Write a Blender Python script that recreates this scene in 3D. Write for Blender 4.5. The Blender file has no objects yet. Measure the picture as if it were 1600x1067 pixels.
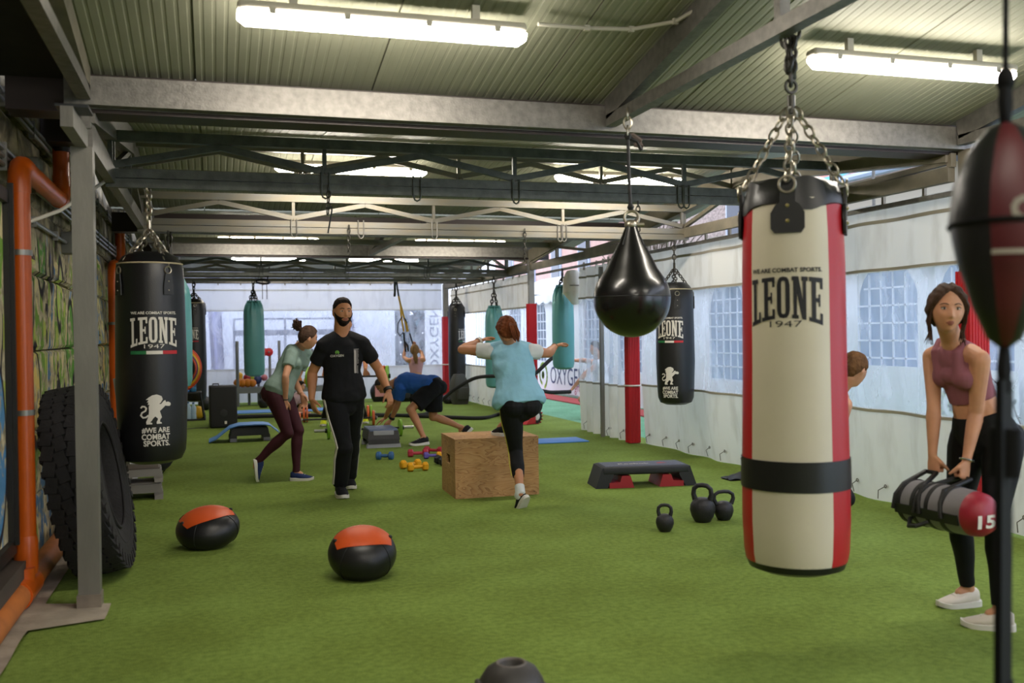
import bpy, bmesh, math, random
import numpy as np
from mathutils import Vector, Matrix, noise
from math import pi, sin, cos, radians, sqrt
R = random.Random(7)
D = bpy.data
SC = bpy.context.scene
COL = SC.collection
# ---------------------------------------------------------------- camera
F = 1520.0; CH = 1.45
yaw = math.atan(466/F); pit = 13.0/F; rol = 0.014
_f = Vector((sin(yaw)*cos(pit), cos(yaw)*cos(pit), -sin(pit)))
_r0 = Vector((cos(yaw), -sin(yaw), 0)); _u0 = _r0.cross(_f)
_r = cos(rol)*_r0 - sin(rol)*_u0
_u = cos(rol)*_u0 + sin(rol)*_r0
CAM = Vector((0, 0, CH))
cd = D.cameras.new('camera'); cam = D.objects.new('camera', cd); COL.objects.link(cam)
cam.matrix_world = Matrix(((_r.x, _u.x, -_f.x, 0), (_r.y, _u.y, -_f.y, 0), (_r.z, _u.z, -_f.z, CH), (0, 0, 0, 1)))
cd.sensor_width = 36; cd.lens = 36*F/1600; cd.clip_start = .05; cd.clip_end = 300
cd.dof.use_dof = True; cd.dof.focus_distance = 8.6; cd.dof.aperture_fstop = 2.2
SC.camera = cam
# ---------------------------------------------------------------- sky, light, exposure
w = D.worlds.new('overcast_sky'); SC.world = w; w.use_nodes = True
_bg = w.node_tree.nodes['Background']; _bg.inputs[0].default_value = (.74, .81, 1, 1); _bg.inputs[1].default_value = 2.3
LAMP = 42.0
SC.view_settings.view_transform = 'Standard'; SC.view_settings.look = 'None'
SC.view_settings.gamma = 1; SC.view_settings.use_curve_mapping = False
SC.view_settings.exposure = 0.7
SC.cycles.max_bounces = 10; SC.cycles.transparent_max_bounces = 16; SC.cycles.diffuse_bounces = 5
SC.cycles.sample_clamp_indirect = 6

# ---------------------------------------------------------------- helpers
def ray(x, y): return _f + _r*((x-800)/F) + _u*((533.5-y)/F)
def atz(x, y, z=0.): d = ray(x, y); return CAM + d*((z-CH)/d.z)
def atY(x, y, Y): d = ray(x, y); return CAM + d*(Y/d.y)
def atX(x, y, X): d = ray(x, y); return CAM + d*(X/d.x)
def atD(x, y, d): return CAM + ray(x, y)*d
def reach(p, px, L, s):
    """point at bone length L from joint p seen in direction px; s=-1 near, +1 far"""
    d = ray(*px).normalized(); m = CAM - p
    b = d.dot(m); c = m.dot(m) - L*L; q = b*b - c
    t = -b + (s*sqrt(q) if q > 0 else 0)
    return CAM + d*t
def lin(c):
    if isinstance(c, str):
        c = [int(c[i:i+2], 16)/255 for i in (0, 2, 4)]
        return tuple(v/12.92 if v < .04045 else ((v+.055)/1.055)**2.4 for v in c) + (1,)
    return tuple(c) + (1,)
_mats = {}
def M(name, col, rough=.5, metal=0., var=0., vs=6., bump=0., bs=60., spec=.5, col2=None, stretch=None, coat=0., dist=.01):
    if name in _mats: return _mats[name]
    m = D.materials.new(name); m.use_nodes = True; nt = m.node_tree; b = nt.nodes['Principled BSDF']
    c = lin(col); b.inputs['Base Color'].default_value = c
    b.inputs['Roughness'].default_value = rough; b.inputs['Metallic'].default_value = metal
    b.inputs['Specular IOR Level'].default_value = spec
    if coat: b.inputs['Coat Weight'].default_value = coat; b.inputs['Coat Roughness'].default_value = .12
    if var or bump or col2:
        tc = nt.nodes.new('ShaderNodeTexCoord'); mp = nt.nodes.new('ShaderNodeMapping')
        nt.links.new(tc.outputs['Object'], mp.inputs[0])
        if stretch: mp.inputs['Scale'].default_value = stretch
    if var or col2:
        n = nt.nodes.new('ShaderNodeTexNoise'); n.inputs['Scale'].default_value = vs; n.inputs['Detail'].default_value = 5
        nt.links.new(mp.outputs[0], n.inputs['Vector'])
        r = nt.nodes.new('ShaderNodeValToRGB'); r.color_ramp.elements[0].position = .32; r.color_ramp.elements[1].position = .68
        c2 = lin(col2) if col2 else tuple(min(1, v*(1+var)) for v in c[:3]) + (1,)
        c1 = c if col2 else tuple(v*(1-var) for v in c[:3]) + (1,)
        r.color_ramp.elements[0].color = c1; r.color_ramp.elements[1].color = c2
        nt.links.new(n.outputs['Fac'], r.inputs[0]); nt.links.new(r.outputs[0], b.inputs['Base Color'])
    if bump:
        n2 = nt.nodes.new('ShaderNodeTexNoise'); n2.inputs['Scale'].default_value = bs; n2.inputs['Detail'].default_value = 3
        nt.links.new(mp.outputs[0], n2.inputs['Vector'])
        bp = nt.nodes.new('ShaderNodeBump'); bp.inputs['Strength'].default_value = bump; bp.inputs['Distance'].default_value = dist
        nt.links.new(n2.outputs['Fac'], bp.inputs['Height']); nt.links.new(bp.outputs[0], b.inputs['Normal'])
    _mats[name] = m; return m
def emitter(name, col, s):
    m = D.materials.new(name); m.use_nodes = True; nt = m.node_tree; nt.nodes.clear()
    e = nt.nodes.new('ShaderNodeEmission'); o = nt.nodes.new('ShaderNodeOutputMaterial')
    e.inputs[0].default_value = lin(col); e.inputs[1].default_value = s; nt.links.new(e.outputs[0], o.inputs[0]); return m

class MB:
    """collects shapes and links them as one mesh object"""
    def __init__(s): s.v = []; s.f = []; s.m = []; s.cur = 0
    def mat(s, i): s.cur = i; return s
    def add(s, vs, fs):
        o = len(s.v); s.v += [tuple(p) for p in vs]; s.f += [tuple(i+o for i in f) for f in fs]; s.m += [s.cur]*len(fs); return s
    def box(s, c, d, rz=0, taper=1., M3=None):
        x, y, z = d[0]/2, d[1]/2, d[2]/2; t = taper
        vs = [(-x, -y, -z), (x, -y, -z), (x, y, -z), (-x, y, -z), (-x*t, -y*t, z), (x*t, -y*t, z), (x*t, y*t, z), (-x*t, y*t, z)]
        q = M3 if M3 else Matrix.Rotation(rz, 3, 'Z')
        c = Vector(c)
        return s.add([q @ Vector(p) + c for p in vs], [(3, 2, 1, 0), (4, 5, 6, 7), (0, 1, 5, 4), (1, 2, 6, 5), (2, 3, 7, 6), (3, 0, 4, 7)])
    def bar(s, a, b, wd, ht, up=(0, 0, 1)):
        a, b = Vector(a), Vector(b); d = (b-a); L = d.length; d /= L; up = Vector(up)
        x = d.cross(up)
        if x.length < 1e-4: x = d.cross(Vector((1, 0, 0)))
        x.normalize(); z = x.cross(d)
        return s.box((a+b)/2, (wd, L, ht), M3=Matrix((x, d, z)).transposed())
    def rbox(s, c, d, r, n=3, rz=0):
        """box with rounded vertical and horizontal edges"""
        x, y, z = d[0]/2, d[1]/2, d[2]/2; q = Matrix.Rotation(rz, 3, 'Z'); c = Vector(c); rings = []
        prof = [(r*(1-sin(a)), -z+r*(1-cos(a))) for a in [i*pi/2/n for i in range(n+1)]]
        prof = [(r-(r*sin(i*pi/2/n)), -z + r - r*cos(i*pi/2/n)) for i in range(n+1)]
        prof += [(p[0], -p[1]) for p in reversed(prof)]
        for ins, zz in prof:
            ring = []
            for k, (sx, sy) in enumerate(((1, 1), (-1, 1), (-1, -1), (1, -1))):
                for i in range(n+1):
                    a = k*pi/2 + i*pi/2/n
                    ring.append(q @ Vector((sx*(x-r)+(r-ins)*cos(a), sy*(y-r)+(r-ins)*sin(a), zz)) + c)
            rings.append(ring)
        return s.rings(rings)
    def rings(s, rings, close=True, cap=True):
        n = len(rings[0]); vs = [p for r in rings for p in r]; fs = []
        for k in range(len(rings)-1):
            for i in range(n if close else n-1):
                j = (i+1) % n; fs.append((k*n+i, k*n+j, (k+1)*n+j, (k+1)*n+i))
        if cap and close: fs.append(tuple(reversed(range(n)))); fs.append(tuple((len(rings)-1)*n+i for i in range(n)))
        return s.add(vs, fs)
    def lathe(s, prof, c=(0, 0, 0), n=24, axis=None, sx=1, sy=1, cap=True):
        q = Matrix.Identity(3)
        if axis is not None: q = Vector((0, 0, 1)).rotation_difference(Vector(axis).normalized()).to_matrix()
        c = Vector(c)
        return s.rings([[q @ Vector((r*cos(2*pi*i/n)*sx, r*sin(2*pi*i/n)*sy, z)) + c for i in range(n)] for r, z in prof], cap=cap)
    def cyl(s, a, b, r, n=12, r2=None):
        a, b = Vector(a), Vector(b); L = (b-a).length
        return s.lathe([(r, 0), (r if r2 is None else r2, L)], a, n, axis=b-a)
    def sph(s, c, r, n=16, sc=(1, 1, 1), k=None, q=None):
        k = k or n//2; c = Vector(c); rings = []; q = q or Matrix.Identity(3)
        for j in range(k+1):
            a = -pi/2 + pi*j/k; rr = max(cos(a), .01)
            rings.append([q @ Vector((rr*cos(2*pi*i/n)*r*sc[0], rr*sin(2*pi*i/n)*r*sc[1], sin(a)*r*sc[2])) + c for i in range(n)])
        return s.rings(rings)
    def tube(s, pts, rad, n=10, cap=True, up=None, flat=1.):
        pts = [Vector(p) for p in pts]; N = len(pts)
        if not hasattr(rad, '__len__'): rad = [rad]*N
        rings = []; prev = None
        for i, p in enumerate(pts):
            t = (pts[min(i+1, N-1)] - pts[max(i-1, 0)]).normalized()
            if prev is None:
                u = Vector(up) if up else (Vector((0, 0, 1)) if abs(t.z) < .9 else Vector((1, 0, 0)))
            else: u = prev
            x = t.cross(u).normalized(); u = x.cross(t); prev = u
            rings.append([p + (x*cos(2*pi*k/n) + u*flat*sin(2*pi*k/n))*rad[i] for k in range(n)])
        return s.rings(rings, cap=cap)
    def torus(s, c, r, t, axis=(0, 0, 1), n=24, k=8, sx=1., a0=0, a1=2*pi):
        q = Vector((0, 0, 1)).rotation_difference(Vector(axis).normalized()).to_matrix(); c = Vector(c); full = a1-a0 > 6.28
        pts = [[q @ Vector(((r+t*cos(2*pi*j/k))*cos(a)*sx, (r+t*cos(2*pi*j/k))*sin(a), t*sin(2*pi*j/k))) + c for j in range(k)]
               for a in [a0+(a1-a0)*i/n for i in range(n if full else n+1)]]
        if full: pts.append(pts[0])
        return s.rings(pts, cap=not full)
    def prism(s, poly, a, thick, ex, ey):
        """polygon in plane (ex,ey) from origin a, extruded by thick along ex x ey, centred"""
        a, ex, ey = Vector(a), Vector(ex), Vector(ey); nz = ex.cross(ey).normalized()*thick/2
        p0 = [a+ex*x+ey*y-nz for x, y in poly]; p1 = [p+2*nz for p in p0]; n = len(poly)
        return s.add(p0+p1, [tuple(reversed(range(n))), tuple(range(n, 2*n))] + [(i, (i+1) % n, n+(i+1) % n, n+i) for i in range(n)])
    def grid(s, fn, nu, nv):
        vs = [fn(i/nu, j/nv) for j in range(nv+1) for i in range(nu+1)]
        return s.add(vs, [(j*(nu+1)+i, j*(nu+1)+i+1, (j+1)*(nu+1)+i+1, (j+1)*(nu+1)+i) for j in range(nv) for i in range(nu)])
    def chain(s, a, b, L=.05, t=.006, w=None):
        a, b = Vector(a), Vector(b); d = b-a; n = max(1, round(d.length/(L*.78))); e = d.normalized()
        x = e.cross(Vector((.3, .5, .81))).normalized(); y = e.cross(x); w = w or L*.32
        for i in range(n):
            c = a + d*((i+.5)/n); q = x if i % 2 else y
            pts = []
            for k in range(11):
                al = 2*pi*k/10; pts.append(c + e*(L/2*cos(al)) + q*(w*sin(al)))
            s.tube(pts, t, 5, cap=False, up=e.cross(q))
        return s
    def shift(s, v): v = Vector(v); s.v = [tuple(Vector(p)+v) for p in s.v]; return s
    def build(s, name, mats, parent=None, smooth=True, world=False):
        me = D.meshes.new(name); vs = s.v
        if parent is not None and world:
            mi = parent.matrix_world_local.inverted() if hasattr(parent, 'matrix_world_local') else wm(parent).inverted()
            vs = [tuple(mi @ Vector(p)) for p in vs]
        me.from_pydata(vs, [], s.f); me.update()
        if not isinstance(mats, (list, tuple)): mats = [mats]
        for m in mats: me.materials.append(m)
        if len(mats) > 1: me.polygons.foreach_set('material_index', s.m)
        bm = bmesh.new(); bm.from_mesh(me); bmesh.ops.recalc_face_normals(bm, faces=bm.faces); bm.to_mesh(me); bm.free()
        if smooth: smoothen(me)
        o = D.objects.new(name, me); COL.objects.link(o)
        if parent is not None: o.parent = parent
        return o
def smoothen(me, ang=.7):
    me.polygons.foreach_set('use_smooth', [True]*len(me.polygons))
    try: me.set_sharp_from_angle(angle=ang)
    except Exception: pass
def wm(o):
    if o.scale[0] != 1: return Matrix.Translation(o.location) @ o.rotation_quaternion.to_matrix().to_4x4() @ Matrix.Diagonal((*o.scale, 1))
    m = Matrix.Translation(o.location) @ o.rotation_euler.to_matrix().to_4x4() if o.rotation_mode != 'QUATERNION' else Matrix.Translation(o.location) @ o.rotation_quaternion.to_matrix().to_4x4()
    return wm(o.parent) @ m if o.parent else m
def tag(o, label=None, cat=None, group=None, kind=None):
    if label: o['label'] = label
    if cat: o['category'] = cat
    if group: o['group'] = group
    if kind: o['kind'] = kind
    return o
def thing(name, label, cat, loc=(0, 0, 0), rz=0, group=None, kind=None):
    o = D.objects.new(name, None); COL.objects.link(o); o.empty_display_size = .1
    o.location = loc; o.rotation_euler = (0, 0, rz); return tag(o, label, cat, group, kind)
def dup(root, loc=None, rz=None, label=None, group=None):
    r = root.copy(); COL.objects.link(r)
    if loc is not None: r.location = loc
    if rz is not None: r.rotation_euler = (0, 0, rz)
    if label: r['label'] = label
    if group: r['group'] = group
    for ch in list(root.children):
        c = ch.copy(); COL.objects.link(c); c.parent = r
        for g in list(ch.children):
            d = g.copy(); COL.objects.link(d); d.parent = c
    return r
def struct(name, mb, m, parent=None, smooth=True):
    o = mb.build(name, m, parent, smooth)
    if parent is None: o['kind'] = 'structure'
    return o
def text_flat(s, size, off=0., font_sx=1., align='CENTER'):
    cu = D.curves.new('lettering', 'FONT'); cu.body = s; cu.size = size; cu.offset = off; cu.align_x = align; cu.resolution_u = 3
    o = D.objects.new('lettering', cu); COL.objects.link(o)
    dg = bpy.context.evaluated_depsgraph_get(); me = D.meshes.new_from_object(o.evaluated_get(dg))
    vs = [(v.co.x*font_sx, v.co.y) for v in me.vertices]; fs = [tuple(p.vertices) for p in me.polygons]
    D.objects.remove(o); D.curves.remove(cu); D.meshes.remove(me)
    return vs, fs
class Flat:
    """flat print: 2-D pieces that are cut into narrow strips and laid on a surface"""
    def __init__(s): s.bm = bmesh.new()
    def polys(s, vs, fs, dx=0, dy=0, mi=0):
        b = [s.bm.verts.new((x+dx, y+dy, 0)) for x, y in vs]
        for f in fs:
            try: q = s.bm.faces.new([b[i] for i in f]); q.material_index = mi
            except ValueError: pass
        return s
    def poly(s, pts, mi=0): return s.polys(pts, [tuple(range(len(pts)))], mi=mi)
    def rect(s, x0, y0, x1, y1, mi=0): return s.poly([(x0, y0), (x1, y0), (x1, y1), (x0, y1)], mi)
    def stroke(s, pts, wd, mi=0):
        for i in range(len(pts)-1):
            a, b = Vector(pts[i]), Vector(pts[i+1]); d = (b-a).normalized(); n = Vector((-d.y, d.x))*wd/2; e = d*wd*.3
            s.poly([tuple(a-n-e), tuple(b-n+e), tuple(b+n+e), tuple(a+n-e)], mi)
        return s
    def text(s, t, size, cx, cy, off=0., sx=1., mi=0, width=None, height=None):
        vs, fs = text_flat(t, 1., off, sx); xs = [v[0] for v in vs]; ys = [v[1] for v in vs]
        mx, my = (min(xs)+max(xs))/2, (min(ys)+max(ys))/2; kx = width/(max(xs)-min(xs)) if width else size; ky = height/(max(ys)-min(ys)) if height else kx
        return s.polys([((x-mx)*kx+cx, (y-my)*ky+cy) for x, y in vs], fs, mi=mi)
    def lay(s, fn, name, mats, parent, step=.015, ystep=None, pre=None, world=False):
        bmesh.ops.triangulate(s.bm, faces=s.bm.faces[:])
        xs = [v.co.x for v in s.bm.verts]; x0, x1 = min(xs), max(xs)
        for k in range(1, int((x1-x0)/step)+1):
            bmesh.ops.bisect_plane(s.bm, geom=s.bm.verts[:]+s.bm.edges[:]+s.bm.faces[:], plane_co=(x0+k*step, 0, 0), plane_no=(1, 0, 0))
        if ystep:
            ys = [v.co.y for v in s.bm.verts]; y0, y1 = min(ys), max(ys)
            for k in range(1, int((y1-y0)/ystep)+1):
                bmesh.ops.bisect_plane(s.bm, geom=s.bm.verts[:]+s.bm.edges[:]+s.bm.faces[:], plane_co=(0, y0+k*ystep, 0), plane_no=(0, 1, 0))
        mi = wm(parent).inverted() if (parent is not None and world) else None
        for v in s.bm.verts:
            x, y = v.co.x, v.co.y
            if pre: x, y = pre(x, y)
            p = Vector(fn(x, y)); v.co = mi @ p if mi else p
        me = D.meshes.new(name); s.bm.to_mesh(me); s.bm.free()
        for m in (mats if isinstance(mats, (list, tuple)) else [mats]): me.materials.append(m)
        o = D.objects.new(name, me); COL.objects.link(o); o.parent = parent; return o
# ================================================================ materials of the place
GALV = M('galvanised_steel', '787570', .5, .7, .18, 22, .15, 90)
DGALV = M('weathered_steel', '5d605c', .5, .6, .22, 14, .15, 90)
PANEL = M('roof_sheet', '8a8a78', .6, 0, .06, 3)
TURF = None
def turf_mat(name, c1, c2):
    m = M(name, c1, .95, 0, 0, 1.7, 0, col2=c2, spec=.12); nt = m.node_tree; b = nt.nodes['Principled BSDF']
    tc = nt.nodes.new('ShaderNodeTexCoord')
    n1 = nt.nodes.new('ShaderNodeTexNoise'); n1.inputs['Scale'].default_value = 160; n1.inputs['Detail'].default_value = 3
    n2 = nt.nodes.new('ShaderNodeTexNoise'); n2.inputs['Scale'].default_value = 28; n2.inputs['Detail'].default_value = 4
    for n in (n1, n2): nt.links.new(tc.outputs['Object'], n.inputs['Vector'])
    old = b.inputs['Base Color'].links[0].from_socket
    mx = nt.nodes.new('ShaderNodeMix'); mx.data_type = 'RGBA'; mx.blend_type = 'OVERLAY'; mx.inputs[0].default_value = .4
    nt.links.new(old, mx.inputs[6]); nt.links.new(n1.outputs['Fac'], mx.inputs[7])
    mx2 = nt.nodes.new('ShaderNodeMix'); mx2.data_type = 'RGBA'; mx2.blend_type = 'SOFT_LIGHT'; mx2.inputs[0].default_value = .6
    nt.links.new(mx.outputs[2], mx2.inputs[6]); nt.links.new(n2.outputs['Fac'], mx2.inputs[7])
    nt.links.new(mx2.outputs[2], b.inputs['Base Color'])
    bp = nt.nodes.new('ShaderNodeBump'); bp.inputs['Strength'].default_value = .6; bp.inputs['Distance'].default_value = .008
    nt.links.new(n1.outputs['Fac'], bp.inputs['Height']); nt.links.new(bp.outputs[0], b.inputs['Normal'])
    return m
TURF = turf_mat('turf_indoor', '6b7d36', '798f43')
TURF2 = turf_mat('turf_outdoor', '6a9a78', '7aab88')
CONC = M('concrete', '9a8f80', .9, 0, .2, 6, .4, 30)
BLACK = M('black_vinyl', '161618', .38, 0, 0, spec=.5, bump=.08, bs=140)
BLKP = M('black_plastic', '121214', .55)
RUB = M('black_rubber', '17161a', .75, bump=.2, bs=40)
RED = M('red_vinyl', 'b01722', .4, bump=.06, bs=100)
WHITE = M('white_print', 'cfcac0', .7)
STEELD = M('dark_steel', '3a3c3e', .45, .7)
def pvc_white(name='white_pvc', tint=(.80, .77, .70, 1), c1='cbc2ae', c2='ebe7de'):
    m = D.materials.new(name); m.use_nodes = True; nt = m.node_tree; nt.nodes.clear(); N = nt.nodes.new; L = nt.links.new
    o = N('ShaderNodeOutputMaterial'); d = N('ShaderNodeBsdfPrincipled'); t = N('ShaderNodeBsdfTranslucent'); mx = N('ShaderNodeMixShader')
    d.inputs['Roughness'].default_value = .45; t.inputs[0].default_value = tint; mx.inputs[0].default_value = .33
    tc = N('ShaderNodeTexCoord'); mp = N('ShaderNodeMapping'); mp.inputs['Scale'].default_value = (3, 3, .8); n = N('ShaderNodeTexNoise'); n.inputs['Scale'].default_value = 2; n.inputs['Detail'].default_value = 6
    r = N('ShaderNodeValToRGB'); r.color_ramp.elements[0].color = lin(c1); r.color_ramp.elements[1].color = lin(c2); r.color_ramp.elements[0].position = .3; r.color_ramp.elements[1].position = .5
    L(tc.outputs['Object'], mp.inputs[0]); L(mp.outputs[0], n.inputs['Vector']); L(n.outputs['Fac'], r.inputs[0]); L(r.outputs[0], d.inputs['Base Color'])
    L(d.outputs[0], mx.inputs[1]); L(t.outputs[0], mx.inputs[2]); L(mx.outputs[0], o.inputs[0]); return m
def pvc_clear(name='clear_pvc', clear=.74, tint=(.88, .91, 1, 1)):
    m = D.materials.new(name); m.use_nodes = True; nt = m.node_tree; nt.nodes.clear(); N = nt.nodes.new; L = nt.links.new
    o = N('ShaderNodeOutputMaterial'); tr = N('ShaderNodeBsdfTransparent'); t = N('ShaderNodeBsdfTranslucent'); g = N('ShaderNodeBsdfGlossy')
    tr.inputs[0].default_value = (.93, .96, 1, 1); t.inputs[0].default_value = tint; g.inputs['Roughness'].default_value = .16; g.inputs[0].default_value = (.9, .93, 1, 1)
    tc = N('ShaderNodeTexCoord'); mp = N('ShaderNodeMapping'); mp.inputs['Scale'].default_value = (1, 1, .35); n = N('ShaderNodeTexNoise'); n.inputs['Scale'].default_value = 5; n.inputs['Detail'].default_value = 7; n.inputs['Distortion'].default_value = 1.2
    r = N('ShaderNodeMapRange'); r.inputs[1].default_value = .35; r.inputs[2].default_value = .75; r.inputs[3].default_value = 1-clear-.12; r.inputs[4].default_value = 1-clear+.16
    L(tc.outputs['Object'], mp.inputs[0]); L(mp.outputs[0], n.inputs['Vector']); L(n.outputs['Fac'], r.inputs[0])
    m1 = N('ShaderNodeMixShader'); m2 = N('ShaderNodeMixShader'); m2.inputs[0].default_value = .10
    bp = N('ShaderNodeBump'); bp.inputs['Strength'].default_value = .6; bp.inputs['Distance'].default_value = .03; L(n.outputs['Fac'], bp.inputs['Height']); L(bp.outputs[0], g.inputs['Normal'])
    L(r.outputs[0], m1.inputs[0]); L(tr.outputs[0], m1.inputs[1]); L(t.outputs[0], m1.inputs[2]); L(m1.outputs[0], m2.inputs[1]); L(g.outputs[0], m2.inputs[2]); L(m2.outputs[0], o.inputs[0]); return m
PVC = pvc_white(); PVCR = pvc_white('white_pvc_rear', (.72, .77, .9, 1), 'c2c4c6', 'dadde2'); CLEAR = pvc_clear(); CLEAR2 = pvc_clear('clear_pvc_rear', .68)

# ================================================================ floor and walls
XL, XR, YN, YF = -1.12, 5.25, -3.6, 22.1
mb = MB(); mb.grid(lambda u, v: (XL+.22 + (XR-XL+.12)*u, YN+(YF+.2-YN)*v, 0), 12, 40); mb.box(((XL+XR)/2, (YN+YF)/2, -.1), (XR-XL+.4, YF-YN+.6, .18))
struct('floor', mb, TURF)
mb = MB()
def strip(u, v):
    y = YN+(YF-YN)*v; wv = .10+.035*noise.noise((y*1.3, 0, 0))+(.34 if 5.35 < y < 5.72 else 0)
    return (XL-.1 + (.12+wv+.1)*u, y, .012+.008*noise.noise((y*3, u*2, 1)))
mb.grid(strip, 4, 260)
struct('trim_1', mb, CONC)
# left wall: rough stone blocks, painted with graffiti up to about 2.2 m
def graffiti():
    m = D.materials.new('stone_graffiti'); m.use_nodes = True; nt = m.node_tree; N = nt.nodes.new; L = nt.links.new; b = nt.nodes['Principled BSDF']
    b.inputs['Roughness'].default_value = .85; b.inputs['Specular IOR Level'].default_value = .2
    g = N('ShaderNodeNewGeometry'); sep = N('ShaderNodeSeparateXYZ'); L(g.outputs['Position'], sep.inputs[0])
    def noi(sc, det, dist, scale=(1, 1, 1)):
        mp = N('ShaderNodeMapping'); mp.inputs['Scale'].default_value = scale; L(g.outputs['Position'], mp.inputs[0])
        n = N('ShaderNodeTexNoise'); n.inputs['Scale'].default_value = sc; n.inputs['Detail'].default_value = det; n.inputs['Distortion'].default_value = dist; L(mp.outputs[0], n.inputs['Vector']); return n.outputs['Fac']
    def ramp(src, stops, const=False):
        r = N('ShaderNodeValToRGB'); e = r.color_ramp.elements
        if const: r.color_ramp.interpolation = 'CONSTANT'
        for i, (p, c) in enumerate(stops):
            q = e[i] if i < 2 else e.new(p); q.position = p; q.color = lin(c)
        L(src, r.inputs[0]); return r.outputs[0]
    def mix(f, a, c):
        x = N('ShaderNodeMix'); x.data_type = 'RGBA'; L(f, x.inputs[0]); L(a, x.inputs[6]); L(c, x.inputs[7]); return x.outputs[2]
    stone = ramp(noi(4, 10, .4, (1, 1, 1.2)), [(.3, '3a342a'), (.45, '655d4a'), (.58, '92866c'), (.75, 'b3a57e')])
    paint = ramp(noi(1.35, 1.5, 2.0, (1, .75, .5)), [(.30, '4f6f8f'), (.38, 'c9b98c'), (.43, '6d8f3a'), (.50, 'a9b254'), (.53, '2f2b33'), (.56, '9f9577'), (.62, '5d86b0'), (.66, 'd8c98c'), (.71, '6f9a94')], True)
    worn = ramp(noi(9, 8, .5), [(.46, '000000'), (.56, 'ffffff')])
    body = mix(worn, paint, ramp(noi(14, 6, 0), [(.35, '7d735d'), (.65, 'c4b898')]))
    # painted figures: leaf-like upright shapes with a dark outline
    mp = N('ShaderNodeMapping'); mp.inputs['Scale'].default_value = (0, 1.25, .62); L(g.outputs['Position'], mp.inputs[0])
    vo = N('ShaderNodeTexVoronoi'); vo.inputs['Scale'].default_value = 1.25; L(mp.outputs[0], vo.inputs['Vector'])
    fig = ramp(vo.outputs['Distance'], [(0, 'ffffff'), (.36, 'ffffff'), (.4, '000000')])
    line = ramp(vo.outputs['Distance'], [(.35, '000000'), (.365, 'ffffff'), (.39, 'ffffff'), (.405, '000000')])
    sp = N('ShaderNodeSeparateColor'); L(vo.outputs['Color'], sp.inputs[0])
    fc = ramp(sp.outputs[0], [(0, '5a8a3c'), (.3, 'a3b85a'), (.5, '7f7aa0'), (.65, 'd3b86a'), (.8, '4f7fa8')], True)
    body = mix(fig, body, mix(worn, fc, body)); dark = N('ShaderNodeRGB'); dark.outputs[0].default_value = lin('262228'); body = mix(line, body, dark.outputs[0])
    h = N('ShaderNodeMath'); h.operation = 'ADD'; L(sep.outputs['Z'], h.inputs[0]); L(noi(2.5, 4, 0), h.inputs[1])
    hm = ramp(h.outputs[0], [(0, '000000'), (1, 'ffffff')]); mr = N('ShaderNodeMapRange'); mr.inputs[1].default_value = 2.55; mr.inputs[2].default_value = 2.75; L(h.outputs[0], mr.inputs[0])
    L(mix(mr.outputs[0], body, stone), b.inputs['Base Color'])
    bp = N('ShaderNodeBump'); bp.inputs['Strength'].default_value = .7; bp.inputs['Distance'].default_value = .03; L(noi(12, 8, .3), bp.inputs['Height']); L(bp.outputs[0], b.inputs['Normal'])
    return m
GRAF = graffiti()
wl = MB(); wl.box((XL-.32, (YN+YF)/2, 2.0), (.4, YF-YN+.4, 4.4)); WL = struct('wall_left', wl, M('mortar', '6a6152', .95, bump=.5, bs=30))
y0 = 5.2; zc = -.02; row = 0
while zc < 4.1:
    h = R.uniform(.3, .46) if zc > 2.1 else R.uniform(.4, .55); y = y0 - R.uniform(0, .5)
    while y < YF:
        Lw = R.uniform(.5, 1.0) if y < 13 else R.uniform(.9, 1.5)
        b = MB(); j = [R.uniform(-.03, .03) for _ in range(8)]; g = .006; pr = R.uniform(.0, .035)
        fx = XL - .02 + pr; a, c = y+g, y+Lw-g; lo, hi = zc+g, zc+h-g; k = .02; bx = XL-.13
        A = [(bx, a, lo), (bx, c, lo), (bx, c, hi), (bx, a, hi)]
        m1 = [(fx-k, a+j[0]*.3, lo+j[1]*.3), (fx-k, c+j[2]*.3, lo+j[3]*.3), (fx-k, c+j[4]*.3, hi+j[5]*.3), (fx-k, a+j[6]*.3, hi+j[7]*.3)]
        fr = [(fx+j[0]*.5, a+k, lo+k), (fx+j[1]*.5, c-k, lo+k), (fx+j[2]*.5, c-k, hi-k), (fx+j[3]*.5, a+k, hi-k)]
        b.rings([A, m1, fr]); b.build('stone', GRAF, WL, smooth=False)
        y += Lw
    zc += h
# wall behind the camera, closing the first bay
mb = MB(); mb.box(((XL+XR)/2, YN-.1, 1.4), (XR-XL, .2, 2.8)); struct('wall_back', mb, M('plaster', '9c978c', .9, bump=.2))
# dark framed opening at the left edge of the picture
WN = thing('window_1', None, None, (XL, 5.82, 0), 0, kind='structure')
FR = M('dark_frame', '1d1b1a', .5)
b = MB()
for yy in (-.95, -.02): b.box((.03, yy, 1.28), (.10, .07, 1.87)); b.box((.085, yy, 1.32), (.03, .03, 1.95))
for zz in (.33, 2.22): b.box((.03, -.485, zz), (.10, 1.0, .07))
b.build('window_frame', FR, WN)
b = MB(); b.box((.045, -.485, 1.32), (.012, .87, 1.9)); b.build('pane', GRAF, WN)
b = MB(); b.box((.05, -.6, .2), (.14, 1.5, .09)); b.build('window_sill', M('old_wood', '4a4038', .8, var=.3, stretch=(1, .2, 1)), WN)

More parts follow.
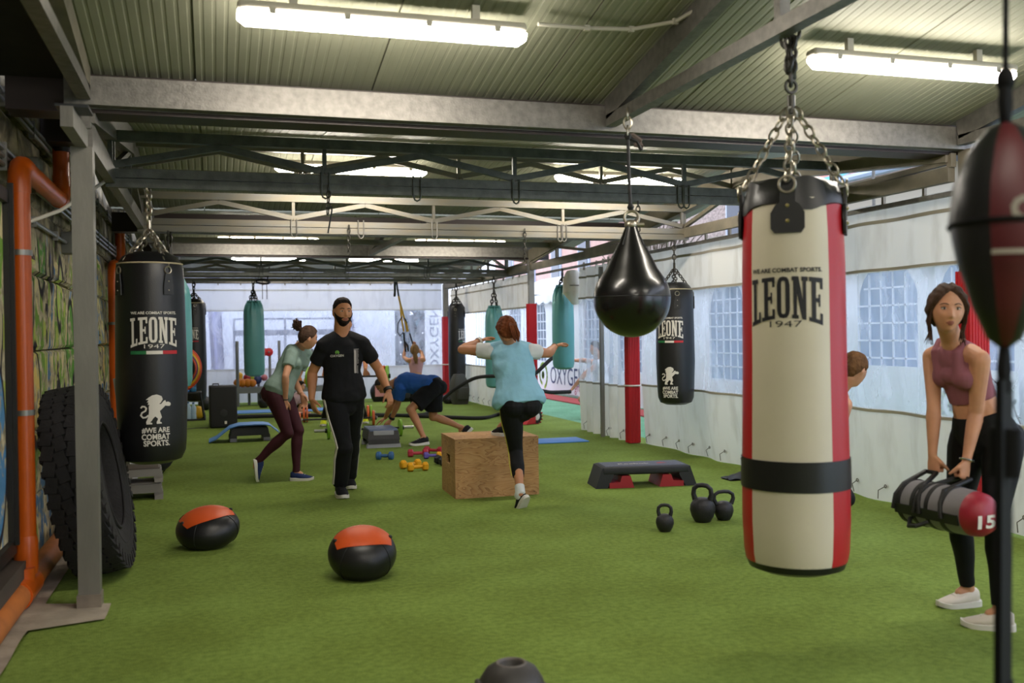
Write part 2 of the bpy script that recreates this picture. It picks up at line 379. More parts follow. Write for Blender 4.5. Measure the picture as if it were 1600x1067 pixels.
# ================================================================ roof: three gabled bays of ribbed sheets
ZE = 2.9
CE = D.objects.new('ceiling', None); COL.objects.link(CE); CE['kind'] = 'structure'
def sheet(name, ya, za, yb, zb, xs, wd):
    """one ribbed roof sheet, ribs running down the slope"""
    b = MB(); n = 17; prof = []
    for i in range(n):
        x = wd*i/n; q = wd/n
        prof += [(x, 0), (x+q*.62, 0), (x+q*.72, .0022), (x+q*.92, .0022)]
    prof.append((wd, 0)); prof[0] = (0, .025); prof.insert(1, (.008, .022)); prof.insert(2, (.009, 0)); prof += [(wd, .07), (0, .07)]
    r0 = [(x, ya, za+z) for x, z in prof]; r1 = [(x, yb, zb+z) for x, z in prof]
    b.rings([r0, r1]); o = b.build(name, PANEL, CE, smooth=False); o.location.x = xs[0]
    for x in xs[1:]:
        c = o.copy(); COL.objects.link(c); c.location.x = x
XS = [-1.08 + 1.0*i for i in range(7)]
for ya, yr, yb, sl in ((-3.6, 1.2, 5.84, .19), (5.98, 8.75, 11.52, .11), (11.68, 13.65, 15.62, .11), (15.8, 18.9, 22.2, .11)):
    zr = ZE + sl*(yb-yr)
    sheet('roof_panel', ya, ZE, yr, zr, XS, 1.0); sheet('roof_panel', yr, zr, yb, ZE, XS, 1.0)
    b = MB(); b.box((2.3, yr, zr+.04), (6.9, .3, .02)); b.build('ridge_cap', PANEL, CE, smooth=False)

GUT = M('brown_gutter', '2e2320', .45, .2)
TX0, TX1 = -.65, 5.12
def beam(Y, label):
    t = thing('eaves_beam', label, 'beam', (TX0, Y, 2.72), 0)
    b = MB(); b.box(((TX1-TX0)/2+.05, 0, .078), (TX1-TX0+.3, .08, .156)); b.box(((TX1-TX0)/2+.05, .045, -.002), (TX1-TX0+.3, .02, .006)); b.build('beam', GALV, t, smooth=False)
    return t
BM = beam(5.75, 'wide bright galvanised steel beam across the whole roof above the orange downpipe')
beam(15.6, 'distant galvanised eaves beam above the middle of the gym, behind the rust-stained truss')
def gutter(Y, label, z=2.70):
    t = thing('roof_gutter', label, 'gutter', (TX0-.4, Y, z)); L = TX1-TX0+.75
    b = MB(); b.box((L/2, 0, 0), (L, .2, .012)); b.box((L/2, -.1, .10), (L, .01, .21)); b.box((L/2, .1, .09), (L, .01, .19)); b.build('trough', GUT, t, smooth=False)
    b = MB(); b.cyl((0, .105, .005), (L, .105, .005), .012, 8); b.build('rim', GALV, t)
    return t
gutter(5.9, 'long dark brown roof gutter behind the wide galvanised beam')
gutter(11.6, 'middle dark gutter line just behind the rust-stained truss', 2.635)
gutter(15.74, 'far dark brown roof gutter behind the distant eaves beam')
# trusses across the room
NODE = [TX0 + .716*i for i in range(9)]
RUST = M('rusty_steel', '7d7c78', .5, .5, 0, 3.2, .1, 60, col2='857d6c', stretch=(1, 1, 6))
def truss(Y, z, m, label, ks=(0,), cords=2, clips=(1.45, 3.6), dz=(.035, .10, .15, .33, .325)):
    t = thing('roof_truss', label, 'truss', (0, Y, z)); s = .06
    for i in range(cords):
        b = MB(); b.box(((TX0+TX1)/2, 0, dz[0]+i*.066), (TX1-TX0+.06, s, .06)); b.build('bottom_chord', m, t, smooth=False)
    b = MB(); b.box(((TX0+TX1)/2, 0, dz[4]+.03), (TX1-TX0+.06, s, .07)); b.build('top_chord', m, t, smooth=False)
    lo, hi = dz[0]+cords*.066-.01, dz[4]-.02
    for i in range(8):
        a, c = NODE[i], NODE[i+1]; za, zb = (lo, hi) if i % 2 == 0 else (hi, lo)
        b = MB(); b.bar((a, 0, za), (c, 0, zb), .046, .036, up=(0, 1, 0)); b.build('diagonal', m, t, smooth=False)
    for i in range(0, 9, 2):
        b = MB(); b.bar((NODE[i], 0, lo), (NODE[i], 0, dz[4]), .03, .03, up=(0, 1, 0)); b.build('post', m, t, smooth=False)
    for x in list(NODE[2:8:2]) + list(clips):
        b = MB()
        b.tube([(x-.028, -.037, .15), (x-.028, -.037, .0), (x-.018, -.037, -.028), (x, -.037, -.038), (x+.018, -.037, -.028), (x+.028, -.037, 0), (x+.028, -.037, .15)], .007, 6); b.build('u_bolt', GALV if m is not DGALV else DGALV, t)
    return t
TB = truss(7.1, 2.47, DGALV, 'dark steel roof truss with zigzag braces, first behind the wide beam')
truss(8.85, 2.76, RUST, 'pale upper roof truss half hidden behind the dark first truss', clips=())
TC = truss(9.95, 2.47, RUST, 'bright zigzag roof truss with rust stains along its double bottom chord')
truss(16.9, 2.47, DGALV, 'small dark far truss above the teal bag and the hanging straps')
truss(18.6, 2.47, RUST, 'pale far truss just in front of the rear curtain top')
def rail(name, label, a, c, wd, ht, m, cat='beam'):
    t = thing(name, label, cat, a); b = MB(); b.bar((0, 0, 0), Vector(c)-Vector(a), wd, ht); b.build('tube', m, t, smooth=False); return t
rail('roof_beam', 'steel tube across the roof just in front of the distant eaves beam', (TX0, 14.5, 2.83), (TX1, 14.5, 2.83), .06, .08, RUST)
rail('eaves_beam', 'dull steel tube tight behind the double chord of the rust-stained truss', (TX0, 11.35, 2.64), (TX1, 11.35, 2.64), .06, .085, DGALV)
rail('roof_beam', 'thin steel tube across the far end from which the slim black bag hangs', (TX0, 20.2, 2.55), (TX1, 20.2, 2.55), .05, .06, GALV)
rail('roof_beam', 'rear steel tube carrying the top edge of the back curtain', (TX0, 22.0, 2.68), (TX1, 22.0, 2.68), .08, .1, GALV)
# longitudinal edge frames left and right (chord, posts, braces, sloping rafter)
def side_frame(X, Ys, label, m, rz):
    t = thing('side_frame', label, 'truss', (X, Ys[0], 2.5)); y1 = Ys[-1]-Ys[0]
    b = MB(); b.box((0, y1/2, .055), (.06, y1, .11)); b.build('bottom_chord', m, t, smooth=False)
    b = MB(); b.bar((0, 0, .24), (0, y1/2, .24+rz*y1/2), .09, .2); b.bar((0, y1/2, .24+rz*y1/2), (0, y1, .24), .09, .2); b.build('rafter', m, t, smooth=False)
    n = len(Ys)-1
    for i in range(n+1):
        y = Ys[i]-Ys[0]; h = .2+rz*min(y, y1-y)
        b = MB(); b.box((0, y, (.11+h)/2), (.045, .045, max(h-.11, .1))); b.build('post', m, t, smooth=False)
        if i < n:
            y2 = Ys[i+1]-Ys[0]; h2 = .2+rz*min(y2, y1-y2)
            b = MB(); b.bar((0, y, .12 if i % 2 else h-.05), (0, y2, h2-.05 if i % 2 else .12), .04, .04); b.build('brace', m, t, smooth=False)
    return t
Y2 = [5.8+i*1.4 for i in range(5)]; Y2b = [11.65+i*1.3 for i in range(4)]; Y3 = [15.7+i*1.26 for i in range(6)]
WST = M('dusty_steel', '7d7668', .6, .4, .2, 5, .1, 40)
side_frame(TX1, Y2, 'side roof frame above the clear curtain on the window side', WST, .1)
side_frame(TX1, Y2b, 'middle side roof frame above the gathered curtain and the opening', WST, .1)
side_frame(TX0, Y2b, 'middle side roof frame along the stone wall', GALV, .1)
side_frame(TX1, Y3, 'far side roof frame above the open tent side', WST, .12)
side_frame(TX0, Y2, 'side roof frame running along the stone wall', GALV, .12)
side_frame(TX0, Y3, 'far side roof frame along the stone wall above the hanging hoops', GALV, .12)
for X, lb in ((TX0, 'near sloping edge frame of the roof beside the stone wall'), (2.42, 'sloping central roof frame that carries the white and red bag'), (TX1, 'near roof edge frame above the dark red ball bag')):
    t = thing('roof_frame', lb, 'truss', (X, 5.7, 2.75))
    b = MB(); b.bar((0, 0, .03), (0, -9.2, .03), .07, .07); b.build('bottom_chord', GALV, t, smooth=False)
    b = MB(); b.bar((0, 0, .10), (0, -4.5, .93), .07, .13); b.bar((0, -4.5, .93), (0, -9.2, .10), .07, .13); b.build('rafter', GALV if X != TX0 else WST, t, smooth=False)
    for y in (-1.94, -3.2, -4.5, -5.8, -7.4):
        b = MB(); h = .10+.19*min(-y, 9.1+y); b.bar((0, y, .05), (0, y, h), .05, .05, up=(0, 1, 0)); b.build('post', GALV, t, smooth=False)
t = thing('roof_frame', 'far central roof frame in the middle bay above the hanging straps', 'truss', (2.42, 15.5, 2.75))
b = MB(); b.bar((0, 0, 0), (0, -4.4, 0), .07, .07); b.build('bottom_chord', GALV, t, smooth=False)
b = MB(); b.bar((0, 0, .06), (0, -4.4, .58), .06, .1); b.build('rafter', GALV, t, smooth=False)
mb = MB(); mb.add([(-1.2, 5.8, 2.87), (-.76, 5.8, 2.87), (-.76, 1.2, 3.74), (-1.2, 1.2, 3.74)], [(0, 1, 2, 3)]); mb.add([(-1.2, 5.8, 2.875), (-.76, 5.8, 2.875), (-.76, 1.2, 3.745), (-1.2, 1.2, 3.745)], [(0, 1, 2, 3)]); struct('trim_2', mb, M('soffit_and_gap_shade', '241f1a', .9, var=.3))  # brownish panel; its near-black colour also paints the shaded gap by the wall
# columns
CG = M('grey_column', '7d7a73', .5, .45, .12, 8, .1, 60, stretch=(1, 1, .3))
def column(x, y, s, h, label, rotz=0, pad=None, padh=1.85, m=CG):
    t = thing('steel_column', label, 'column', (x, y, 0), rotz)
    b = MB(); b.box((0, 0, h/2), (s, s, h)); b.build('shaft', m, t, smooth=False)
    if pad:
        q = 6; b = MB(); w_ = pad; 
        for i in range(q):
            for sx, sy, ax in ((0, -1, 0), (0, 1, 0), (-1, 0, 1), (1, 0, 1)):
                o = -w_/2 + w_*(i+.5)/q
                c = (o, sy*w_/2, 0) if ax == 0 else (sx*w_/2, o, 0)
                b.cyl((c[0], c[1], .01), (c[0], c[1], padh), w_/q*.52, 8)
        b.build('ribbed_pad', RED, t)
        b = MB()
        for zz in (.75,): b.torus((0, 0, zz), w_*.72, .012, n=16, k=6)
        b.build('tie', WHITE, t)
    return t
lc = column(-.66, 5.70, .108, 2.48, 'bare grey steel column standing in front of the big tyre')
b = MB(); b.box((0, -.01, .035), (.122, .122, .09)); b.build('foot_sleeve', M('bare_steel', '8a7f72', .55, .4, .2, 9), lc, smooth=False)
b = MB(); b.box((.0, -.30, 2.525), (.058, .58, .10)); b.build('bracket_tube', CG, lc, smooth=False)
b = MB(); b.box((.02, -.47, 2.583), (.15, .2, .014)); b.build('head_plate', STEELD, lc, smooth=False)
column(TX0, 15.55, .1, 2.5, 'steel column by the stone wall with a low red pad', pad=None)
column(-.6, 11.55, .09, 2.5, 'steel column with red ribbed pad behind the black bag by the stone wall', pad=.17, padh=.16)
column(5.19, 11.62, .09, 2.5, 'column wrapped in a red ribbed pad below the black teardrop bag', pad=.14)
column(5.12, 15.56, .09, 2.6, 'column with red ribbed pad beside the open tent side', pad=.13, padh=1.94)
column(5.14, 21.95, .12, 2.6, 'corner column with red pad behind the dark far bag', pad=.15)
column(5.22, 5.72, .12, 2.72, 'column with red pad behind the woman in the dusty pink top', pad=.15, m=WST)
column(TX0, 21.95, .1, 2.6, 'rear corner column at the end of the stone wall')
pc = column(5.13, 12.5, .05, 2.35, 'thin bare metal pole between the gathered clear curtains')
# ================================================================ curtains of white and clear PVC
def curtain(label, a, c, ztop, z1, z2, zbot, fold, nf, clear, flare=0., group=None, hooks=8, eyelets=True, PVC=PVC):
    """a vertical sheet from point a to c: white band, clear band, white skirt, hung from clips"""
    a, c = Vector((*a, 0)), Vector((*c, 0)); d = c-a; L = d.length; e = d/L; n = Vector((e.y, -e.x, 0))
    t = thing('pvc_curtain', label, 'curtain', (a.x, a.y, 0), 0, group); sd = R.uniform(0, 50)
    def pt(u, z):
        k = (ztop-z)/(ztop-zbot); x = u*L
        off = fold*(sin(x/L*nf*2*pi+.6*sin(x*2.3+sd))*(.5+.5*k) + .7*noise.noise((x*1.7+sd, z*.9, 0))) + flare*max(0, k-.55)**2*4
        return e*x + n*off + Vector((0, 0, z))
    nu = max(24, int(nf*10)) if nf > 4 else 60
    for nm, za, zb, m in (('upper_band', z1-.02, ztop, PVC), ('clear_window', z2, z1, clear), ('lower_band', zbot, z2+.02, PVC)):
        b = MB(); b.grid(lambda u, v: pt(u, za+(zb-za)*v) + n*(.004 if nm != 'clear_window' else 0), nu, 10 if nm == 'clear_window' else 6); b.build(nm, m, t)
    b = MB(); b.grid(lambda u, v: pt(u, ztop-.16+.03*v) + n*-.004, nu, 1); b.grid(lambda u, v: pt(u, z1-.012+.024*v) + n*-.006, nu, 1); b.grid(lambda u, v: pt(u, z2-.012+.024*v)+n*-.006, nu, 1); b.build('seam', M('pvc_seam', 'a9a294', .6), t)
    for i in range(hooks): b = MB(); b.box(pt((i+.5)/hooks, ztop+.02) + n*.0, (.025, .025, .11)); b.build('clip', M('clip', '8a8070', .5, .3), t, smooth=False)
    if eyelets:
        for i in range(eyelets if eyelets > 1 else 10):
            b = MB(); u = (i+.5)/(eyelets if eyelets > 1 else 10); p = pt(u, zbot+.13); q = pt(u+.012, zbot+.02)
            for s in (-1, 1): b.torus(p+n*.012*s, .013, .004, axis=n, n=10, k=5)
            b.tube([p+n*-.014, (p+q)/2+n*-.05+Vector((0, 0, .02)), q+n*-.02], .004, 5)
            b.build('eyelet_cord', M('cord_grey', '6b645a', .7), t)
    return t
curtain('big curtain with clear window band behind the white and red bag', (5.27, 5.5), (5.27, 11.5), 2.47, 1.93, .76, .004, .035, 7, CLEAR, flare=.08, hooks=12, eyelets=16)
curtain('clear-windowed curtain behind the hanging sandbag woman, nearest of its row', (5.27, 1.2), (5.27, 5.5), 2.47, 1.93, .76, .02, .035, 5, CLEAR, hooks=8)
curtain('gathered clear curtain hanging by the thin pole beside the opening', (5.22, 11.75), (5.22, 13.55), 2.4, 1.95, .72, .006, .075, 6, CLEAR, hooks=5, eyelets=5)
curtain('pleated curtain behind the blue-shirted woman and the far bags', (5.22, 15.7), (5.22, 21.8), 2.47, 1.9, .78, .006, .03, 30, CLEAR, hooks=12, eyelets=16)
curtain('rear curtain with long clear window closing the far end', (-.6, 22.1), (5.08, 22.1), 2.62, 2.03, .73, .01, .012, 3, CLEAR2, hooks=12, eyelets=0, PVC=PVCR)
rail('curtain_rail', 'thin steel curtain rail along the window side', (5.2, 1.2, 2.43), (5.2, 15.5, 2.43), .035, .035, GALV, 'rail')
rail('curtain_rail', 'far thin curtain rail above the pleated curtain', (5.17, 15.7, 2.49), (5.17, 21.8, 2.49), .03, .03, GALV, 'rail')
# rolled-up curtain bundle beside the opening
t = thing('rolled_curtain', 'cream rolled curtain end tied up under the rail by the opening', 'curtain', (5.2, 13.75, 1.95))
b = MB(); b.tube([(0, .05, .42), (0, 0, .3), (0, -.05, .1), (.02, -.06, -.08)], [.06, .11, .12, .04], 12, flat=1.6); b.build('roll', PVC, t)
b = MB(); b.torus((0, -.02, .2), .14, .008, n=16, k=6); b.build('tie', M('cord_grey', '6b645a', .7), t)

# ================================================================ outdoors
mb = MB(); mb.box((18, 14, -.06), (25.4, 44, .08)); struct('outside_ground', mb, TURF2)
mb = MB(); mb.box((2.2, 27, -.06), (6.6, 9.4, .08)); struct('outside_paving', mb, CONC)
t = thing('red_carpet', 'red carpet strip on the ground before the white tent', 'carpet', (7.3, 16, -.02)); b = MB(); b.box((0, 5, .012), (.55, 16, .02)); b.build('pile', M('red_carpet', 'a8423e', .95, bump=.3), t)
TW = M('tent_white', 'e4e6ea', .55, 0, .04, 2); TGL = pvc_clear('tent_window', .2, (.46, .53, .70, 1)); TGR = M('tent_grid', 'dfe6f2', .5)
TY0, TY1, TX = 3.5, 29, 7.7
tent = thing('marquee_tent', 'white marquee with arched grid windows outside the curtain', 'tent', (TX, 0, 0))
NW = [5.6, 7.0, 8.4, 9.8, 11.3, 13.6, 15.4, 17.3, 19.2, 21.0, 22.8, 24.8, 26.8]
def tent_wall():
    b = MB(); ys = [TY0] + [q for yc in NW for q in (yc-.54, yc+.54)] + [TY1]
    for i in range(0, len(ys)-1, 2): b.box((0, (ys[i]+ys[i+1])/2, 1.2), (.03, ys[i+1]-ys[i], 2.4))
    for yc in NW:
        b.box((0, yc, .33), (.03, 1.08, .66))
        n = 10; pts = [(.54*cos(pi*k/n), 1.72+.54*sin(pi*k/n)) for k in range(n+1)]
        for k in range(n):
            (a, za), (c, zc) = pts[k], pts[k+1]
            b.add([(0, yc+a, za), (0, yc+c, zc), (0, yc+c, 2.4), (0, yc+a, 2.4)], [(0, 1, 2, 3)])
    return b
tent_wall().build('tent_wall', TW, tent, smooth=False)
for yc in NW:
    b = MB(); b.box((.02, yc, 1.46), (.006, 1.07, 1.64)); w_ = b.build('arched_window', TGL, tent)
    b = MB()
    for k in range(1, 5): b.box((.0, yc-.54+.216*k, 1.4), (.02, .022, 1.4 if k in (1, 4) else 1.6))
    for k in range(0, 8): b.box((.0, yc, .67+.21*k), (.02, 1.08 if k < 6 else .85, .022))
    b.build('window_grid', TGR, w_, smooth=False)
b = MB(); b.grid(lambda u, v: (-.12+2.3*v**.85, TY0+(TY1-TY0)*u, 2.36+.75*v+.04*sin(u*60)*(1-v)), 80, 6); b.build('tent_roof', TW, tent)
b = MB(); b.grid(lambda u, v: (-.12-.03*abs(sin(u*48*pi)), TY0+(TY1-TY0)*u, 2.36-v*(.16+.07*abs(sin(u*48*pi)))), 240, 2); b.build('valance', TW, tent)
# sponsor banner on the tent
t = thing('tent_banner', 'white gym banner with dark blue lettering on the tent beyond the opening', 'banner', (TX-.06, 20.6, .05))
b = MB(); b.box((0, 0, .36), (.02, 4.6, .72)); b.build('banner_cloth', M('banner_white', 'e8eaf0', .6), t)
NAVY = M('navy_print', '2a3566', .6); LIME = M('lime_print', '9cc23a', .6); MAG = M('magenta_print', 'b0406a', .6)
f = Flat(); f.text('OXYGEN', .5, 0, .40, width=2.2, height=.40); f.lay(lambda x, y: (-.014, -x+.1, y), 'lettering', NAVY, t, 5)
f = Flat(); f.text('group', .2, -.75, .12, width=.7, height=.2); f.lay(lambda x, y: (-.014, x, y), 'lettering', MAG, t, 5) if False else f.lay(lambda x, y: (-.014, x*1.0, y), 'lettering', MAG, t, 5, pre=lambda x, y: (-x-1.5, y))
def swirl(r): return [(r*cos(a)*(1-.06*a), r*sin(a)*(1-.06*a)) for a in [i*.35-1.2 for i in range(17)]]
f = Flat(); f.stroke(swirl(.3), .08).stroke([(.06*cos(a), .06*sin(a)) for a in [i*.8 for i in range(9)]], .08); f.lay(lambda x, y: (-.014, -x+1.75, y+.38), 'swirl_logo', LIME, t, 5)
t = thing('wall_banner', 'white sheet with pale green swirl emblem behind the clear curtain', 'banner', (TX-.08, 9.05, .1))
b = MB(); b.box((0, 0, .45), (.02, 2.6, .9)); b.build('banner_cloth', M('banner_white', 'e8eaf0', .6), t)
f = Flat(); f.stroke(swirl(.22), .05).stroke([(.05*cos(a), .05*sin(a)) for a in [i*.8 for i in range(9)]], .06); f.lay(lambda x, y: (-.014, -x-.42, y+.5), 'swirl_logo', M('pale_lime', 'b9cf93', .6), t, 5)
# vine plants outside
LEAF = M('leaf', '35502f', .6, var=.35, vs=9); STEM = M('stem', '4a3f30', .8)
def vine(x, y, label, n, hh):
    t = thing('climbing_plant', label, 'plant', (x, y, -.02)); st = MB(); lf = MB()
    for k in range(n):
        p = Vector((R.uniform(-.1, .1), R.uniform(-.4, .4), .02)); pts = [p.copy()]; dr = Vector((R.uniform(-.2, .2), R.uniform(-.5, .5), 1))
        for i in range(9):
            dr = (dr + Vector((R.uniform(-.5, .5), R.uniform(-.7, .7), R.uniform(-.2, .5)))).normalized(); p = p+dr*hh/8; p.z = max(p.z, .05); pts.append(p.copy())
            for q in range(2):
                c = p + Vector((R.uniform(-.08, .08), R.uniform(-.1, .1), R.uniform(-.06, .06))); s = R.uniform(.03, .06); e = Vector((R.uniform(-1, 1), R.uniform(-1, 1), R.uniform(-.5, 1))).normalized(); g = e.cross(Vector((.4, .2, .9))).normalized()
                lf.add([c-e*s, c+g*s*.5, c+e*s, c-g*s*.5], [(0, 1, 2, 3)])
        st.tube(pts, .006, 5)
    st.build('stem', STEM, t); o = lf.build('foliage', LEAF, t, smooth=False); o['kind'] = 'stuff'
vine(6.3, 5.2, 'thin leafy vine outside the clear curtain behind the pink-top woman', 16, 1.5)
vine(6.6, 2.9, 'leafy vine with fine stems outside, beyond the dark red ball bag', 14, 1.9)
# buildings behind
def building(name, label, loc, dims, m, wins, roofm=None, rz=0, win='window'):
    t = thing(name, label, 'building', loc, rz); x, y, z = dims
    b = MB(); b.box((x/2, y/2, z/2), (x, y, z)); b.build('house_wall', m, t, smooth=False)
    for wy, wz, ww, wh in wins:
        b = MB(); b.box((-.03, wy, wz), (.08, ww, wh)); o = b.build('window', M('win_frame', 'a9b4cc', .4), t, smooth=False)
        b = MB(); b.box((-.08, wy, wz), (.02, ww*.82, wh*.86)); b.build('pane', M('win_glass', '1d2836', .15), o, smooth=False)
    if roofm:
        b = MB(); n = int(y/.28)
        for i in range(n): b.bar((-.6, (i+.5)*y/n, z), (x*.6, (i+.5)*y/n, z+x*.33), y/n*.86, .12)
        o = b.build('roof_tiles', roofm, t, smooth=False); o['kind'] = 'stuff'
        b = MB(); b.cyl((-.65, 0, z-.05), (-.65, y, z-.05), .09, 8); b.build('eaves_gutter', M('zinc', '9aa6ba', .4, .4), t)
    return t
PINK = M('pink_plaster', 'b08d84', .9, var=.12, vs=2)
building('pink_house', 'pink rendered house seen over the tent roof in the opening', (13, 31, -.02), (6, 14, 8), PINK, [(2.2, 4.3, 1.1, 1.8), (5.2, 4.3, 1.1, 1.8), (8.4, 4.3, 1.1, 1.8), (11.5, 4.3, 1.1, 1.8), (2.2, 6.8, 1.1, 1.3), (8.2, 6.8, 1.1, 1.3)])
building('rough_house', 'rough grey-pink stuccoed house above the clear curtain', (13.6, 21.4, -.02), (6, 8.6, 8), M('rough_stucco', '9b8a82', .95, bump=1, bs=8, var=.25, vs=14, dist=.1), [(2.0, 4.6, 1.0, 1.3), (7.6, 5.4, 1.0, 1.3)])
building('tiled_house', 'house with pinkish red roof tiles and grey gutter over the curtain', (14.2, 7, -.02), (7, 13.5, 4.85), M('cream_plaster', 'b8ad9c', .9), [(3, 2.8, 1, 1.2), (8, 2.8, 1, 1.2)], M('roof_tile', 'b0786c', .85, var=.25, vs=20))
t = thing('teal_awning', 'teal awning outside just above the top of the white and red bag', 'awning', (10.05, 14.6, 3.75)); b = MB(); b.grid(lambda u, v: (1.2*v, 1.9*u, .2+.4*v), 8, 3); b.grid(lambda u, v: (0, 1.9*u, .2-.18*v), 8, 1); b.build('cloth', M('teal_cloth', '2e8fa0', .8), t)
b = MB(); [b.cyl((1.2, y, -3.77), (1.2, y, .6), .03, 6) for y in (.05, 1.85)]; b.build('pole', GALV, t)
t = thing('bare_bush', 'bare twiggy bush above the tent beside the pink house', 'bush', (10.7, 22.5, -.02)); b = MB()
for k in range(46):
    p = Vector((0, 0, 2.2)); pts = [p.copy()]; dr = Vector((R.uniform(-.2, .2), R.uniform(-1, 1), R.uniform(.4, 1)))
    for i in range(6): dr = (dr+Vector((R.uniform(-.12, .12), R.uniform(-.5, .5), R.uniform(-.2, .3)))).normalized(); p = p+dr*.42; pts.append(p.copy())
    b.tube(pts, .014, 4)
b.cyl((0, 0, 0), (0, 0, 2.3), .07, 8); b.build('branches', STEM, t)
# behind the rear curtain: white sheets, dark hedge, lettered banner, metal goal frame
SH = M('white_sheet', 'dfe3ee', .8, 0, .05, 1.5)
for i, (xa, xb, lb) in enumerate(((-3.0, .1, 'white sheet hung outside behind the far dark bag'), (.12, 3.1, 'white sheet behind the metal frame outside the rear curtain'), (3.12, 4.35, 'white creased sheet behind the yellow strap trainer'))):
    t = thing('hanging_sheet', lb, 'sheet', (xa, 24.2, -.02)); b = MB()
    b.grid(lambda u, v: ((xb-xa)*u, .05*sin(u*(xb-xa)*5)*(1-.4*v)+.05*noise.noise((u*4, v*3, i)), 3.3*v+.01), 40, 10); b.build('cloth', SH, t)
t = thing('grey_drape', 'grey-violet drape strip behind the rear window by the dark bag', 'sheet', (-.15, 24.0, -.02)); b = MB(); b.grid(lambda u, v: (.3*u+.12*(1-v), .06*sin(u*9), 2.9*v), 12, 6); b.build('cloth', M('violet_cloth', '76769c', .85), t)
t = thing('grey_drape', 'grey drape edge between the white sheets behind the blue-shirted man', 'sheet', (3.1, 24.0, -.02)); b = MB(); b.grid(lambda u, v: ((.12+.5*(1-v)**2)*u, .06*sin(u*9), 2.9*v), 12, 6); b.build('cloth', M('violet_cloth', '76769c', .85), t)
t = thing('outdoor_hedge', 'dark blurred hedge behind the rear window beside the lettered banner', 'hedge', (5.0, 25.5, -.02)); b = MB()
for k in range(3200):
    c = Vector((R.uniform(-.75, .75), R.uniform(-.4, .4), R.uniform(.1, 3.2))); s = R.uniform(.08, .17); e = Vector((R.uniform(-1, 1), R.uniform(-1, 1), R.uniform(-1, 1))).normalized(); g = e.cross(Vector((.4, .2, .9))).normalized()
    b.add([c-e*s, c+g*s*.6, c+e*s, c-g*s*.6], [(0, 1, 2, 3)])
o = b.build('foliage', M('hedge_leaf', '3d5a62', .8, var=.4, vs=5), t, smooth=False); o['kind'] = 'stuff'
b = MB(); [b.tube([(x, 0, 0), (x+.1, .05, 1.2), (x-.05, 0, 2.6)], .03, 6) for x in (-.6, -.1, .4)]; b.build('stem', STEM, t)
t = thing('vertical_banner', 'white vertical banner with mirrored grey lettering outside the rear curtain', 'banner', (5.22, 23.6, -.02)); b = MB(); b.box((0, 0, 1.45), (.46, .02, 2.9)); b.build('banner_cloth', M('banner_white', 'e8eaf0', .6), t)
f = Flat(); f.text('OXYGEN', .5, 0, 0, width=1.6, height=.22); f.lay(lambda x, y: (y, -.014, x+1.35), 'lettering', M('grey_print', '5c6080', .6), t, 9)
t = thing('goal_frame', 'grey metal goal-like frame standing outside behind the rear curtain', 'frame', (.45, 23.3, -.02)); b = MB()
LT = M('frame_steel', '636b84', .5, .3)
for x in (0, 1.15, 2.3):
    b = MB(); b.box((x, 0, .95), (.05, .05, 1.9)); b.build('post', LT, t, smooth=False)
b = MB(); b.box((1.15, 0, 1.88), (2.35, .04, .04)); b.build('top_bar', LT, t, smooth=False)
b = MB(); b.box((1.15, 0, 1.56), (2.35, .04, .13)); b.build('rail', LT, t, smooth=False)
# ================================================================ lamps
DIFF = emitter('lamp_light', 'fff6e8', LAMP); LB = M('lamp_body', 'b9b3a6', .5)
def lamp(loc, label, L=1.42, first=[None], group=None, hang=.06):
    if first[0] is None:
        t = thing('tube_lamp', label, 'lamp', loc); b = MB(); b.rbox((0, 0, -.005), (L, .10, .05), .02); b.build('housing', LB, t)
        b = MB(); q = [(-.05, -.03), (-.048, -.065), (-.025, -.088), (.025, -.088), (.048, -.065), (.05, -.03)]
        b.rings([[(x, y*s, -.03+(z+.03)*s) for y, z in q] for x, s in ((-L/2, .6), (-L/2+.035, 1), (L/2-.035, 1), (L/2, .6))]); b.build('diffuser', DIFF, t)
        for x in (-.55, -.2, .2, .55):
            for s in (-1, 1): b = MB(); b.box((x, s*.052, -.028), (.03, .008, .03)); b.build('clip', LB, t)
        for x in (-.45, .45): b = MB(); b.box((x, 0, .05), (.04, .03, .09)); b.build('mount', LB, t)
        first[0] = t; return t
    return dup(first[0], loc, 0, label)
def roofz(Y): 
    return ZE + (.19*(5.84-Y) if 1.2 < Y < 5.9 else .19*(Y+3.6) if Y <= 1.2 else .11*min(Y-5.98, 11.52-Y) if Y < 11.6 else .11*min(Y-11.68, 15.62-Y) if Y < 15.7 else .11*min(Y-15.8, 22.2-Y))
for px, py, lb, Y in ((605, 43, 'long white tube lamp at the top of the picture, nearest of all lamps', 4.75), (1430, 110, 'bright tube lamp above the dark red ball bag', 4.75),
                   (550, 244, 'tube lamp seen through the dark first truss over the walking man', 9.2), (970, 266, 'tube lamp seen through the dark first truss behind the teardrop bag rope', 9.2),
                   (420, 375, 'tube lamp below the rust-stained truss on the stone wall side', 14.6), (720, 380, 'tube lamp below the rust-stained truss on the window side', 14.6),
                   (420, 411, 'small far tube lamp above the hanging teal bag', 20.0), (600, 412, 'small far tube lamp above the yellow strap trainer', 20.0)):
    p = atY(px, py, Y); lamp((p.x, p.y, roofz(Y)-.10 if Y < 6 or Y > 14 else min(p.z, roofz(Y)-.1)), lb)
for X in (.8, 4.0):
    for Y, n in ((-2.2, 'behind the camera'), (.4, 'over the camera')): lamp((X, Y, roofz(Y)-.1), 'tube lamp %s %s' % (n, 'on the stone wall side' if X < 2 else 'on the window side'))
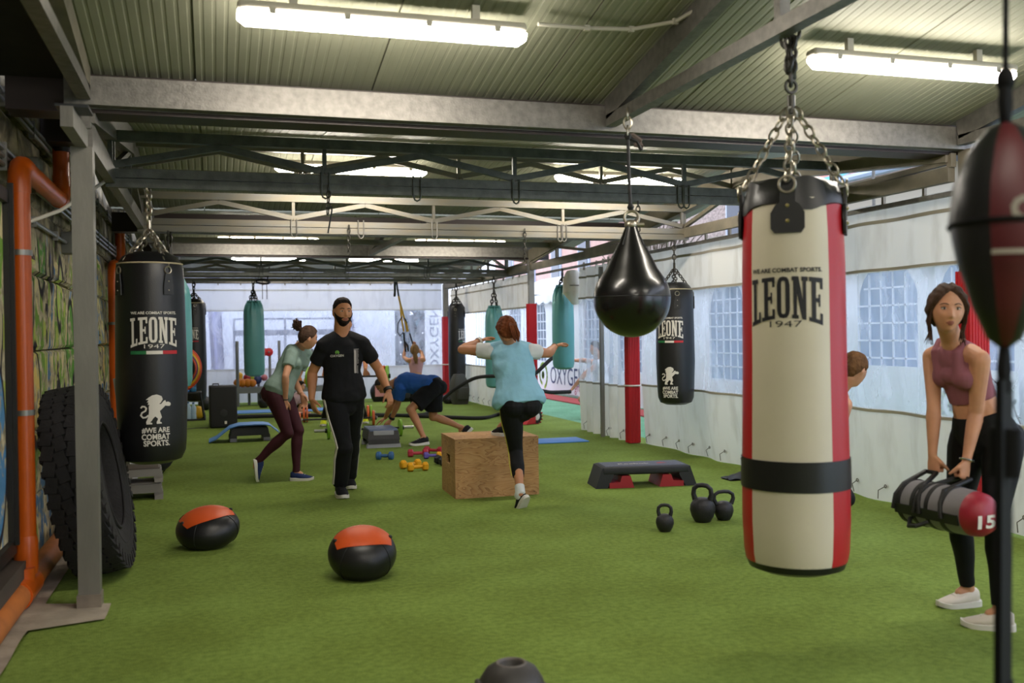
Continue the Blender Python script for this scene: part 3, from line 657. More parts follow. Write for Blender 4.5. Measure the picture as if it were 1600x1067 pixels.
# ================================================================ pipes and conduits on the stone wall
OR = M('orange_pipe', 'c9580f', .32, 0, .06, 6); ORD = M('orange_pipe_dusty', 'b2672f', .6, 0, .25, 5); CLAMP = M('zinc_clamp', '8f8d86', .4, .7)
t = thing('downpipe', 'bright orange downpipe with two elbows beside the dark frame', 'pipe', (-1.01, 5.92, 0))
def arc(c, r, a0, a1, ex, ey, n=6): c, ex, ey = Vector(c), Vector(ex), Vector(ey); return [c+ex*r*cos(a0+(a1-a0)*i/n)+ey*r*sin(a0+(a1-a0)*i/n) for i in range(n+1)]
pr = .055; Z1 = 2.40; Yo = 1.58
b = MB(); b.cyl((0, 0, .2), (0, 0, Z1-.10), pr, 18); b.build('pipe', OR, t)
b = MB(); b.tube([(0, 0, Z1-.14)] + arc((0, .1, Z1-.08), .1, pi, pi/2, (0, 1, 0), (0, 0, 1)) + [(0, .2, Z1+.02)], pr+.004, 18); b.build('elbow', OR, t)
b = MB(); b.cyl((0, .18, Z1+.02), (0, Yo-.12, Z1+.02), pr, 18); b.build('pipe', OR, t)
b = MB(); b.tube([(0, Yo-.16, Z1+.02)] + arc((0, Yo-.1, Z1+.12), .1, -pi/2, 0, (0, 1, 0), (0, 0, 1)) + [(0, Yo, Z1+.20)], pr+.004, 18); b.build('elbow', OR, t)
b = MB(); b.cyl((0, Yo, Z1+.16), (0, Yo, 2.84), pr, 18); b.build('pipe', OR, t)
b = MB(); b.lathe([(pr+.004, .16), (pr+.008, .2), (pr+.008, .34), (pr+.002, .37)], n=18); b.build('socket', OR, t)
for z in (1.05, 1.93):
    b = MB(); b.lathe([(pr+.004, z-.015), (pr+.006, z-.015), (pr+.006, z+.015), (pr+.004, z+.015)], n=18); b.box((-.03, pr+.01, z), (.05, .02, .025)); b.build('clamp', CLAMP, t)
t = thing('floor_pipe', 'dusty orange drain pipe lying along the foot of the stone wall', 'pipe', (-1.02, 4.2, .085))
b = MB(); b.tube([(0, 0, 0), (0, 1.4, 0), (.0, 2.2, 0), (.02, 4, .01), (.05, 8.0, .0)], .068, 18); b.build('pipe', ORD, t)
b = MB(); b.cyl((0, 1.5, 0), (0, 1.86, 0), .078, 18); b.cyl((0, 1.66, 0), (0, 1.66, .12), .066, 18); b.build('tee_joint', OR, t)
t = thing('downpipe', 'second orange downpipe half hidden behind the black bag by the wall', 'pipe', (-1.03, 11.35, 0))
b = MB(); b.tube([(0, 0, .15), (0, 0, 2.1)] + arc((0, .12, 2.14), .12, pi, pi/2, (0, 1, 0), (0, 0, 1))[1:] + [(0, .7, 2.27), (0, .84, 2.32), (0, .9, 2.44), (0, .9, 2.85)], .056, 16); b.build('pipe', OR, t)
b = MB(); b.lathe([(.06, 1.6), (.064, 1.6), (.064, 1.63), (.06, 1.63)], n=16); b.build('clamp', CLAMP, t)
t = thing('rain_hopper', 'dark gutter box above the top of the orange downpipe', 'gutter', (-1.0, 7.5, 2.81)); b = MB(); b.box((0, 0, .09), (.2, .5, .2)); b.build('box', GUT, t, smooth=False)
b = MB(); b.lathe([(.062, -.04), (.066, 0), (.075, .02)], n=14); b.build('spigot', GUT, t)
PIPE = M('conduit_steel', '8d8c88', .38, .6, .1, 20)
def conduit(label, z, n, y0=3.6, y1=21.5, gap=.045, r=.014, x=XL+.038):
    t = thing('conduit_run', label, 'conduit', (x, y0, z))
    for i in range(n):
        b = MB(); b.cyl((0, 0, i*gap), (0, y1-y0, i*gap), r, 8); b.build('conduit', PIPE, t)
    for k in range(int((y1-y0)/.9)):
        b = MB(); b.box((0, .5+k*.9, (n-1)*gap/2), (.034, .02, n*gap+.02)); b.build('bracket', PIPE, t, smooth=False)
conduit('three parallel steel conduits along the stone wall above the graffiti', 2.41, 3)
conduit('high pair of steel conduits near the top of the stone wall', 2.76, 2)
conduit('single lower conduit running along the graffiti wall', 2.20, 1, y0=6.3, y1=8.2)
for i, (y, z, lb) in enumerate(((6.7, 2.50, 'grey junction box on the conduits behind the orange elbow'), (8.28, 2.20, 'grey junction box at the end of the single conduit'))):
    t = thing('junction_box', lb, 'box', (XL+.05, y, z)); b = MB(); b.rbox((0, 0, 0), (.10, .14, .17), .01); b.build('body', M('box_grey', '77766f', .5), t); b = MB(); b.rbox((.048, 0, 0), (.012, .13, .16), .004); b.build('cover', M('box_grey', '77766f', .5), t)
t = thing('hanging_cable', 'short white cable drooping from the side roof frame by the column', 'cable', (-.8, 6.6, 2.5)); b = MB(); b.tube([(.12, .5, .02), (.05, .2, -.1), (-.1, 0, -.25), (-.28, -.2, -.36)], .012, 8); b.build('cable', LB, t)
t = thing('lamp_cable', 'white cable clipped to the roof sheet, leading from the nearest lamp', 'cable', (1.9, 4.8, roofz(4.8)-.04)); b = MB()
pp = [(-.28, -.05, -.02), (0, -.02, -.01), (.25, -.03, 0), (.45, -.15, .02), (.62, -.6, .10), (.8, -1.2, .21)]; b.tube(pp, .011, 8); b.build('cable', LB, t)
for q in pp[1:5]: b = MB(); b.box(q, (.03, .02, .03)); b.build('clip', LB, t, smooth=False)

# ================================================================ big tyre leaning on the wall
TY = M('tyre_rubber', '1d1b1c', .85, 0, .3, 5, .4, 40)
def tyre():
    c = Vector((-.74, 6.48, .59)); ax = Vector((.975, -.04, .17)).normalized(); KS = .765
    t = thing('tractor_tyre', 'huge worn black lorry tyre leaning against the stone wall', 'tyre', (c.x, c.y, c.z)); q = Vector((0, 0, 1)).rotation_difference(ax)
    t.rotation_mode = 'QUATERNION'; t.rotation_quaternion = q; t.scale = (KS, KS, KS)
    b = MB(); pf = [(.40, -.10), (.42, -.15), (.55, -.19), (.68, -.185), (.735, -.16), (.745, -.08), (.745, .08), (.735, .16), (.68, .185), (.55, .19), (.42, .15), (.40, .10)]
    b.rings([[(r*cos(a), r*sin(a), z) for r, z in pf] for a in [2*pi*i/64 for i in range(65)]], cap=False); b.build('carcass', TY, t)
    b = MB(); n = 40
    for i in range(n):
        for k, (z, dz, sh) in enumerate(((-.132, .075, .0), (-.045, .07, .5), (.045, .07, .0), (.132, .075, .5))):
            a = 2*pi*(i+sh)/n; m = Matrix.Rotation(a, 3, 'Z') @ Matrix.Rotation((.25 if k % 2 else -.25), 3, 'X')
            b.box((.748*cos(a), .748*sin(a), z), (.026, .112, dz*1.12), M3=m)
    for i in range(n):
        for s in (-1, 1):
            a = 2*pi*(i+.25)/n; b.box((.70*cos(a), .70*sin(a), s*.182), (.09, .05, .02), M3=Matrix.Rotation(a, 3, 'Z'))
    o = b.build('tread_blocks', TY, t, smooth=False); o['kind'] = 'stuff'
    for s in (-1, 1):
        b = MB(); b.torus((0, 0, s*.185), .56, .008, n=40, k=6); b.torus((0, 0, s*.165), .43, .012, n=40, k=6); b.build('sidewall_ring', TY, t)
tyre()

# ================================================================ heavy bags
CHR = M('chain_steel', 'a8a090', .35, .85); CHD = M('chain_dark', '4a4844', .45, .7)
def letters_leone(f, W, H, top, arch, mi=0):
    """tall slab-serif word, arched along the bottom"""
    B = []
    def r(x0, y0, x1, y1): B.append([(x0, y0), (x1, y0), (x1, y1), (x0, y1)])
    def glyph(ch):
        B.clear()
        if ch == 'L': r(.2, 0, .52, 1); r(.02, .9, .7, 1); r(.02, 0, .98, .09); r(.78, .05, .98, .24)
        if ch == 'E':
            r(.2, 0, .5, 1); r(.02, .9, .98, 1); r(.02, 0, .98, .09); r(.8, .76, .98, .95); r(.8, .05, .98, .24); r(.45, .46, .78, .55); r(.68, .37, .80, .64)
        if ch == 'O':
            r(.06, .2, .36, .8); r(.64, .2, .94, .8)
            for s in (1, -1):
                for t_ in (1, -1):
                    g = lambda x, y: (.5+s*x, .5+t_*y)
                    B.append([g(.44, .3), g(.37, .41), g(.25, .48), g(.12, .38), g(.14, .3)]); B.append([g(.25, .48), g(0, .5), g(0, .4), g(.12, .38)])
        if ch == 'N':
            r(.10, 0, .32, 1); r(.68, .12, .90, 1); B.append([(.10, 1), (.42, 1), (.90, 0), (.64, 0)]); r(0, .9, .4, 1); r(.6, .9, 1, 1); r(0, 0, .42, .09); B.append([(.64, 0), (.9, 0), (.9, .2), (.68, .2)])
        return [list(p) for p in B]
    cw = [.17, .21, .205, .215, .21]; x = -.5; gap = .012
    for ch, w_ in zip('LEONE', cw):
        w2 = w_-gap
        for p in glyph(ch):
            q = []
            for i in range(len(p)):
                a, c = p[i], p[(i+1) % len(p)]
                for k in range(4): q.append((a[0]+(c[0]-a[0])*k/4, a[1]+(c[1]-a[1])*k/4))
            pts = []
            for gx, gy in q:
                u = x + gx*w2; bot = -H*(1-arch) - H*arch*(2*u)**2; tp = -H*.05*(2*u)**2
                pts.append((u*W, top + tp + (bot-tp)*(1-gy)))
            f.poly(pts, mi)
        x += w_
LION = [(245, 655), (275, 668), (283, 690), (270, 712), (258, 722), (272, 722), (288, 703), (300, 697), (305, 712), (318, 708), (335, 715), (340, 728), (330, 740), (315, 738), (300, 735), (280, 755), (262, 772), (268, 790), (275, 815), (264, 832), (262, 846), (272, 850), (274, 860), (240, 860), (240, 845), (248, 832), (248, 822), (232, 808), (218, 822), (208, 838), (198, 848), (211, 852), (212, 862), (174, 862), (172, 845), (182, 822), (189, 795), (192, 770), (190, 745), (195, 724), (184, 727), (190, 707), (178, 710), (190, 692), (172, 690), (195, 672), (215, 660)]
def bag_print(t, rad, zc, top, W, cols, lion=True, year=True, flag=True, phi=0., tag_z=None):
    """printed word, year and emblem on the side of a bag; phi = direction the print faces"""
    fn = lambda x, y: ((rad+.003)*cos(phi+x/rad), (rad+.003)*sin(phi+x/rad), y)
    f = Flat(); H = W*.66
    letters_leone(f, W, H, top, .16); f.text('WE ARE COMBAT SPORTS.', .05, 0, top+W*.085, off=.03, width=W*.97, height=W*.06)
    if year: f.text('1947', .05, 0, top-H*.955, off=-.004, width=W*.42, height=W*.085)
    f.lay(fn, 'lettering', cols[0], t, W/22)
    if flag:
        f = Flat(); h = W*.075; y0 = top-H*1.10
        for i in range(3): f.rect(-W/2+i*W/3, y0-h, -W/2+(i+1)*W/3, y0, mi=i)
        f.lay(fn, 'tricolour_stripe', cols[1:4], t, W/22)
    if lion:
        s = W/325; f = Flat(); yb = top-H*1.08-W*.95
        f.poly([((x-235)*s, yb-(y-655)*s) for x, y in LION])
        f.stroke([((x-235)*s, yb-(y-655)*s) for x, y in ((186, 800), (172, 812), (152, 815), (138, 798), (146, 780), (168, 768), (175, 750), (164, 738), (148, 736), (140, 746))], 11*s)
        f.lay(fn, 'lion_emblem', cols[0], t, W/22)
        f = Flat(); f.text('#WE ARE', .05, 0, yb-250*s, off=.03, width=W*.57, height=W*.125); f.text('COMBAT', .05, 0, yb-295*s, off=.03, width=W*.58, height=W*.125); f.text('SPORTS.', .05, 5*s, yb-340*s, off=.03, width=W*.54, height=W*.125)
        f.lay(fn, 'slogan_lettering', cols[0], t, W/22)
PGR = M('print_green', '1e6a3c', .6); PWH = M('print_white', 'd6d0c6', .6); PRD = M('print_red', 'b51f28', .6); PBK = M('print_black', '15141c', .6)
def bag_shape(b, r, h, n=40, bulge=.012, mats=None):
    pf = [(.02, -h+.012), (r*.55, -h+.004), (r*.86, -h+.03), (r*.97, -h+.085), (r, -h+.17), (r+bulge, -h*.62), (r+bulge*.6, -h*.35), (r, -.12), (r*.985, -.03), (r*.95, 0)]
    b.lathe(pf, n=n)
def chains(t, r, z0, ztop, m, n=4, a0=.4, L=.05, knot=.45):
    """strands of chain from the bag rim to a swivel, then one chain to the hook"""
    zk = z0 + (ztop-z0)*knot
    for i in range(n):
        a = a0 + 2*pi*i/n; b = MB(); b.chain((r*cos(a), r*sin(a), z0), (0.01*cos(a), .01*sin(a), zk), L, L*.13); b.build('chain', m, t)
    b = MB(); b.cyl((0, 0, zk-.02), (0, 0, zk+.07), L*.28, 8); b.chain((0, 0, zk+.06), (0, 0, ztop), L*1.2, L*.16); b.build('swivel_chain', m, t)
def black_bag(top, r, h, ztop, label, phi, W, lion=True, printed=True, piping=True, lean=None, L=.05):
    """top = rim centre; print faces direction phi"""
    t = thing('heavy_bag', label, 'punching bag', top)
    b = MB(); bag_shape(b, r, h); b.build('bag_body', BLACK, t)
    b = MB(); b.lathe([(r*.95, -.004), (r*.80, .045), (r*.55, .075), (r*.30, .06), (.02, .055)], n=28); b.build('top_cover', BLACK, t)
    if piping:
        b = MB(); b.torus((0, 0, -.005), r*.955, .006, n=40, k=6); b.build('piping', M('piping_cream', 'b9ab8c', .6), t)
    for i in range(4):
        a = phi + pi/4 + i*pi/2 - .35; c = Vector((cos(a), sin(a), 0)); e = Vector((-sin(a), cos(a), 0)); rr = r+.008
        b = MB(); b.prism([(-.035, -.22), (.035, -.22), (.035, -.16), (.022, -.08), (-.022, -.08), (-.035, -.16)], c*rr, .008, e, (0, 0, 1)); o = b.build('strap_tab', M('tab_vinyl', '222224', .5), t)
        for z in (-.13, -.19): b = MB(); b.sph(c*(rr+.005)+Vector((0, 0, z)), .006, 6); b.build('rivet', CHR, o)
        b = MB(); b.torus(c*(rr-.004)+Vector((0, 0, -.055)), .024, .005, axis=c, n=12, k=5); b.build('ring', CHR, t)
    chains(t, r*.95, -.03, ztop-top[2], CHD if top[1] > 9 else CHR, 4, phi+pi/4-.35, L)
    if printed: bag_print(t, r+.012, 0, -h*.27, W, (PWH, PGR, PWH, PRD), lion=lion, phi=phi)
    return t
def facing(p): return math.atan2(-p[1], -p[0])
# near-left black bag
pL = atY(234, 412, 7.1); black_bag((pL.x, pL.y, pL.z), .222, 1.365, 2.5, 'big black leather punching bag with white lettering hanging beside the stone wall', facing(pL)+.09, .31, L=.055)
pR = atY(1054, 452, 9.95); black_bag((pR.x, pR.y, pR.z), .205, 1.30, 2.46, 'black lettered punching bag before the clear curtain, beside the teardrop bag', facing(pR)-.30, .31, L=.05)
pB = atY(303, 473, 18.6); black_bag((pB.x, pB.y, pB.z), .195, 1.80, 2.5, 'tall black punching bag behind the hoops near the stone wall', facing(pB)-.35, .28, lion=False, L=.07)
pF = atY(713, 480, 20.2); black_bag((pF.x, pF.y, pF.z), .175, 1.85, 2.53, 'long slim black punching bag in the far corner by the red-padded column', facing(pF)+1.0, .3, lion=False, piping=False, L=.08)
TEAL = M('teal_vinyl', '5a989a', .42, 0, .05, 4, .05, 90)
def teal_bag(px, top, bot, Y, r, ztop, label):
    p = atY(px, top, Y); q = atY(px, bot, Y); h = p.z-q.z
    t = thing('heavy_bag', label, 'punching bag', (p.x, p.y, p.z)); b = MB(); n = 48; rings = []
    for z, rr, ru in ((-h+.01, .03, 0), (-h, .5, 0), (-h+.03, .9, .01), (-h+.09, 1, .0), (-h*.5, 1.03, 0), (-.28, .99, .015), (-.15, .92, .05), (-.06, .74, .11), (0, .52, .16), (.03, .46, .16), (.02, .3, .1)):
        rings.append([(r*(rr+ru*(sin(a*13)+.5*sin(a*7+1)))*cos(a), r*(rr+ru*(sin(a*13)+.5*sin(a*7+1)))*sin(a), z) for a in [2*pi*i/n for i in range(n)]])
    b.rings(rings); b.build('bag_body', TEAL, t)
    b = MB(); b.torus((0, 0, -.008), r*.62, .012, n=24, k=6); b.tube([(0, -r*.62, 0), (.03, -r*.75, -.1), (-.02, -r*.9, -.2)], .008, 6); b.build('drawcord', M('teal_dark', '2e6a66', .6), t)
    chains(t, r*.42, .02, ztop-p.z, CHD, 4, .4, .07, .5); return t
teal_bag(396, 472, 588, 18.6, .185, 2.5, 'dull teal punching bag hanging above the ball rack')
teal_bag(772, 480, 606, 16.9, .168, 2.5, 'teal punching bag half hidden behind the blue-shirted woman')
teal_bag(879, 448, 577, 14.2, .168, 2.43, 'bright teal punching bag hanging in the open tent side')
teal_bag(266, 440, 608, 9.95, .19, 2.5, 'teal punching bag peeking out from behind the black bag by the wall')
# white and red bag, nearest
def white_bag():
    p = atY(1238, 318, 3.78); r = .222; zb = atY(1240, 889, 3.78).z; h = p.z-zb; phi = facing(p)-.09
    t = thing('heavy_bag', 'large cream and red punching bag with black band, hanging nearest', 'punching bag', (p.x, p.y, p.z))
    CR = M('cream_vinyl', 'cfc5b0', .45, 0, .04, 3, .08, 30); n = 64; half = .81
    prof = [(r*.955, .0), (r*.965, -.05), (r*.985, -.14), (r, -.3), (r*1.01, -h*.45), (r*1.045, -h*.72), (r*1.05, -h*.86), (r*1.02, -h+.09), (r*.985, -h+.05)]
    def wr(a, z): return 1-.02*math.exp(z*7)*(.5+.5*sin(a*9)) if z > -.5 else 1
    def panel(name, a0, a1, m, n_):
        b = MB(); b.rings([[(rr*wr(a, z)*cos(phi+a), rr*wr(a, z)*sin(phi+a), z) for a in [a0+(a1-a0)*i/n_ for i in range(n_+1)]] for rr, z in prof], close=False); b.build(name, m, t)
    for k in range(2): panel('cream_panel', -half+k*pi, half+k*pi, CR, 26)
    for k in range(2): panel('red_panel', half+k*pi, pi-half+k*pi, RED, 18)
    b = MB(); b.lathe([(.02, -h), (r*.7, -h), (r*.93, -h+.02), (r*.99, -h+.055), (r*.98, -h+.06)], n=48); b.build('base_cap', BLACK, t)
    zb_ = atY(1240, 735, 3.78).z-p.z; hb = .065
    b = MB(); b.rings([[((r*1.045+e)*cos(a), (r*1.045+e)*sin(a), zb_+z) for a in [2*pi*i/64 for i in range(64)]] for z, e in ((-hb, -.003), (-hb, .006), (hb, .004), (hb, -.003))]); b.build('black_band', BLACK, t)
    b = MB(); n = 56; rings = []
    for rr, z in ((r*.985, -.02), (r*.975, .01), (r*.86, .075), (r*.62, .10), (r*.3, .075), (.02, .07)):
        rings.append([(rr*cos(a), rr*sin(a), z-(.035*(.5+.5*sin(4*(a-phi)))**2 if z < .02 else -.02*sin(4*(a-phi)) if z < .09 else 0)) for a in [2*pi*i/n for i in range(n)]])
    b.rings(rings); b.build('top_cover', BLACK, t)
    for i in range(4):
        a = phi + i*pi/2; c = Vector((cos(a), sin(a), 0)); e = Vector((-sin(a), cos(a), 0)); o_ = c*(r*.985)
        b = MB(); b.prism([(-.07, -.13), (-.055, -.15), (.055, -.15), (.07, -.13), (.07, -.065), (.05, -.03), (.032, -.02), (.032, .05), (-.032, .05), (-.032, -.02), (-.05, -.03), (-.07, -.065)], o_+c*.004, .012, e, (0, 0, 1)); q = b.build('strap_tab', M('tab_vinyl', '222224', .5), t)
        for z in (-.035, -.10): b = MB(); b.sph(o_+c*.012+Vector((0, 0, z)), .009, 8); b.build('rivet', M('brass_rivet', 'b9a878', .3, .8), q)
        b = MB(); b.torus(o_+c*.012+Vector((0, 0, .055)), .034, .006, axis=c, n=16, k=6); b.build('ring', CHR, t)
    zt = 2.72-p.z
    for i in range(4):
        a = phi+i*pi/2; b = MB(); b.chain((r*.95*cos(a), r*.95*sin(a), .075), (0.015*cos(a), .015*sin(a), .42), .062, .0062); b.build('chain', CHR, t)
    b = MB(); b.cyl((0, 0, .40), (0, 0, .48), .018, 10); b.torus((0, 0, .52), .028, .008, axis=(0, 1, 0), n=12, k=6); b.chain((0, 0, .53), (0, 0, zt+.03), .07, .009); b.chain((.03, .02, zt-.14), (-.035, .01, zt+.08), .06, .009); b.chain((-.02, -.02, zt-.12), (.04, 0, zt+.12), .06, .009); b.build('swivel_chain', CHD, t)
    bag_print(t, r+.0005, 0, -.335, .32, (PBK, PGR, PWH, PRD), lion=False, flag=False, phi=phi-.06)
white_bag()
# teardrop bag
p = atD(987, 440, 5.75); t = thing('teardrop_bag', 'shiny black teardrop punching bag hanging by a rope', 'punching bag', p)
r = .227; GB = M('gloss_black', '0f0e0f', .27, 0, 0, coat=.25)
b = MB(); b.lathe([(max(.006, r*cos(a)), -.102+r*sin(a)) for a in [-pi/2+i*(pi/2+.54)/18 for i in range(19)]] + [(r*.845*k, z) for k, z in ((.80, .075), (.62, .145), (.44, .212), (.29, .27), (.20, .312), (.16, .332), (.03, .342))], n=64); b.build('bag_body', GB, t)
b = MB(); b.torus((0, 0, -.09), r*1.0, .0025, n=56, k=5); b.build('seam', BLKP, t)
for a in (.5, 2.1, 3.7, 5.3): b = MB(); b.tube([(r*.14*cos(a), r*.14*sin(a), .333), (r*.25*cos(a), r*.25*sin(a), .272), (r*.38*cos(a), r*.38*sin(a), .212)], .005, 6); b.build('seam', BLKP, t)
b = MB(); b.sph((0, 0, .335), .04, 14, sc=(1, 1, .8)); b.torus((.005, 0, .375), .042, .009, axis=(.3, 1, 0), n=18, k=8); b.cyl((.02, -.02, .335), (.07, -.03, .335), .012, 8); b.build('shackle', CHR, t)
zt = 2.74-p.z; b = MB(); b.tube([(0, 0, .43), (-.008, 0, .6), (-.012, 0, zt-.16)], .011, 8); b.sph((0, 0, .44), .022, 8); b.sph((-.012, 0, zt-.14), .024, 8); b.tube([(-.01, 0, zt-.15), (.04, -.01, zt-.17), (.07, -.01, zt-.22)], .011, 6); b.build('rope', BLKP, t)
b = MB(); b.tube([(-.012, 0, zt-.14), (.015, 0, zt-.13), (.07, 0, zt-.165), (.08, 0, zt-.19), (.03, 0, zt-.185)], .016, 6); b.build('wrapped_tape', M('tape', '5a4c45', .8), t)
b = MB(); b.chain((-.012, 0, zt-.14), (-.012, 0, zt+.02), .075, .006); b.build('chain', CHR, t)
# dark red and black double-end ball, out of focus and nearest to the lens
MATB = M('matt_black', '09090a', .8, spec=.2)
p = atD(1570, 368, 2.02); r = .108; t = thing('double_end_ball', 'blurred black and dark red floor-to-ceiling ball on straps', 'punching ball', p); t.rotation_euler = (0, .05, .55)
DR = M('dark_red_leather', '4d0e16', .5); b = MB(); pf = [(.012, -.24), (.3, -.215), (.56, -.15), (.84, -.055), (1, .03), (.93, .105), (.66, .175), (.33, .222), (.012, .24)]; n = 8
for k in range(8):
    b = MB(); b.rings([[(r*rr*cos(a), r*rr*sin(a), z) for a in [2*pi*(k+i/6)/8 for i in range(7)]] for rr, z in pf], close=False); b.build('leather_panel', (DR, BLACK, DR, M('grey_print_panel', '8d8078', .5))[(0, 0, 1, 1, 0, 1, 0, 1)[k]], t)
b = MB(); b.torus((0, 0, .02), r*.98, .006, n=40, k=6); [b.torus((0, 0, 0), r*.6, .004, axis=(cos(a), sin(a), 0), n=8, k=4, a0=0, a1=.3) for a in (0,)]; b.build('seam', MATB, t)
f = Flat(); f.stroke([(.02*cos(a), .02*sin(a)) for a in [i*.6 for i in range(9)]], .012); f.rect(-.06, -.09, .06, -.08); f.lay(lambda x, y: ((r*1.005)*cos(-2.55+x/r), (r*1.005)*sin(-2.55+x/r), y+.04), 'lettering', M('faded_print', '8d877c', .6), t, .01)
for s in (-1, 1):
    b = MB(); b.tube([(0, 0, s*.232), (.014, 0, s*.275), (.006, 0, s*.325)], .011, 8); b.build('loop', MATB, t); b = MB(); b.tube([(0, 0, s*.232), (-.016, 0, s*.275), (-.004, 0, s*.325)], .011, 8); b.build('loop', MATB, t)
b = MB(); b.sph((0, 0, .325), .024, 12, sc=(1, .8, 1.2)); b.build('knot', MATB, t)
top = 3.4-p.z; b = MB(); b.tube([(0, 0, .32), (0, 0, top)], .006, 8); b.build('cord', MATB, t)
b = MB(); b.box((0, 0, -.32-.48), (.08, .014, 1.0)); b.build('strap', MATB, t); b = MB(); b.tube([(0, 0, -.4), (0, 0, -.5)], .03, 10, flat=.5); b.build('buckle', MATB, t); b = MB(); b.box((0, 0, -.95), (.086, .02, .06)); b.build('buckle', MATB, t); b = MB(); b.box((.005, .008, -p.z+.28), (.07, .01, .5)); b.build('strap_end', MATB, t)
b = MB(); b.rbox((0, 0, -p.z+.03), (.16, .16, .05), .02); b.build('floor_anchor', RUB, t)

# ================================================================ floor gear
def fl(x, y, z=0.): v = atz(x, y, z); return (v.x, v.y, z)
# medicine balls with orange panel
ORV = M('orange_vinyl', 'd0521c', .45)
def weight_ball(loc, r, hh, label, rz, tilt=(0, 0)):
    t = thing('medicine_ball', label, 'medicine ball', (loc[0], loc[1], hh/2-.004), rz); t.rotation_euler = (tilt[0], tilt[1], rz); n = 40
    pr = [(sin(a)**.8*r if sin(a) > 0 else 0, -cos(a)*hh/2) for a in [pi*i/20 for i in range(21)]]
    pr[0] = (r*.25, -hh/2); pr[-1] = (.004, hh/2)
    b = MB(); b.rings([[(max(rr, .004)*cos(a), max(rr, .004)*sin(a), z) for a in [2*pi*i/n for i in range(n)]] for rr, z in pr]); b.build('shell', BLACK, t)
    def q(u, v):
        ex = (u-.5)*1.75; ey = (v-.5)*(.80+.24*sin(pi*u)); rr = sqrt(ex*ex+ey*ey); al = min(rr, 1.25); a = math.atan2(ey, ex)
        s_ = sin(al)**.8*(r+.003) if al > 0 else 0
        return (s_*cos(a), s_*sin(a), cos(al)*(hh/2+.003))
    b = MB(); b.grid(q, 20, 12); b.build('orange_panel', ORV, t)
    f = Flat(); f.rect(-.07, -.004, .07, .004); f.lay(lambda x, y: q(.5+x*3, .93+y*3), 'print_line', PWH, t, .02)
    b = MB()
    for a in (0.7, 2.4, 3.9, 5.5): b.tube([((sin(al)**.8*(r+.001))*cos(a), (sin(al)**.8*(r+.001))*sin(a), cos(al)*hh/2) for al in [.55+.25*i for i in range(8)]], .0035, 5)
    b.build('seam', BLKP, t)
    b = MB(); e0, e1 = q(.02, .5), q(.98, .5); b.sph(e0, .014, 8); b.build('toggle', BLKP, t); b = MB(); b.sph(e1, .014, 8); b.build('toggle', BLKP, t); return t
weight_ball(atz(325, 824, .13), .215, .26, 'black medicine ball with orange top panel, nearer the stone wall', .35, (.22, -.16))
weight_ball(atz(566, 864, .14), .205, .285, 'black medicine ball with orange top panel, in the middle of the turf', .0, (.34, .0))
# round dark weight at the bottom edge
p = atz(800, 1120, .1); t = thing('sand_ball', 'dark grey round weight with moulded grip cut off by the bottom edge', 'weight', (p.x, p.y, .0)); GR = M('grey_rubber', '3c3836', .5, bump=.1, bs=30)
zt = .30; b = MB(); b.lathe([(.06, .0), (.105, .03), (.13, .1), (.128, .17), (.112, .235), (.088, .272), (.052, .293), (.042, .286), (.032, .268), (.01, .26)], n=36); b.build('body', GR, t)
b = MB(); b.torus((.0, 0, .288), .05, .007, n=28, k=6); b.build('rim', M('grey_rim', '6a625d', .5), t); b = MB(); b.tube([(-.1, -.06, .2), (-.12, -.02, .23), (-.11, .05, .22)], .012, 8); b.tube([(.085, -.075, .18), (.115, -.03, .205), (.11, .04, .2)], .012, 8); b.build('grip', GR, t)
# plywood box
def ply():
    m = D.materials.new('plywood'); m.use_nodes = True; nt = m.node_tree; N = nt.nodes.new; L = nt.links.new; b = nt.nodes['Principled BSDF']; b.inputs['Roughness'].default_value = .6
    tc = N('ShaderNodeTexCoord'); mp = N('ShaderNodeMapping'); mp.inputs['Scale'].default_value = (1.1, 1.1, 5); L(tc.outputs['Object'], mp.inputs[0])
    n = N('ShaderNodeTexNoise'); n.inputs['Scale'].default_value = 1.6; n.inputs['Detail'].default_value = 3; n.inputs['Distortion'].default_value = .6; L(mp.outputs[0], n.inputs['Vector'])
    wv = N('ShaderNodeMath'); wv.operation = 'MULTIPLY'; wv.inputs[1].default_value = 17; L(n.outputs['Fac'], wv.inputs[0]); fr = N('ShaderNodeMath'); fr.operation = 'FRACT'; L(wv.outputs[0], fr.inputs[0])
    r = N('ShaderNodeValToRGB'); e = r.color_ramp.elements; e[0].position = 0; e[0].color = lin('c09766'); e[1].position = 1; e[1].color = lin('bb8e5c'); q = e.new(.7); q.color = lin('b38452'); q = e.new(.88); q.color = lin('966c40'); L(fr.outputs[0], r.inputs[0])
    n2 = N('ShaderNodeTexNoise'); n2.inputs['Scale'].default_value = 3; n2.inputs['Detail'].default_value = 5; L(tc.outputs['Object'], n2.inputs['Vector']); r2 = N('ShaderNodeValToRGB'); r2.color_ramp.elements[0].position = .3; r2.color_ramp.elements[0].color = (.45, .42, .4, 1); r2.color_ramp.elements[1].position = .55; r2.color_ramp.elements[1].color = (1, 1, 1, 1); L(n2.outputs['Fac'], r2.inputs[0])
    mx = N('ShaderNodeMix'); mx.data_type = 'RGBA'; mx.blend_type = 'MULTIPLY'; mx.inputs[0].default_value = .5; L(r.outputs[0], mx.inputs[6]); L(r2.outputs[0], mx.inputs[7]); L(mx.outputs[2], b.inputs['Base Color'])
    return m
PLY = ply()
a, c, d_ = atz(712, 780), atz(845, 772), atz(690, 766); e = (c-a); wx = .765; ang = math.atan2(e.y, e.x)
t = thing('plyo_box', 'plywood jump box with a slot handle, under the woman stepping up', 'box', (a.x, a.y, 0), ang); dx, dy, hz, th = wx, .60, .525, .02
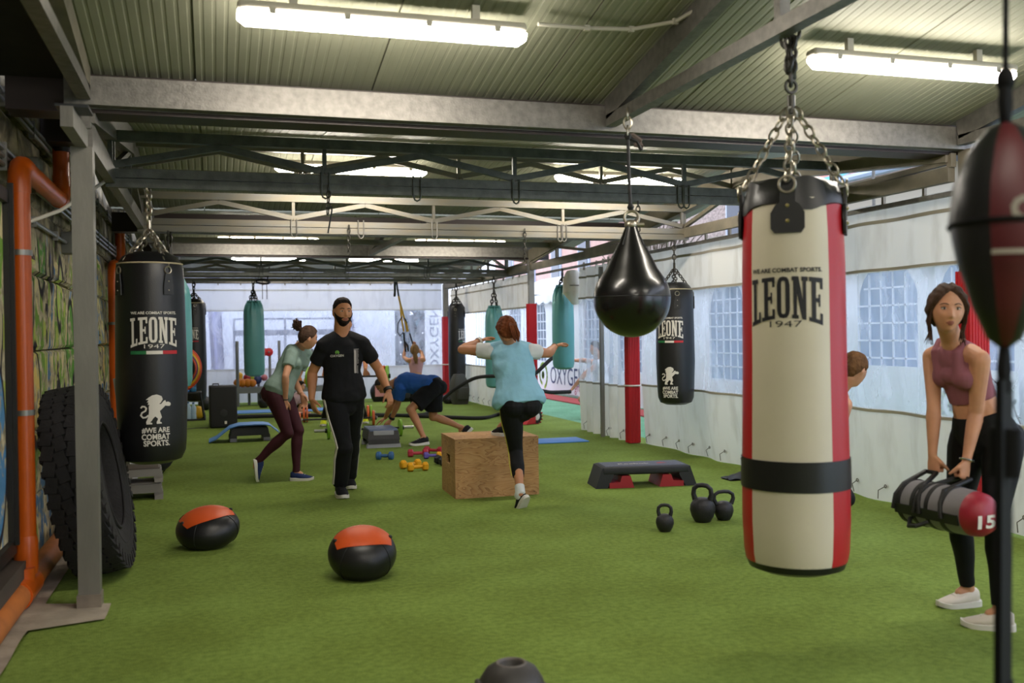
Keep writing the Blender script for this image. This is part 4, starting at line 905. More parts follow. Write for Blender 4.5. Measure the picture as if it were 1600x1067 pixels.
b = MB(); b.box((dx/2, th/2, hz/2), (dx, th, hz-.001)); b.build('front_panel', PLY, t, smooth=False)
b = MB(); b.box((dx/2, dy-th/2, hz/2), (dx, th, hz-.001)); b.build('rear_panel', PLY, t, smooth=False)
b = MB(); b.box((dx/2, dy/2, hz-th/2), (dx+.004, dy+.004, th)); b.build('top_panel', PLY, t, smooth=False)
for x in (th/2, dx-th/2):
    b = MB(); s = .012; b.box((x, .12, hz/2-th/2), (th+.002, .24-2*th+.0, hz-th)); b.box((x, dy-.12, hz/2-th/2), (th+.002, .24-2*th, hz-th)); b.box((x, dy/2, (hz-th)*.28-.0), (th+.002, .17, (hz-th)*.56)); b.box((x, dy/2, (hz-th)*.86), (th+.002, .17, (hz-th)*.28)); b.build('side_panel', PLY, t, smooth=False)
for x in (.04, .72): 
    for z in (.03, .495): b = MB(); b.sph((x, -.002, z), .005, 6); b.build('screw', STEELD, t)
# long step bench
a, c = atz(931, 764), atz(1089, 758); e = c-a; ang = math.atan2(e.y, e.x); Ls = e.length
STP = M('step_black', '232428', .6, bump=.5, bs=160, dist=.004); t = thing('step_bench', 'long black aerobic step on red risers, beside the kettlebells', 'step platform', (a.x, a.y, 0), ang); Wd = .36
b = MB(); q = [(0, 0), (.075, .19), (Ls-.075, .19), (Ls, 0), (Ls-.12, 0), (Ls-.20, .115), (.20, .115), (.12, 0)]
b.prism([(x, z) for x, z in ((0, 0), (.11, 0), (.17, .11), (.17, .188), (.065, .188))], (0, Wd/2, 0), Wd, (1, 0, 0), (0, 0, 1)); b.prism([(Ls-x, z) for x, z in ((0, 0), (.11, 0), (.17, .11), (.17, .188), (.065, .188))], (0, Wd/2, 0), Wd, (1, 0, 0), (0, 0, 1)); b.rbox((Ls/2, Wd/2, .158), (Ls-.13, Wd+.01, .075), .022); b.build('platform', STP, t)
TOPM = M('step_top', '4c5060', .5, bump=1, bs=90, dist=.006); b = MB(); b.rbox((Ls/2, Wd/2, .196), (Ls-.2, Wd-.05, .008), .003); 
o = b.build('tread_mat', TOPM, t)
f = Flat(); f.text('Reebok', .07, 0, 0, off=.004, width=.30, height=.055); f.lay(lambda x, y: (Ls/2-.08+x, Wd*.45+y, .2015), 'lettering', PWH, t, 5)
f = Flat(); f.poly([(0, 0), (.07, 0), (.035, .05)]); f.poly([(.08, 0), (.11, 0), (.06, .06), (.045, .045)]); f.lay(lambda x, y: (Ls/2+.13+x, Wd*.45-.02+y, .2015), 'red_mark', PRD, t, 5)
for s, x0 in ((1, .13), (-1, Ls-.13)):
    b = MB(); b.prism([(x0, 0), (x0+s*.235, 0), (x0+s*.20, .112), (x0+s*.12, .112), (x0+s*.10, .055), (x0, .05)], (0, Wd/2, 0), Wd+.012, (1, 0, 0), (0, 0, 1)); b.build('riser', M('riser_red', 'a01c26', .5), t, smooth=False)
# grey club steps
SG = M('step_grey', '8f9096', .55); SD = M('step_dark', '2c2a2b', .6); SB = M('step_slate', '5f6d8c', .5, bump=.4, bs=120)
def club_step(loc, rz, label, L=.68, W=.42, topm=SB, mid=SD, h=.2, foot=SG):
    t = thing('step_platform', label, 'step platform', loc, rz)
    b = MB(); b.box((0, 0, h*.66), (L*.94, W*.94, h*.5), taper=.93); 
    for s in (-1, 1): pass
    b.build('deck', mid, t, smooth=False)
    b = MB(); b.rbox((0, 0, h*.95), (L*.86, W*.84, h*.14), .012); b.build('top_mat', topm, t)
    for s in (-1, 1): b = MB(); b.rbox((s*L*.425, 0, h*.80), (.035, W*.6, h*.26), .008); b.build('edge_grip', foot, t)
    for s in (-1, 1):
        b = MB(); b.box((s*L*.40, 0, h*.12), (L*.16, W, h*.24), taper=.95); b.build('foot', foot, t, smooth=False)
        b = MB(); b.box((s*L*.40, 0, h*.34), (L*.17, W*.92, h*.26), taper=.96); b.build('riser', mid, t, smooth=False)
    return t
a, c = atz(577, 706), atz(625, 703); ang = math.atan2((c-a).y, (c-a).x)
p = atz(594, 696); club_step((p.x+.01, p.y+.02, 0), ang+pi/2-.12, 'slate-topped grey aerobic step beside the walking man', L=.62, W=.44, h=.235)
p = atz(390, 689); t_ = club_step((p.x, p.y+.14, 0), .05, 'dark aerobic step lying under the curved blue mat', L=.56, W=.36, topm=SD, h=.19)
BLU = M('mat_blue', '4a80c4', .6, bump=.1, bs=60)
t = thing('exercise_mat', 'blue mat draped over the dark step in an arch', 'mat', (p.x-.02, p.y+.12, 0)); b = MB()
q = [(-.52, .008), (-.42, .05), (-.33, .12), (-.24, .19), (-.12, .222), (.1, .226), (.22, .222), (.30, .205), (.36, .15), (.42, .105)]
b.rings([[(x, -.22, z), (x, .25, z), (x, .25, z+.012), (x, -.22, z+.012)] for x, z in q]); b.build('foam', BLU, t, smooth=True)
t = thing('exercise_mat', 'flat blue mat on the turf between the jump box and the gathered curtain', 'mat', (4.1, 12.25, 0), -.03); b = MB(); b.rbox((0, 0, .009), (1.25, .52, .016), .006); b.build('foam', BLU, t)
p = atz(420, 643); t = thing('exercise_mat', 'far blue mat before the ball rack', 'mat', (p.x+.35, p.y, 0)); b = MB(); b.rbox((0, 0, .009), (2.6, .75, .016), .006); b.build('foam', BLU, t)
# two stacked grey steps by the wall
p = atz(217, 783); a = .07
SGD = M('step_greige', '77736e', .55)
club_step((p.x-.03, p.y+.22, 0), a, 'lower of two stacked grey steps by the big tyre', L=.46, W=.40, topm=SGD, mid=SGD, h=.15, foot=SGD)
club_step((p.x-.03, p.y+.22, .155), a, 'brown-topped upper step of the stack by the big tyre', L=.46, W=.40, topm=M('step_brown', '4d443e', .6), mid=SGD, h=.13, foot=SGD)
# kettlebells
IRON = M('cast_iron', '2c2b2f', .5, .25, .1, 20, .25, 70)
def kettlebell(loc, r, label, rz, hs=1.):
    t = thing('kettlebell', label, 'kettlebell', (loc[0], loc[1], 0), rz)
    b = MB(); b.lathe([(r*.55, 0), (r*.62, .004), (r*.86, r*.45), (r, r*.95), (r*.95, r*1.35), (r*.75, r*1.7), (r*.4, r*1.9), (.01, r*1.95)], n=28); b.build('ball', IRON, t)
    hw = r*.72*hs; b = MB(); z0 = r*1.6; ht = r*1.25
    b.tube([(-hw*.72, 0, z0), (-hw*.95, 0, z0+ht*.45), (-hw*.88, 0, z0+ht*.8), (-hw*.5, 0, z0+ht), (0, 0, z0+ht*1.04), (hw*.5, 0, z0+ht), (hw*.88, 0, z0+ht*.8), (hw*.95, 0, z0+ht*.45), (hw*.72, 0, z0)], [r*.24, r*.2, r*.19, r*.19, r*.19, r*.19, r*.19, r*.2, r*.24], 12, up=(0, 1, 0)); b.build('handle', IRON, t); return t
kettlebell(fl(1039, 830), .066, 'small kettlebell standing apart from the other two', -.5, 1.05)
kettlebell(fl(1098, 815), .096, 'largest kettlebell, front one of the pair by the white and red bag', -.75, 1.05)
kettlebell(fl(1131, 812), .075, 'wide-handled kettlebell just behind the largest one', -.15, 1.5)
kettlebell(fl(412, 637), .115, 'dark kettlebell on the turf under the ball rack beside the loudspeaker', .6); kettlebell((fl(426, 634)[0], fl(426, 634)[1]+.15, 0), .115, 'kettlebell partly behind another under the ball rack', 1.2); kettlebell(fl(456, 640), .12, 'kettlebell under the ball rack beside the grey-shirted woman', .2, 1.2)
# dumbbells
def dumbbell(a, c, r, m, label, m2=None, hexa=True):
    a, c = Vector(a), Vector(c); d = c-a; L = d.length; ang = math.atan2(d.y, d.x); mid = (a+c)/2
    t = thing('dumbbell', label, 'dumbbell', (mid.x, mid.y, 0), ang); n = 6 if hexa else 20
    b = MB(); b.lathe([(r*.36, -L*.3), (r*.42, 0), (r*.36, L*.3)], (0, 0, r*.9), 12, axis=(1, 0, 0)); b.build('handle', m, t)
    for s in (-1, 1):
        b = MB(); h = L*.14
        b.lathe([(r*.72, -h), (r, -h*.6), (r, h*.6), (r*.72, h)], (s*(L/2-h), 0, r*.9), n, axis=(1, 0, 0)); b.build('head', (m2 if (m2 and s > 0) else m), t, smooth=not hexa)
    return t
DBB = M('db_blue', '2f5a8c', .45); DBR = M('db_red', 'a3283a', .45); DBP = M('db_purple', '5a4a9c', .45); DBY = M('db_yellow', 'd79a14', .45)
dumbbell(fl(588, 718), fl(615, 718), .05, DBB, 'blue rubber dumbbell on the turf before the slate-topped step', hexa=False)
dumbbell(fl(637, 714), fl(669, 713), .048, DBR, 'front red dumbbell beside the purple one', hexa=True)
dumbbell(fl(663, 708), fl(692, 709), .046, DBR, 'rear red dumbbell beside the jump box', hexa=True)
dumbbell(fl(662, 717), fl(690, 716), .042, DBP, 'purple dumbbell with one yellow end by the jump box', DBY, hexa=True)
dumbbell(fl(626, 733), fl(657, 730), .05, DBY, 'rear yellow dumbbell of the crossed pair', hexa=True)
dumbbell(fl(637, 737), fl(669, 735), .05, DBY, 'front yellow dumbbell of the crossed pair', hexa=True)
dumbbell((fl(690, 728)[0], fl(690, 728)[1]+.2, 0), (fl(690, 728)[0]+.02, fl(690, 728)[1]-.05, 0), .055, BLKP, 'black dumbbell half hidden behind the jump box', hexa=True)
# barbells
PLO = M('plate_orange', 'c75a28', .5); PLG = M('plate_green', '7fae2c', .5); BARS = M('bar_steel', 'a9a8a4', .3, .8); BARB = M('bar_black', '1c1c1e', .45)
def barbell(a, c, plates, label, z=None, sleeve=.28):
    """plates: list of (position along the bar 0..1, radius, thickness, material)"""
    a, c = Vector(a), Vector(c); d = c-a; L = d.length; e = d/L; zz = z if z is not None else max(p[1] for p in plates)
    t = thing('barbell', label, 'barbell', (a.x, a.y, zz), 0)
    b = MB(); b.cyl(e*sleeve, e*(L-sleeve), .015, 10); b.build('bar', BARB, t)
    for s0, s1 in ((0, sleeve+.01), (L-sleeve-.01, L)): b = MB(); b.cyl(e*s0, e*s1, .022, 12); b.build('sleeve', BARS, t)
    for u, r, th, m in plates:
        b = MB(); b.lathe([(.024, -th/2), (r*.5, -th/2), (r*.6, -th*.3), (r*.8, -th*.3), (r*.88, -th/2), (r, -th*.42), (r, th*.42), (r*.88, th/2), (r*.8, th*.3), (r*.6, th*.3), (r*.5, th/2), (.024, th/2)], e*(u*L), 32, axis=e); b.build('plate', m, t)
        b = MB(); b.cyl(e*(u*L+(th/2 if u > .5 else -th/2)), e*(u*L+(th/2+.03)*(1 if u > .5 else -1)), .035, 12); b.build('collar', BARB, t)
    return t
A_, B_ = fl(491, 687), fl(646, 680); barbell(A_, B_, [(.14, .12, .035, PLG), (.865, .12, .035, PLG)], 'barbell with lime green plates on the turf behind the slate-topped step', sleeve=.2)
A_, B_ = fl(462, 668), fl(590, 664); A_ = (A_[0], A_[1], 0); barbell(A_, B_, [(.05, .12, .04, PLO), (.95, .12, .04, PLO)], 'barbell with single orange plates on the turf behind the grey-shirted woman', sleeve=.1)
A_, B_ = fl(470, 662), fl(592, 659); A_ = (A_[0]+.0, A_[1]+.25, 0); B_ = (B_[0], B_[1]+.35, 0); barbell(A_, B_, [(.06, .13, .04, PLO), (.10, .13, .03, PLO), (.9, .13, .04, PLO), (.94, .13, .03, PLG)], 'rear barbell with paired orange plates on the turf', sleeve=.1)
# red wheeled trainer
p = fl(833, 662); t = thing('ab_wheel', 'red ribbed wheel trainer with white hub on the outdoor turf edge', 'exercise wheel', (p[0], p[1], 0), .5); rr = .12
b = MB(); b.lathe([(rr*.6, -.09), (rr*.95, -.085), (rr, -.06), (rr, .06), (rr*.95, .085), (rr*.6, .09)], (0, 0, rr), 28, axis=(0, 1, 0)); b.build('tyre', BLKP, t)
b = MB(); [b.box((rr*.99*cos(a), 0, rr+rr*.99*sin(a)), (.02, .2, .018), M3=Matrix.Rotation(-a, 3, 'Y')) for a in [2*pi*i/14 for i in range(14)]]; o = b.build('tread', RED, t, smooth=False); o['kind'] = 'stuff'
b = MB(); b.lathe([(.01, -.1), (.05, -.1), (.06, -.092)], (0, 0, rr), 18, axis=(0, 1, 0)); [b.box((.03*cos(a), -.095, rr+.03*sin(a)), (.05, .012, .012), M3=Matrix.Rotation(-a, 3, 'Y')) for a in (0, 1.26, 2.5, 3.77, 5.0)]; b.build('hub', PWH, t)
b = MB(); b.prism([(-.26, .01), (-.05, .01), (-.03, .19), (-.1, .17)], (0, 0, 0), .2, (1, 0, 0), (0, 0, 1)); b.build('body', RED, t)
# dark cloth on the turf
p = fl(1158, 748); t = thing('black_bag', 'limp black bag lying on the turf behind the white and red bag', 'bag', (p[0], p[1], 0)); b = MB(); b.grid(lambda u, v: (-.17+.55*u, -.1+.2*v, .012+.10*sin(pi*v)*sin(pi*min(u*1.1, 1))*(.5+.5*u)+.02*noise.noise((u*5, v*5, 0))), 20, 10); b.grid(lambda u, v: (-.17+.55*u, -.1+.2*v, .004), 2, 2); b.build('cloth', BLKP, t)
# loudspeaker
p = fl(349, 669); t = thing('loudspeaker', 'black floor loudspeaker standing on the turf by the stool', 'loudspeaker', (p[0], p[1]+.18, 0), .05)
b = MB(); b.rbox((0, 0, .34), (.42, .34, .67), .02); b.build('cabinet', BLKP, t)
b = MB(); b.rbox((0, -.172, .34), (.38, .014, .62), .005); b.build('grille', M('grille_black', '1a1a1b', .7, bump=1, bs=300), t)
b = MB(); b.lathe([(.05, 0), (.06, .004), (.02, .006)], (0, -.178, .24), 20, axis=(0, -1, 0)); b.build('cone', BLACK, t)
b = MB(); b.box((.03, -.181, .09), (.035, .006, .045)); b.build('badge', PWH, t, smooth=False); b = MB(); b.tube([(-.15, .02, .665), (-.15, .02, .70), (-.06, .02, .70), (-.06, .02, .665)], .012, 6); b.build('handle', BLKP, t)
t = thing('speaker_cable', 'thin dark cable on the turf running from the loudspeaker to the stool', 'cable', (p[0]-.25, p[1]+.1, 0)); b = MB(); b.tube([(.02, 0, .006), (-.15, .05, .006), (-.3, -.02, .006), (-.42, .04, .006), (-.6, .0, .006)], .006, 6); b.build('cable', BLKP, t)
# low black stool with a bottle, bottles under it
ps = fl(296, 656); t = thing('plyo_stool', 'low black metal stool beside the loudspeaker', 'stool', (ps[0], ps[1], 0)); w_ = .52; hh = .50
b = MB(); b.rbox((0, 0, hh-.02), (w_*.8, .4, .035), .01); b.build('seat', BLKP, t)
for sx in (-1, 1):
    for sy in (-1, 1): b = MB(); b.bar((sx*.26, sy*.22, .0), (sx*.19, sy*.17, hh-.03), .028, .028); b.build('leg', BLKP, t, smooth=False)
for q in (((-.26, -.22, .016), (.26, -.22, .016)), ((-.26, .22, .016), (.26, .22, .016)), ((.26, -.22, .016), (.26, .22, .016)), ((-.26, -.22, .016), (-.26, .22, .016))): b = MB(); b.bar(*q, .03, .03); b.build('stretcher', BLKP, t, smooth=False)
def bottle(loc, r, h, m, label, cap):
    t = thing('water_bottle', label, 'bottle', loc); b = MB(); b.lathe([(r*.9, 0), (r, .01), (r, h*.3), (r*.93, h*.34), (r, h*.38), (r, h*.68), (r*.7, h*.8), (r*.34, h*.88), (r*.34, h*.93)], n=16); b.build('bottle_body', m, t); b = MB(); b.cyl((0, 0, h*.91), (0, 0, h), r*.42, 12); b.build('cap', cap, t)
bottle((ps[0]+.07, ps[1]-.05, hh), .055, .25, M('bottle_blue', '2f6f9c', .4), 'blue drinking bottle standing on the low black stool', DBB)
PET = M('pet', 'a9c3d6', .1, spec=.8); bottle((ps[0]-.02, ps[1]-.1, 0), .055, .33, PET, 'clear water bottle under the stool, nearer the wall', DBB); bottle((ps[0]+.07, ps[1]-.02, 0), .05, .31, PET, 'clear water bottle under the stool, beside the yellow ball', DBB)
t = thing('towel', 'blue folded cloth on the seat of the low stool', 'towel', (ps[0]-.1, ps[1], hh-.003)); b = MB(); b.rbox((0, 0, .018), (.22, .25, .03), .012); b.build('cloth', BLU, t)
def ball(loc, r, m, label, group=None):
    t = thing('ball', label, 'ball', loc, 0, group); b = MB(); b.sph((0, 0, 0), r, 20); b.build('shell', m, t); b = MB(); b.torus((0, 0, 0), r*1.0, r*.02, axis=(.3, .9, .2), n=24, k=4); b.build('seam', m, t); return t
ball((ps[0]+.14, ps[1]+.08, .12), .12, M('ball_yellow', 'd7a81c', .5), 'yellow ball resting under the low stool'); pq = fl(321, 641); ball((pq[0], pq[1], .14), .14, M('ball_black', '1b1c20', .5), 'black ball on the floor beside the low stool')
# hoops on the wall side
p = atY(302, 575, 14.6)
for i, (r, c, lb) in enumerate(((.33, 'c9402a', 'outer red-orange hoop of the hanging set'), (.30, 'd9701f', 'orange hoop of the hanging set, second from outside'), (.27, 'd7b52a', 'yellow hoop of the hanging set'), (.24, '5a2f5a', 'purple hoop of the hanging set'), (.21, 'c2452c', 'innermost red hoop of the hanging set'))):
    t = thing('hoop', lb, 'hoop', (p.x-.22+.012*i, p.y-.02*i, p.z+.0)); b = MB(); b.torus((0, 0, 0), r, .014, axis=(.15, 1, 0), n=40, k=8); b.build('ring', M('hoop%s' % c, c, .45), t)
t = thing('hoop_hook', 'steel hook rod from the wall side roof frame holding the hoops', 'hook', (p.x-.22, p.y, p.z+.2)); b = MB(); b.tube([(TX0-p.x+.22, .12, 2.52-p.z-.2), (TX0-p.x+.22, .12, .3), (0, .12, .14), (0, .1, .1), (0, -.12, -.02), (0, -.15, .05)], .012, 6); b.build('rod', GALV, t)
# ball rack
pr_ = fl(378, 634); rk = thing('ball_rack', 'grey steel rack with upright posts and two shelves by the rear curtain', 'rack', (pr_[0], 21.3, 0)); RK = M('rack_grey', '7e8084', .5, .4)
for z, nm in ((.375, 'shelf'),):
    b = MB(); b.box((1.15, 0, z), (2.5, .5, .03)); b.box((1.15, -.25, z-.045), (2.5, .02, .12)); b.build(nm, RK, rk, smooth=False)
for x in (-.08, .16, .36, .60, .80, 1.0, 1.2, 1.5, 1.8, 2.1, 2.38):
    for y in ((.235,) if x not in (-.08, 2.38) else (.235, -.23)):
        b = MB(); b.cyl((x, y, 0), (x, y, 1.17 if int(x*10) % 4 else 1.36), .03, 8); b.build('post', RK, rk)
CB = {'o': M('ball_orange', 'e08420', .45), 'y': M('ball_yellow', 'd7a81c', .5), 'r': M('ball_red', '9c2c38', .45), 'g': M('ball_green', '9aae22', .45), 'b': M('ball_blue', '26356a', .45), 'p': M('ball_pink', 'c4727c', .45)}
nm = dict(o='orange', y='yellow', r='dark red', g='lime', b='dark blue', p='pink')
zS = .392
LB_ = [(374, 604, .085, 'o'), (379, 605, .085, 'o'), (388, 605, .085, 'o'), (394, 605, .085, 'o')]
def rackball(px, py, r, k, lb): q = atY(px, py, 21.12); ball((q.x, 21.12, max(q.z, zS+r)), r, CB[k], lb)
for px, py, r, k, lb in ((371.5, 600, .09, 'o', 'orange ball at the loudspeaker end of the rack shelf'), (379, 600, .09, 'o', 'second orange ball from the loudspeaker end of the rack shelf'), (387, 600, .09, 'o', 'third orange ball from the loudspeaker end of the rack shelf'), (394.3, 600, .085, 'o', 'orange ball just right of the row under the teal bag'),
                        (374, 593, .075, 'y', 'lower yellow ball of two piled by the rack end post'), (374, 587, .075, 'y', 'top yellow ball piled by the rack end post'), (386.5, 590, .085, 'r', 'dark red ball behind the orange row'), (395, 592, .08, 'g', 'lime ball behind the last orange ball'), (401.5, 593, .10, 'b', 'dark blue ball on the rack beside the lime one'), (413, 590, .07, 'p', 'pink ball on the rack against the back post'),
                        (464, 594, .11, 'o', 'orange ball on the rack above the seated girl'), (481, 611, .09, 'y', 'yellow ball on the rack by the seated girl')):
    q = atY(px, py, 21.2); yy = 21.2 if k == 'o' else 21.36; q = atY(px, py, yy); ball((q.x, yy, max(q.z, zS+r-.0) if py > 597 else q.z), r, CB[k], lb)
for i, (px, py, lb) in enumerate(((412, 550, 'red round weight on a rack post, wall side of two'), (420, 550, 'red round weight on a rack post, second of two'))):
    q = atY(px, py, 21.5); t = thing('bell_weight', lb, 'weight', (q.x, 21.5, q.z)); b = MB(); b.lathe([(.03, -.05), (.09, -.03), (.09, .03), (.03, .05)], (0, 0, 0), 16, axis=(0, 1, 0)); b.build('disc', RED, t); b = MB(); b.cyl((0, -.06, 0), (0, .1, 0), .02, 8); b.build('peg', RK, t)
# backpacks and pink cloth at the far end
def pack(px, py, w, h, d, m, label, rz=0, dy=0):
    q = fl(px, py); t = thing('backpack', label, 'bag', (q[0], q[1]+dy, 0), rz); b = MB(); n = 20; rg = []
    for k in range(9):
        v = k/8; s = (1-.75*max(0, v-.45)**2*2.2)*(1-.25*(1-v)**4)
        rg.append([(w/2*s*math.copysign(abs(cos(a))**.6, cos(a)), d/2*s*math.copysign(abs(sin(a))**.6, sin(a))+.05*v, h*v) for a in [2*pi*i/n for i in range(n)]])
    b.rings(rg); b.build('body', m, t); b = MB(); b.rbox((0, -d*.5, h*.36), (w*.62, .06, h*.42), .025); b.build('pocket', m, t); b = MB(); b.tube([(-.04, .05, h*.97), (-.03, .05, h*1.06), (.03, .05, h*1.06), (.04, .05, h*.97)], .01, 6); b.build('handle', BLKP, t); return t
pack(703, 627, .42, .62, .3, M('pack_olive', '3d3d36', .8), 'olive-grey backpack leaning under the long slim black bag', .2, -.9); pack(709, 630, .5, .2, .3, BLKP, 'flat black bag on the floor under the slim black bag'); pack(598, 627, .55, .42, .3, BLKP, 'black bag on the floor behind the bending man'); pack(636, 627, .5, .36, .3, BLKP, 'black rucksack on the floor in front of the yellow-strap woman')
q = fl(596, 627); t = thing('pink_cloth', 'pink cloth lying over the black bag behind the bending man', 'cloth', (q[0]-.03, q[1]-.2, .12)); b = MB(); b.grid(lambda u, v: (-.14+.28*u, .05*sin(u*6)*v-.02, .34*v*(1-.5*abs(u-.5))), 12, 8); b.build('cloth', M('pink_cloth', 'c98a8a', .85), t)
# aluminium planks and things by the wall behind the bag
for i, (x0, y0, x1, y1, lb) in enumerate(((180, 595, 205, 748, 'perforated aluminium plank leaning on the stone wall, wall side of two'), (192, 640, 213, 746, 'perforated aluminium plank leaning beside its twin behind the tyre'))):
    a = atX(x1, y1, -.78+.07*i); a.z = 0; c = atX(x0, y0, -.98+.05*i); t = thing('metal_plank', lb, 'plank', (a.x, a.y, 0)); d = c-a
    b = MB(); b.bar((0, 0, .005), d, .02, .09, up=(0, 1, .3)); b.build('plank', M('alu', '9b9a96', .4, .6), t, smooth=False); b = MB(); [b.sph(d*((k+.5)/8)+Vector((.011, -.0, 0)), .008, 6) for k in range(8)]; b.build('hole', BLKP, t)
q = fl(226, 748); t = thing('black_ball_bag', 'dull black rounded bag on the turf under the hanging black bag', 'bag', (q[0], q[1]+.3, 0)); b = MB(); b.sph((0, 0, .17), .22, 24, sc=(1.25, 1, .78)); b.build('body', RUB, t); b = MB(); b.torus((0, 0, .17), .225, .006, axis=(0, 1, 0), n=24, k=5); b.build('seam', BLKP, t)
# hanging bits under the trusses
def hanger(px, y0, y1, Y, label, kind):
    a, c = atY(px[0], y0, Y), atY(px[1], y1, Y); t = thing('hanging_chain' if kind == 'c' else 'hanging_strap', label, 'chain' if kind == 'c' else 'strap', a); d = c-a
    b = MB()
    if kind == 'c': b.chain((0, 0, 0), d, .05, .005); b.build('chain', CHD, t)
    else: b.tube([(0, 0, 0), d*.5, d], .02, 8, flat=.3); b.build('webbing', BLKP, t)
    return t
hanger((514, 512), 290, 335, 7.06, 'thin chain with a bent hook hanging from the dark first truss', 'c'); t = thing('steel_hook', 'bent steel rod hook at the end of the thin chain', 'hook', atY(514, 325, 7.04)); b = MB(); b.tube([(-.02, 0, 0), (.02, 0, .01), (.02, 0, -.02), (-.01, 0, -.18)], .006, 6); b.build('rod', STEELD, t)
hanger((545, 545), 352, 398, 9.9, 'pale chain hanging from the rust-stained truss over the walking man', 'c'); hanger((997, 997), 315, 362, 7.06, 'thin chain hanging beside the teardrop bag rope', 'c'); hanger((820, 820), 358, 408, 9.9, 'thin cord hanging from the rust-stained truss near the open side', 'c')
# band loops beside the teal bag
q = atY(412, 432, 18.5); t = thing('resistance_band', 'black rubber bands looped over the far truss beside the teal bag', 'band', q); b = MB(); b.tube([(.10, -.05, .2), (.09, -.05, .05), (.05, -.05, -.1)], .025, 8, flat=.5); b.torus((-.02, -.05, -.10), .12, .018, axis=(.1, .25, 1), n=20, k=6); b.build('loop', BLKP, t)
for x in (-.03, .05): b = MB(); b.tube([(x, -.06, -.08), (x, -.06, -.42)], .016, 8, flat=.4); b.build('strap', BLKP, t)
# yellow suspension trainer (TRX style straps)
YEL = M('strap_yellow', 'c9a23a', .7); P0 = atY(617, 425, 18.6); P1 = atY(623, 463, 19.4); P2 = atY(634, 490, 19.3); P3 = atY(639, 522, 19.2)
t = thing('suspension_trainer', 'black and yellow suspension strap trainer held by the woman at the back', 'strap', P0); v = lambda x, y, Y: atY(x, y, Y)-P0
b = MB(); b.tube([v(617, 425, 18.6)+Vector((0, 0, .06)), v(617, 455, 18.9), v(616.5, 463, 19.0)], .022, 6, flat=.4); b.tube([v(618, 428, 18.6), v(621, 450, 19.1), v(623, 463, 19.4)], .018, 6, flat=.4); b.build('anchor_strap', BLKP, t)
b = MB(); b.tube([v(623, 463, 19.4), v(625.5, 475, 19.35), v(632, 499, 19.3)], .026, 8, flat=.8); b.tube([v(633, 500, 19.3), v(637, 518, 19.25)], .034, 8, flat=.8); b.build('yellow_webbing', YEL, t)
b = MB(); b.tube([v(625.5, 475, 19.4), v(627, 495, 19.35), v(631, 518, 19.3)], .022, 8, flat=.8); b.build('yellow_webbing', YEL, t)
b = MB(); b.tube([v(640, 521, 19.2), v(645, 537, 19.1)], .016, 6); b.tube([v(631, 520, 19.2), v(632, 533, 19.15), v(637, 540, 19.1), v(638, 549, 19.1), v(634, 550, 19.1), v(632, 534, 19.1)], .02, 6); b.build('handle', BLKP, t)
b = MB(); b.tube([v(628, 495, 19.3), v(622, 505, 19.3), v(621, 519, 19.3), v(625, 525, 19.3), v(630, 519, 19.3)], .012, 6); b.tube([v(632, 497, 19.28), v(636, 505, 19.28)], .03, 6, flat=.4); b.build('foot_loop', BLKP, t)
# battle rope
rope = thing('battle_rope', 'thick black battle rope snaking over the turf and up to unseen hands', 'rope', (2.5, 17.3, 0)); o_ = Vector((2.5, 17.3, 0)); br = .032
def rp(lst, nm='rope_strand'):
    pts = [Vector(p)-o_ for p in lst]; N = len(pts); q = []
    for i in range(N-1):
        p0, p1, p2, p3 = pts[max(i-1, 0)], pts[i], pts[i+1], pts[min(i+2, N-1)]
        for k in range(6):
            u = k/6; q.append(.5*((2*p1)+(p2-p0)*u+(2*p0-5*p1+4*p2-p3)*u*u+(3*p1-p0-3*p2+p3)*u**3))
    q.append(pts[-1]); b = MB(); b.tube(q, br, 12); b.build(nm, M('rope_black', '161618', .8, bump=1, bs=60), rope)
ff = lambda x, y: atz(x, y, br)
rp([ff(338, 652), ff(400, 650), ff(480, 649), ff(580, 648), ff(660, 650), ff(705, 652), ff(753, 653), ff(777, 648), atD(800, 638, 16.4), atD(835, 612, 15.9), atD(862, 613, 16.0), atD(892, 612, 16.1)])
rp([ff(340, 657)+Vector((0, .6, 0)), ff(480, 652)+Vector((0, .5, 0)), ff(600, 651)+Vector((0, .3, 0)), ff(658, 648), atD(671, 641, 17.4), atD(693, 623, 17.3), atD(711, 608, 17.2), atD(745, 590, 17), atD(790, 588, 16.5), atD(826, 590, 15.9), atD(862, 560, 16.0), atD(880, 550, 16.1), atD(894, 562, 16.2)])
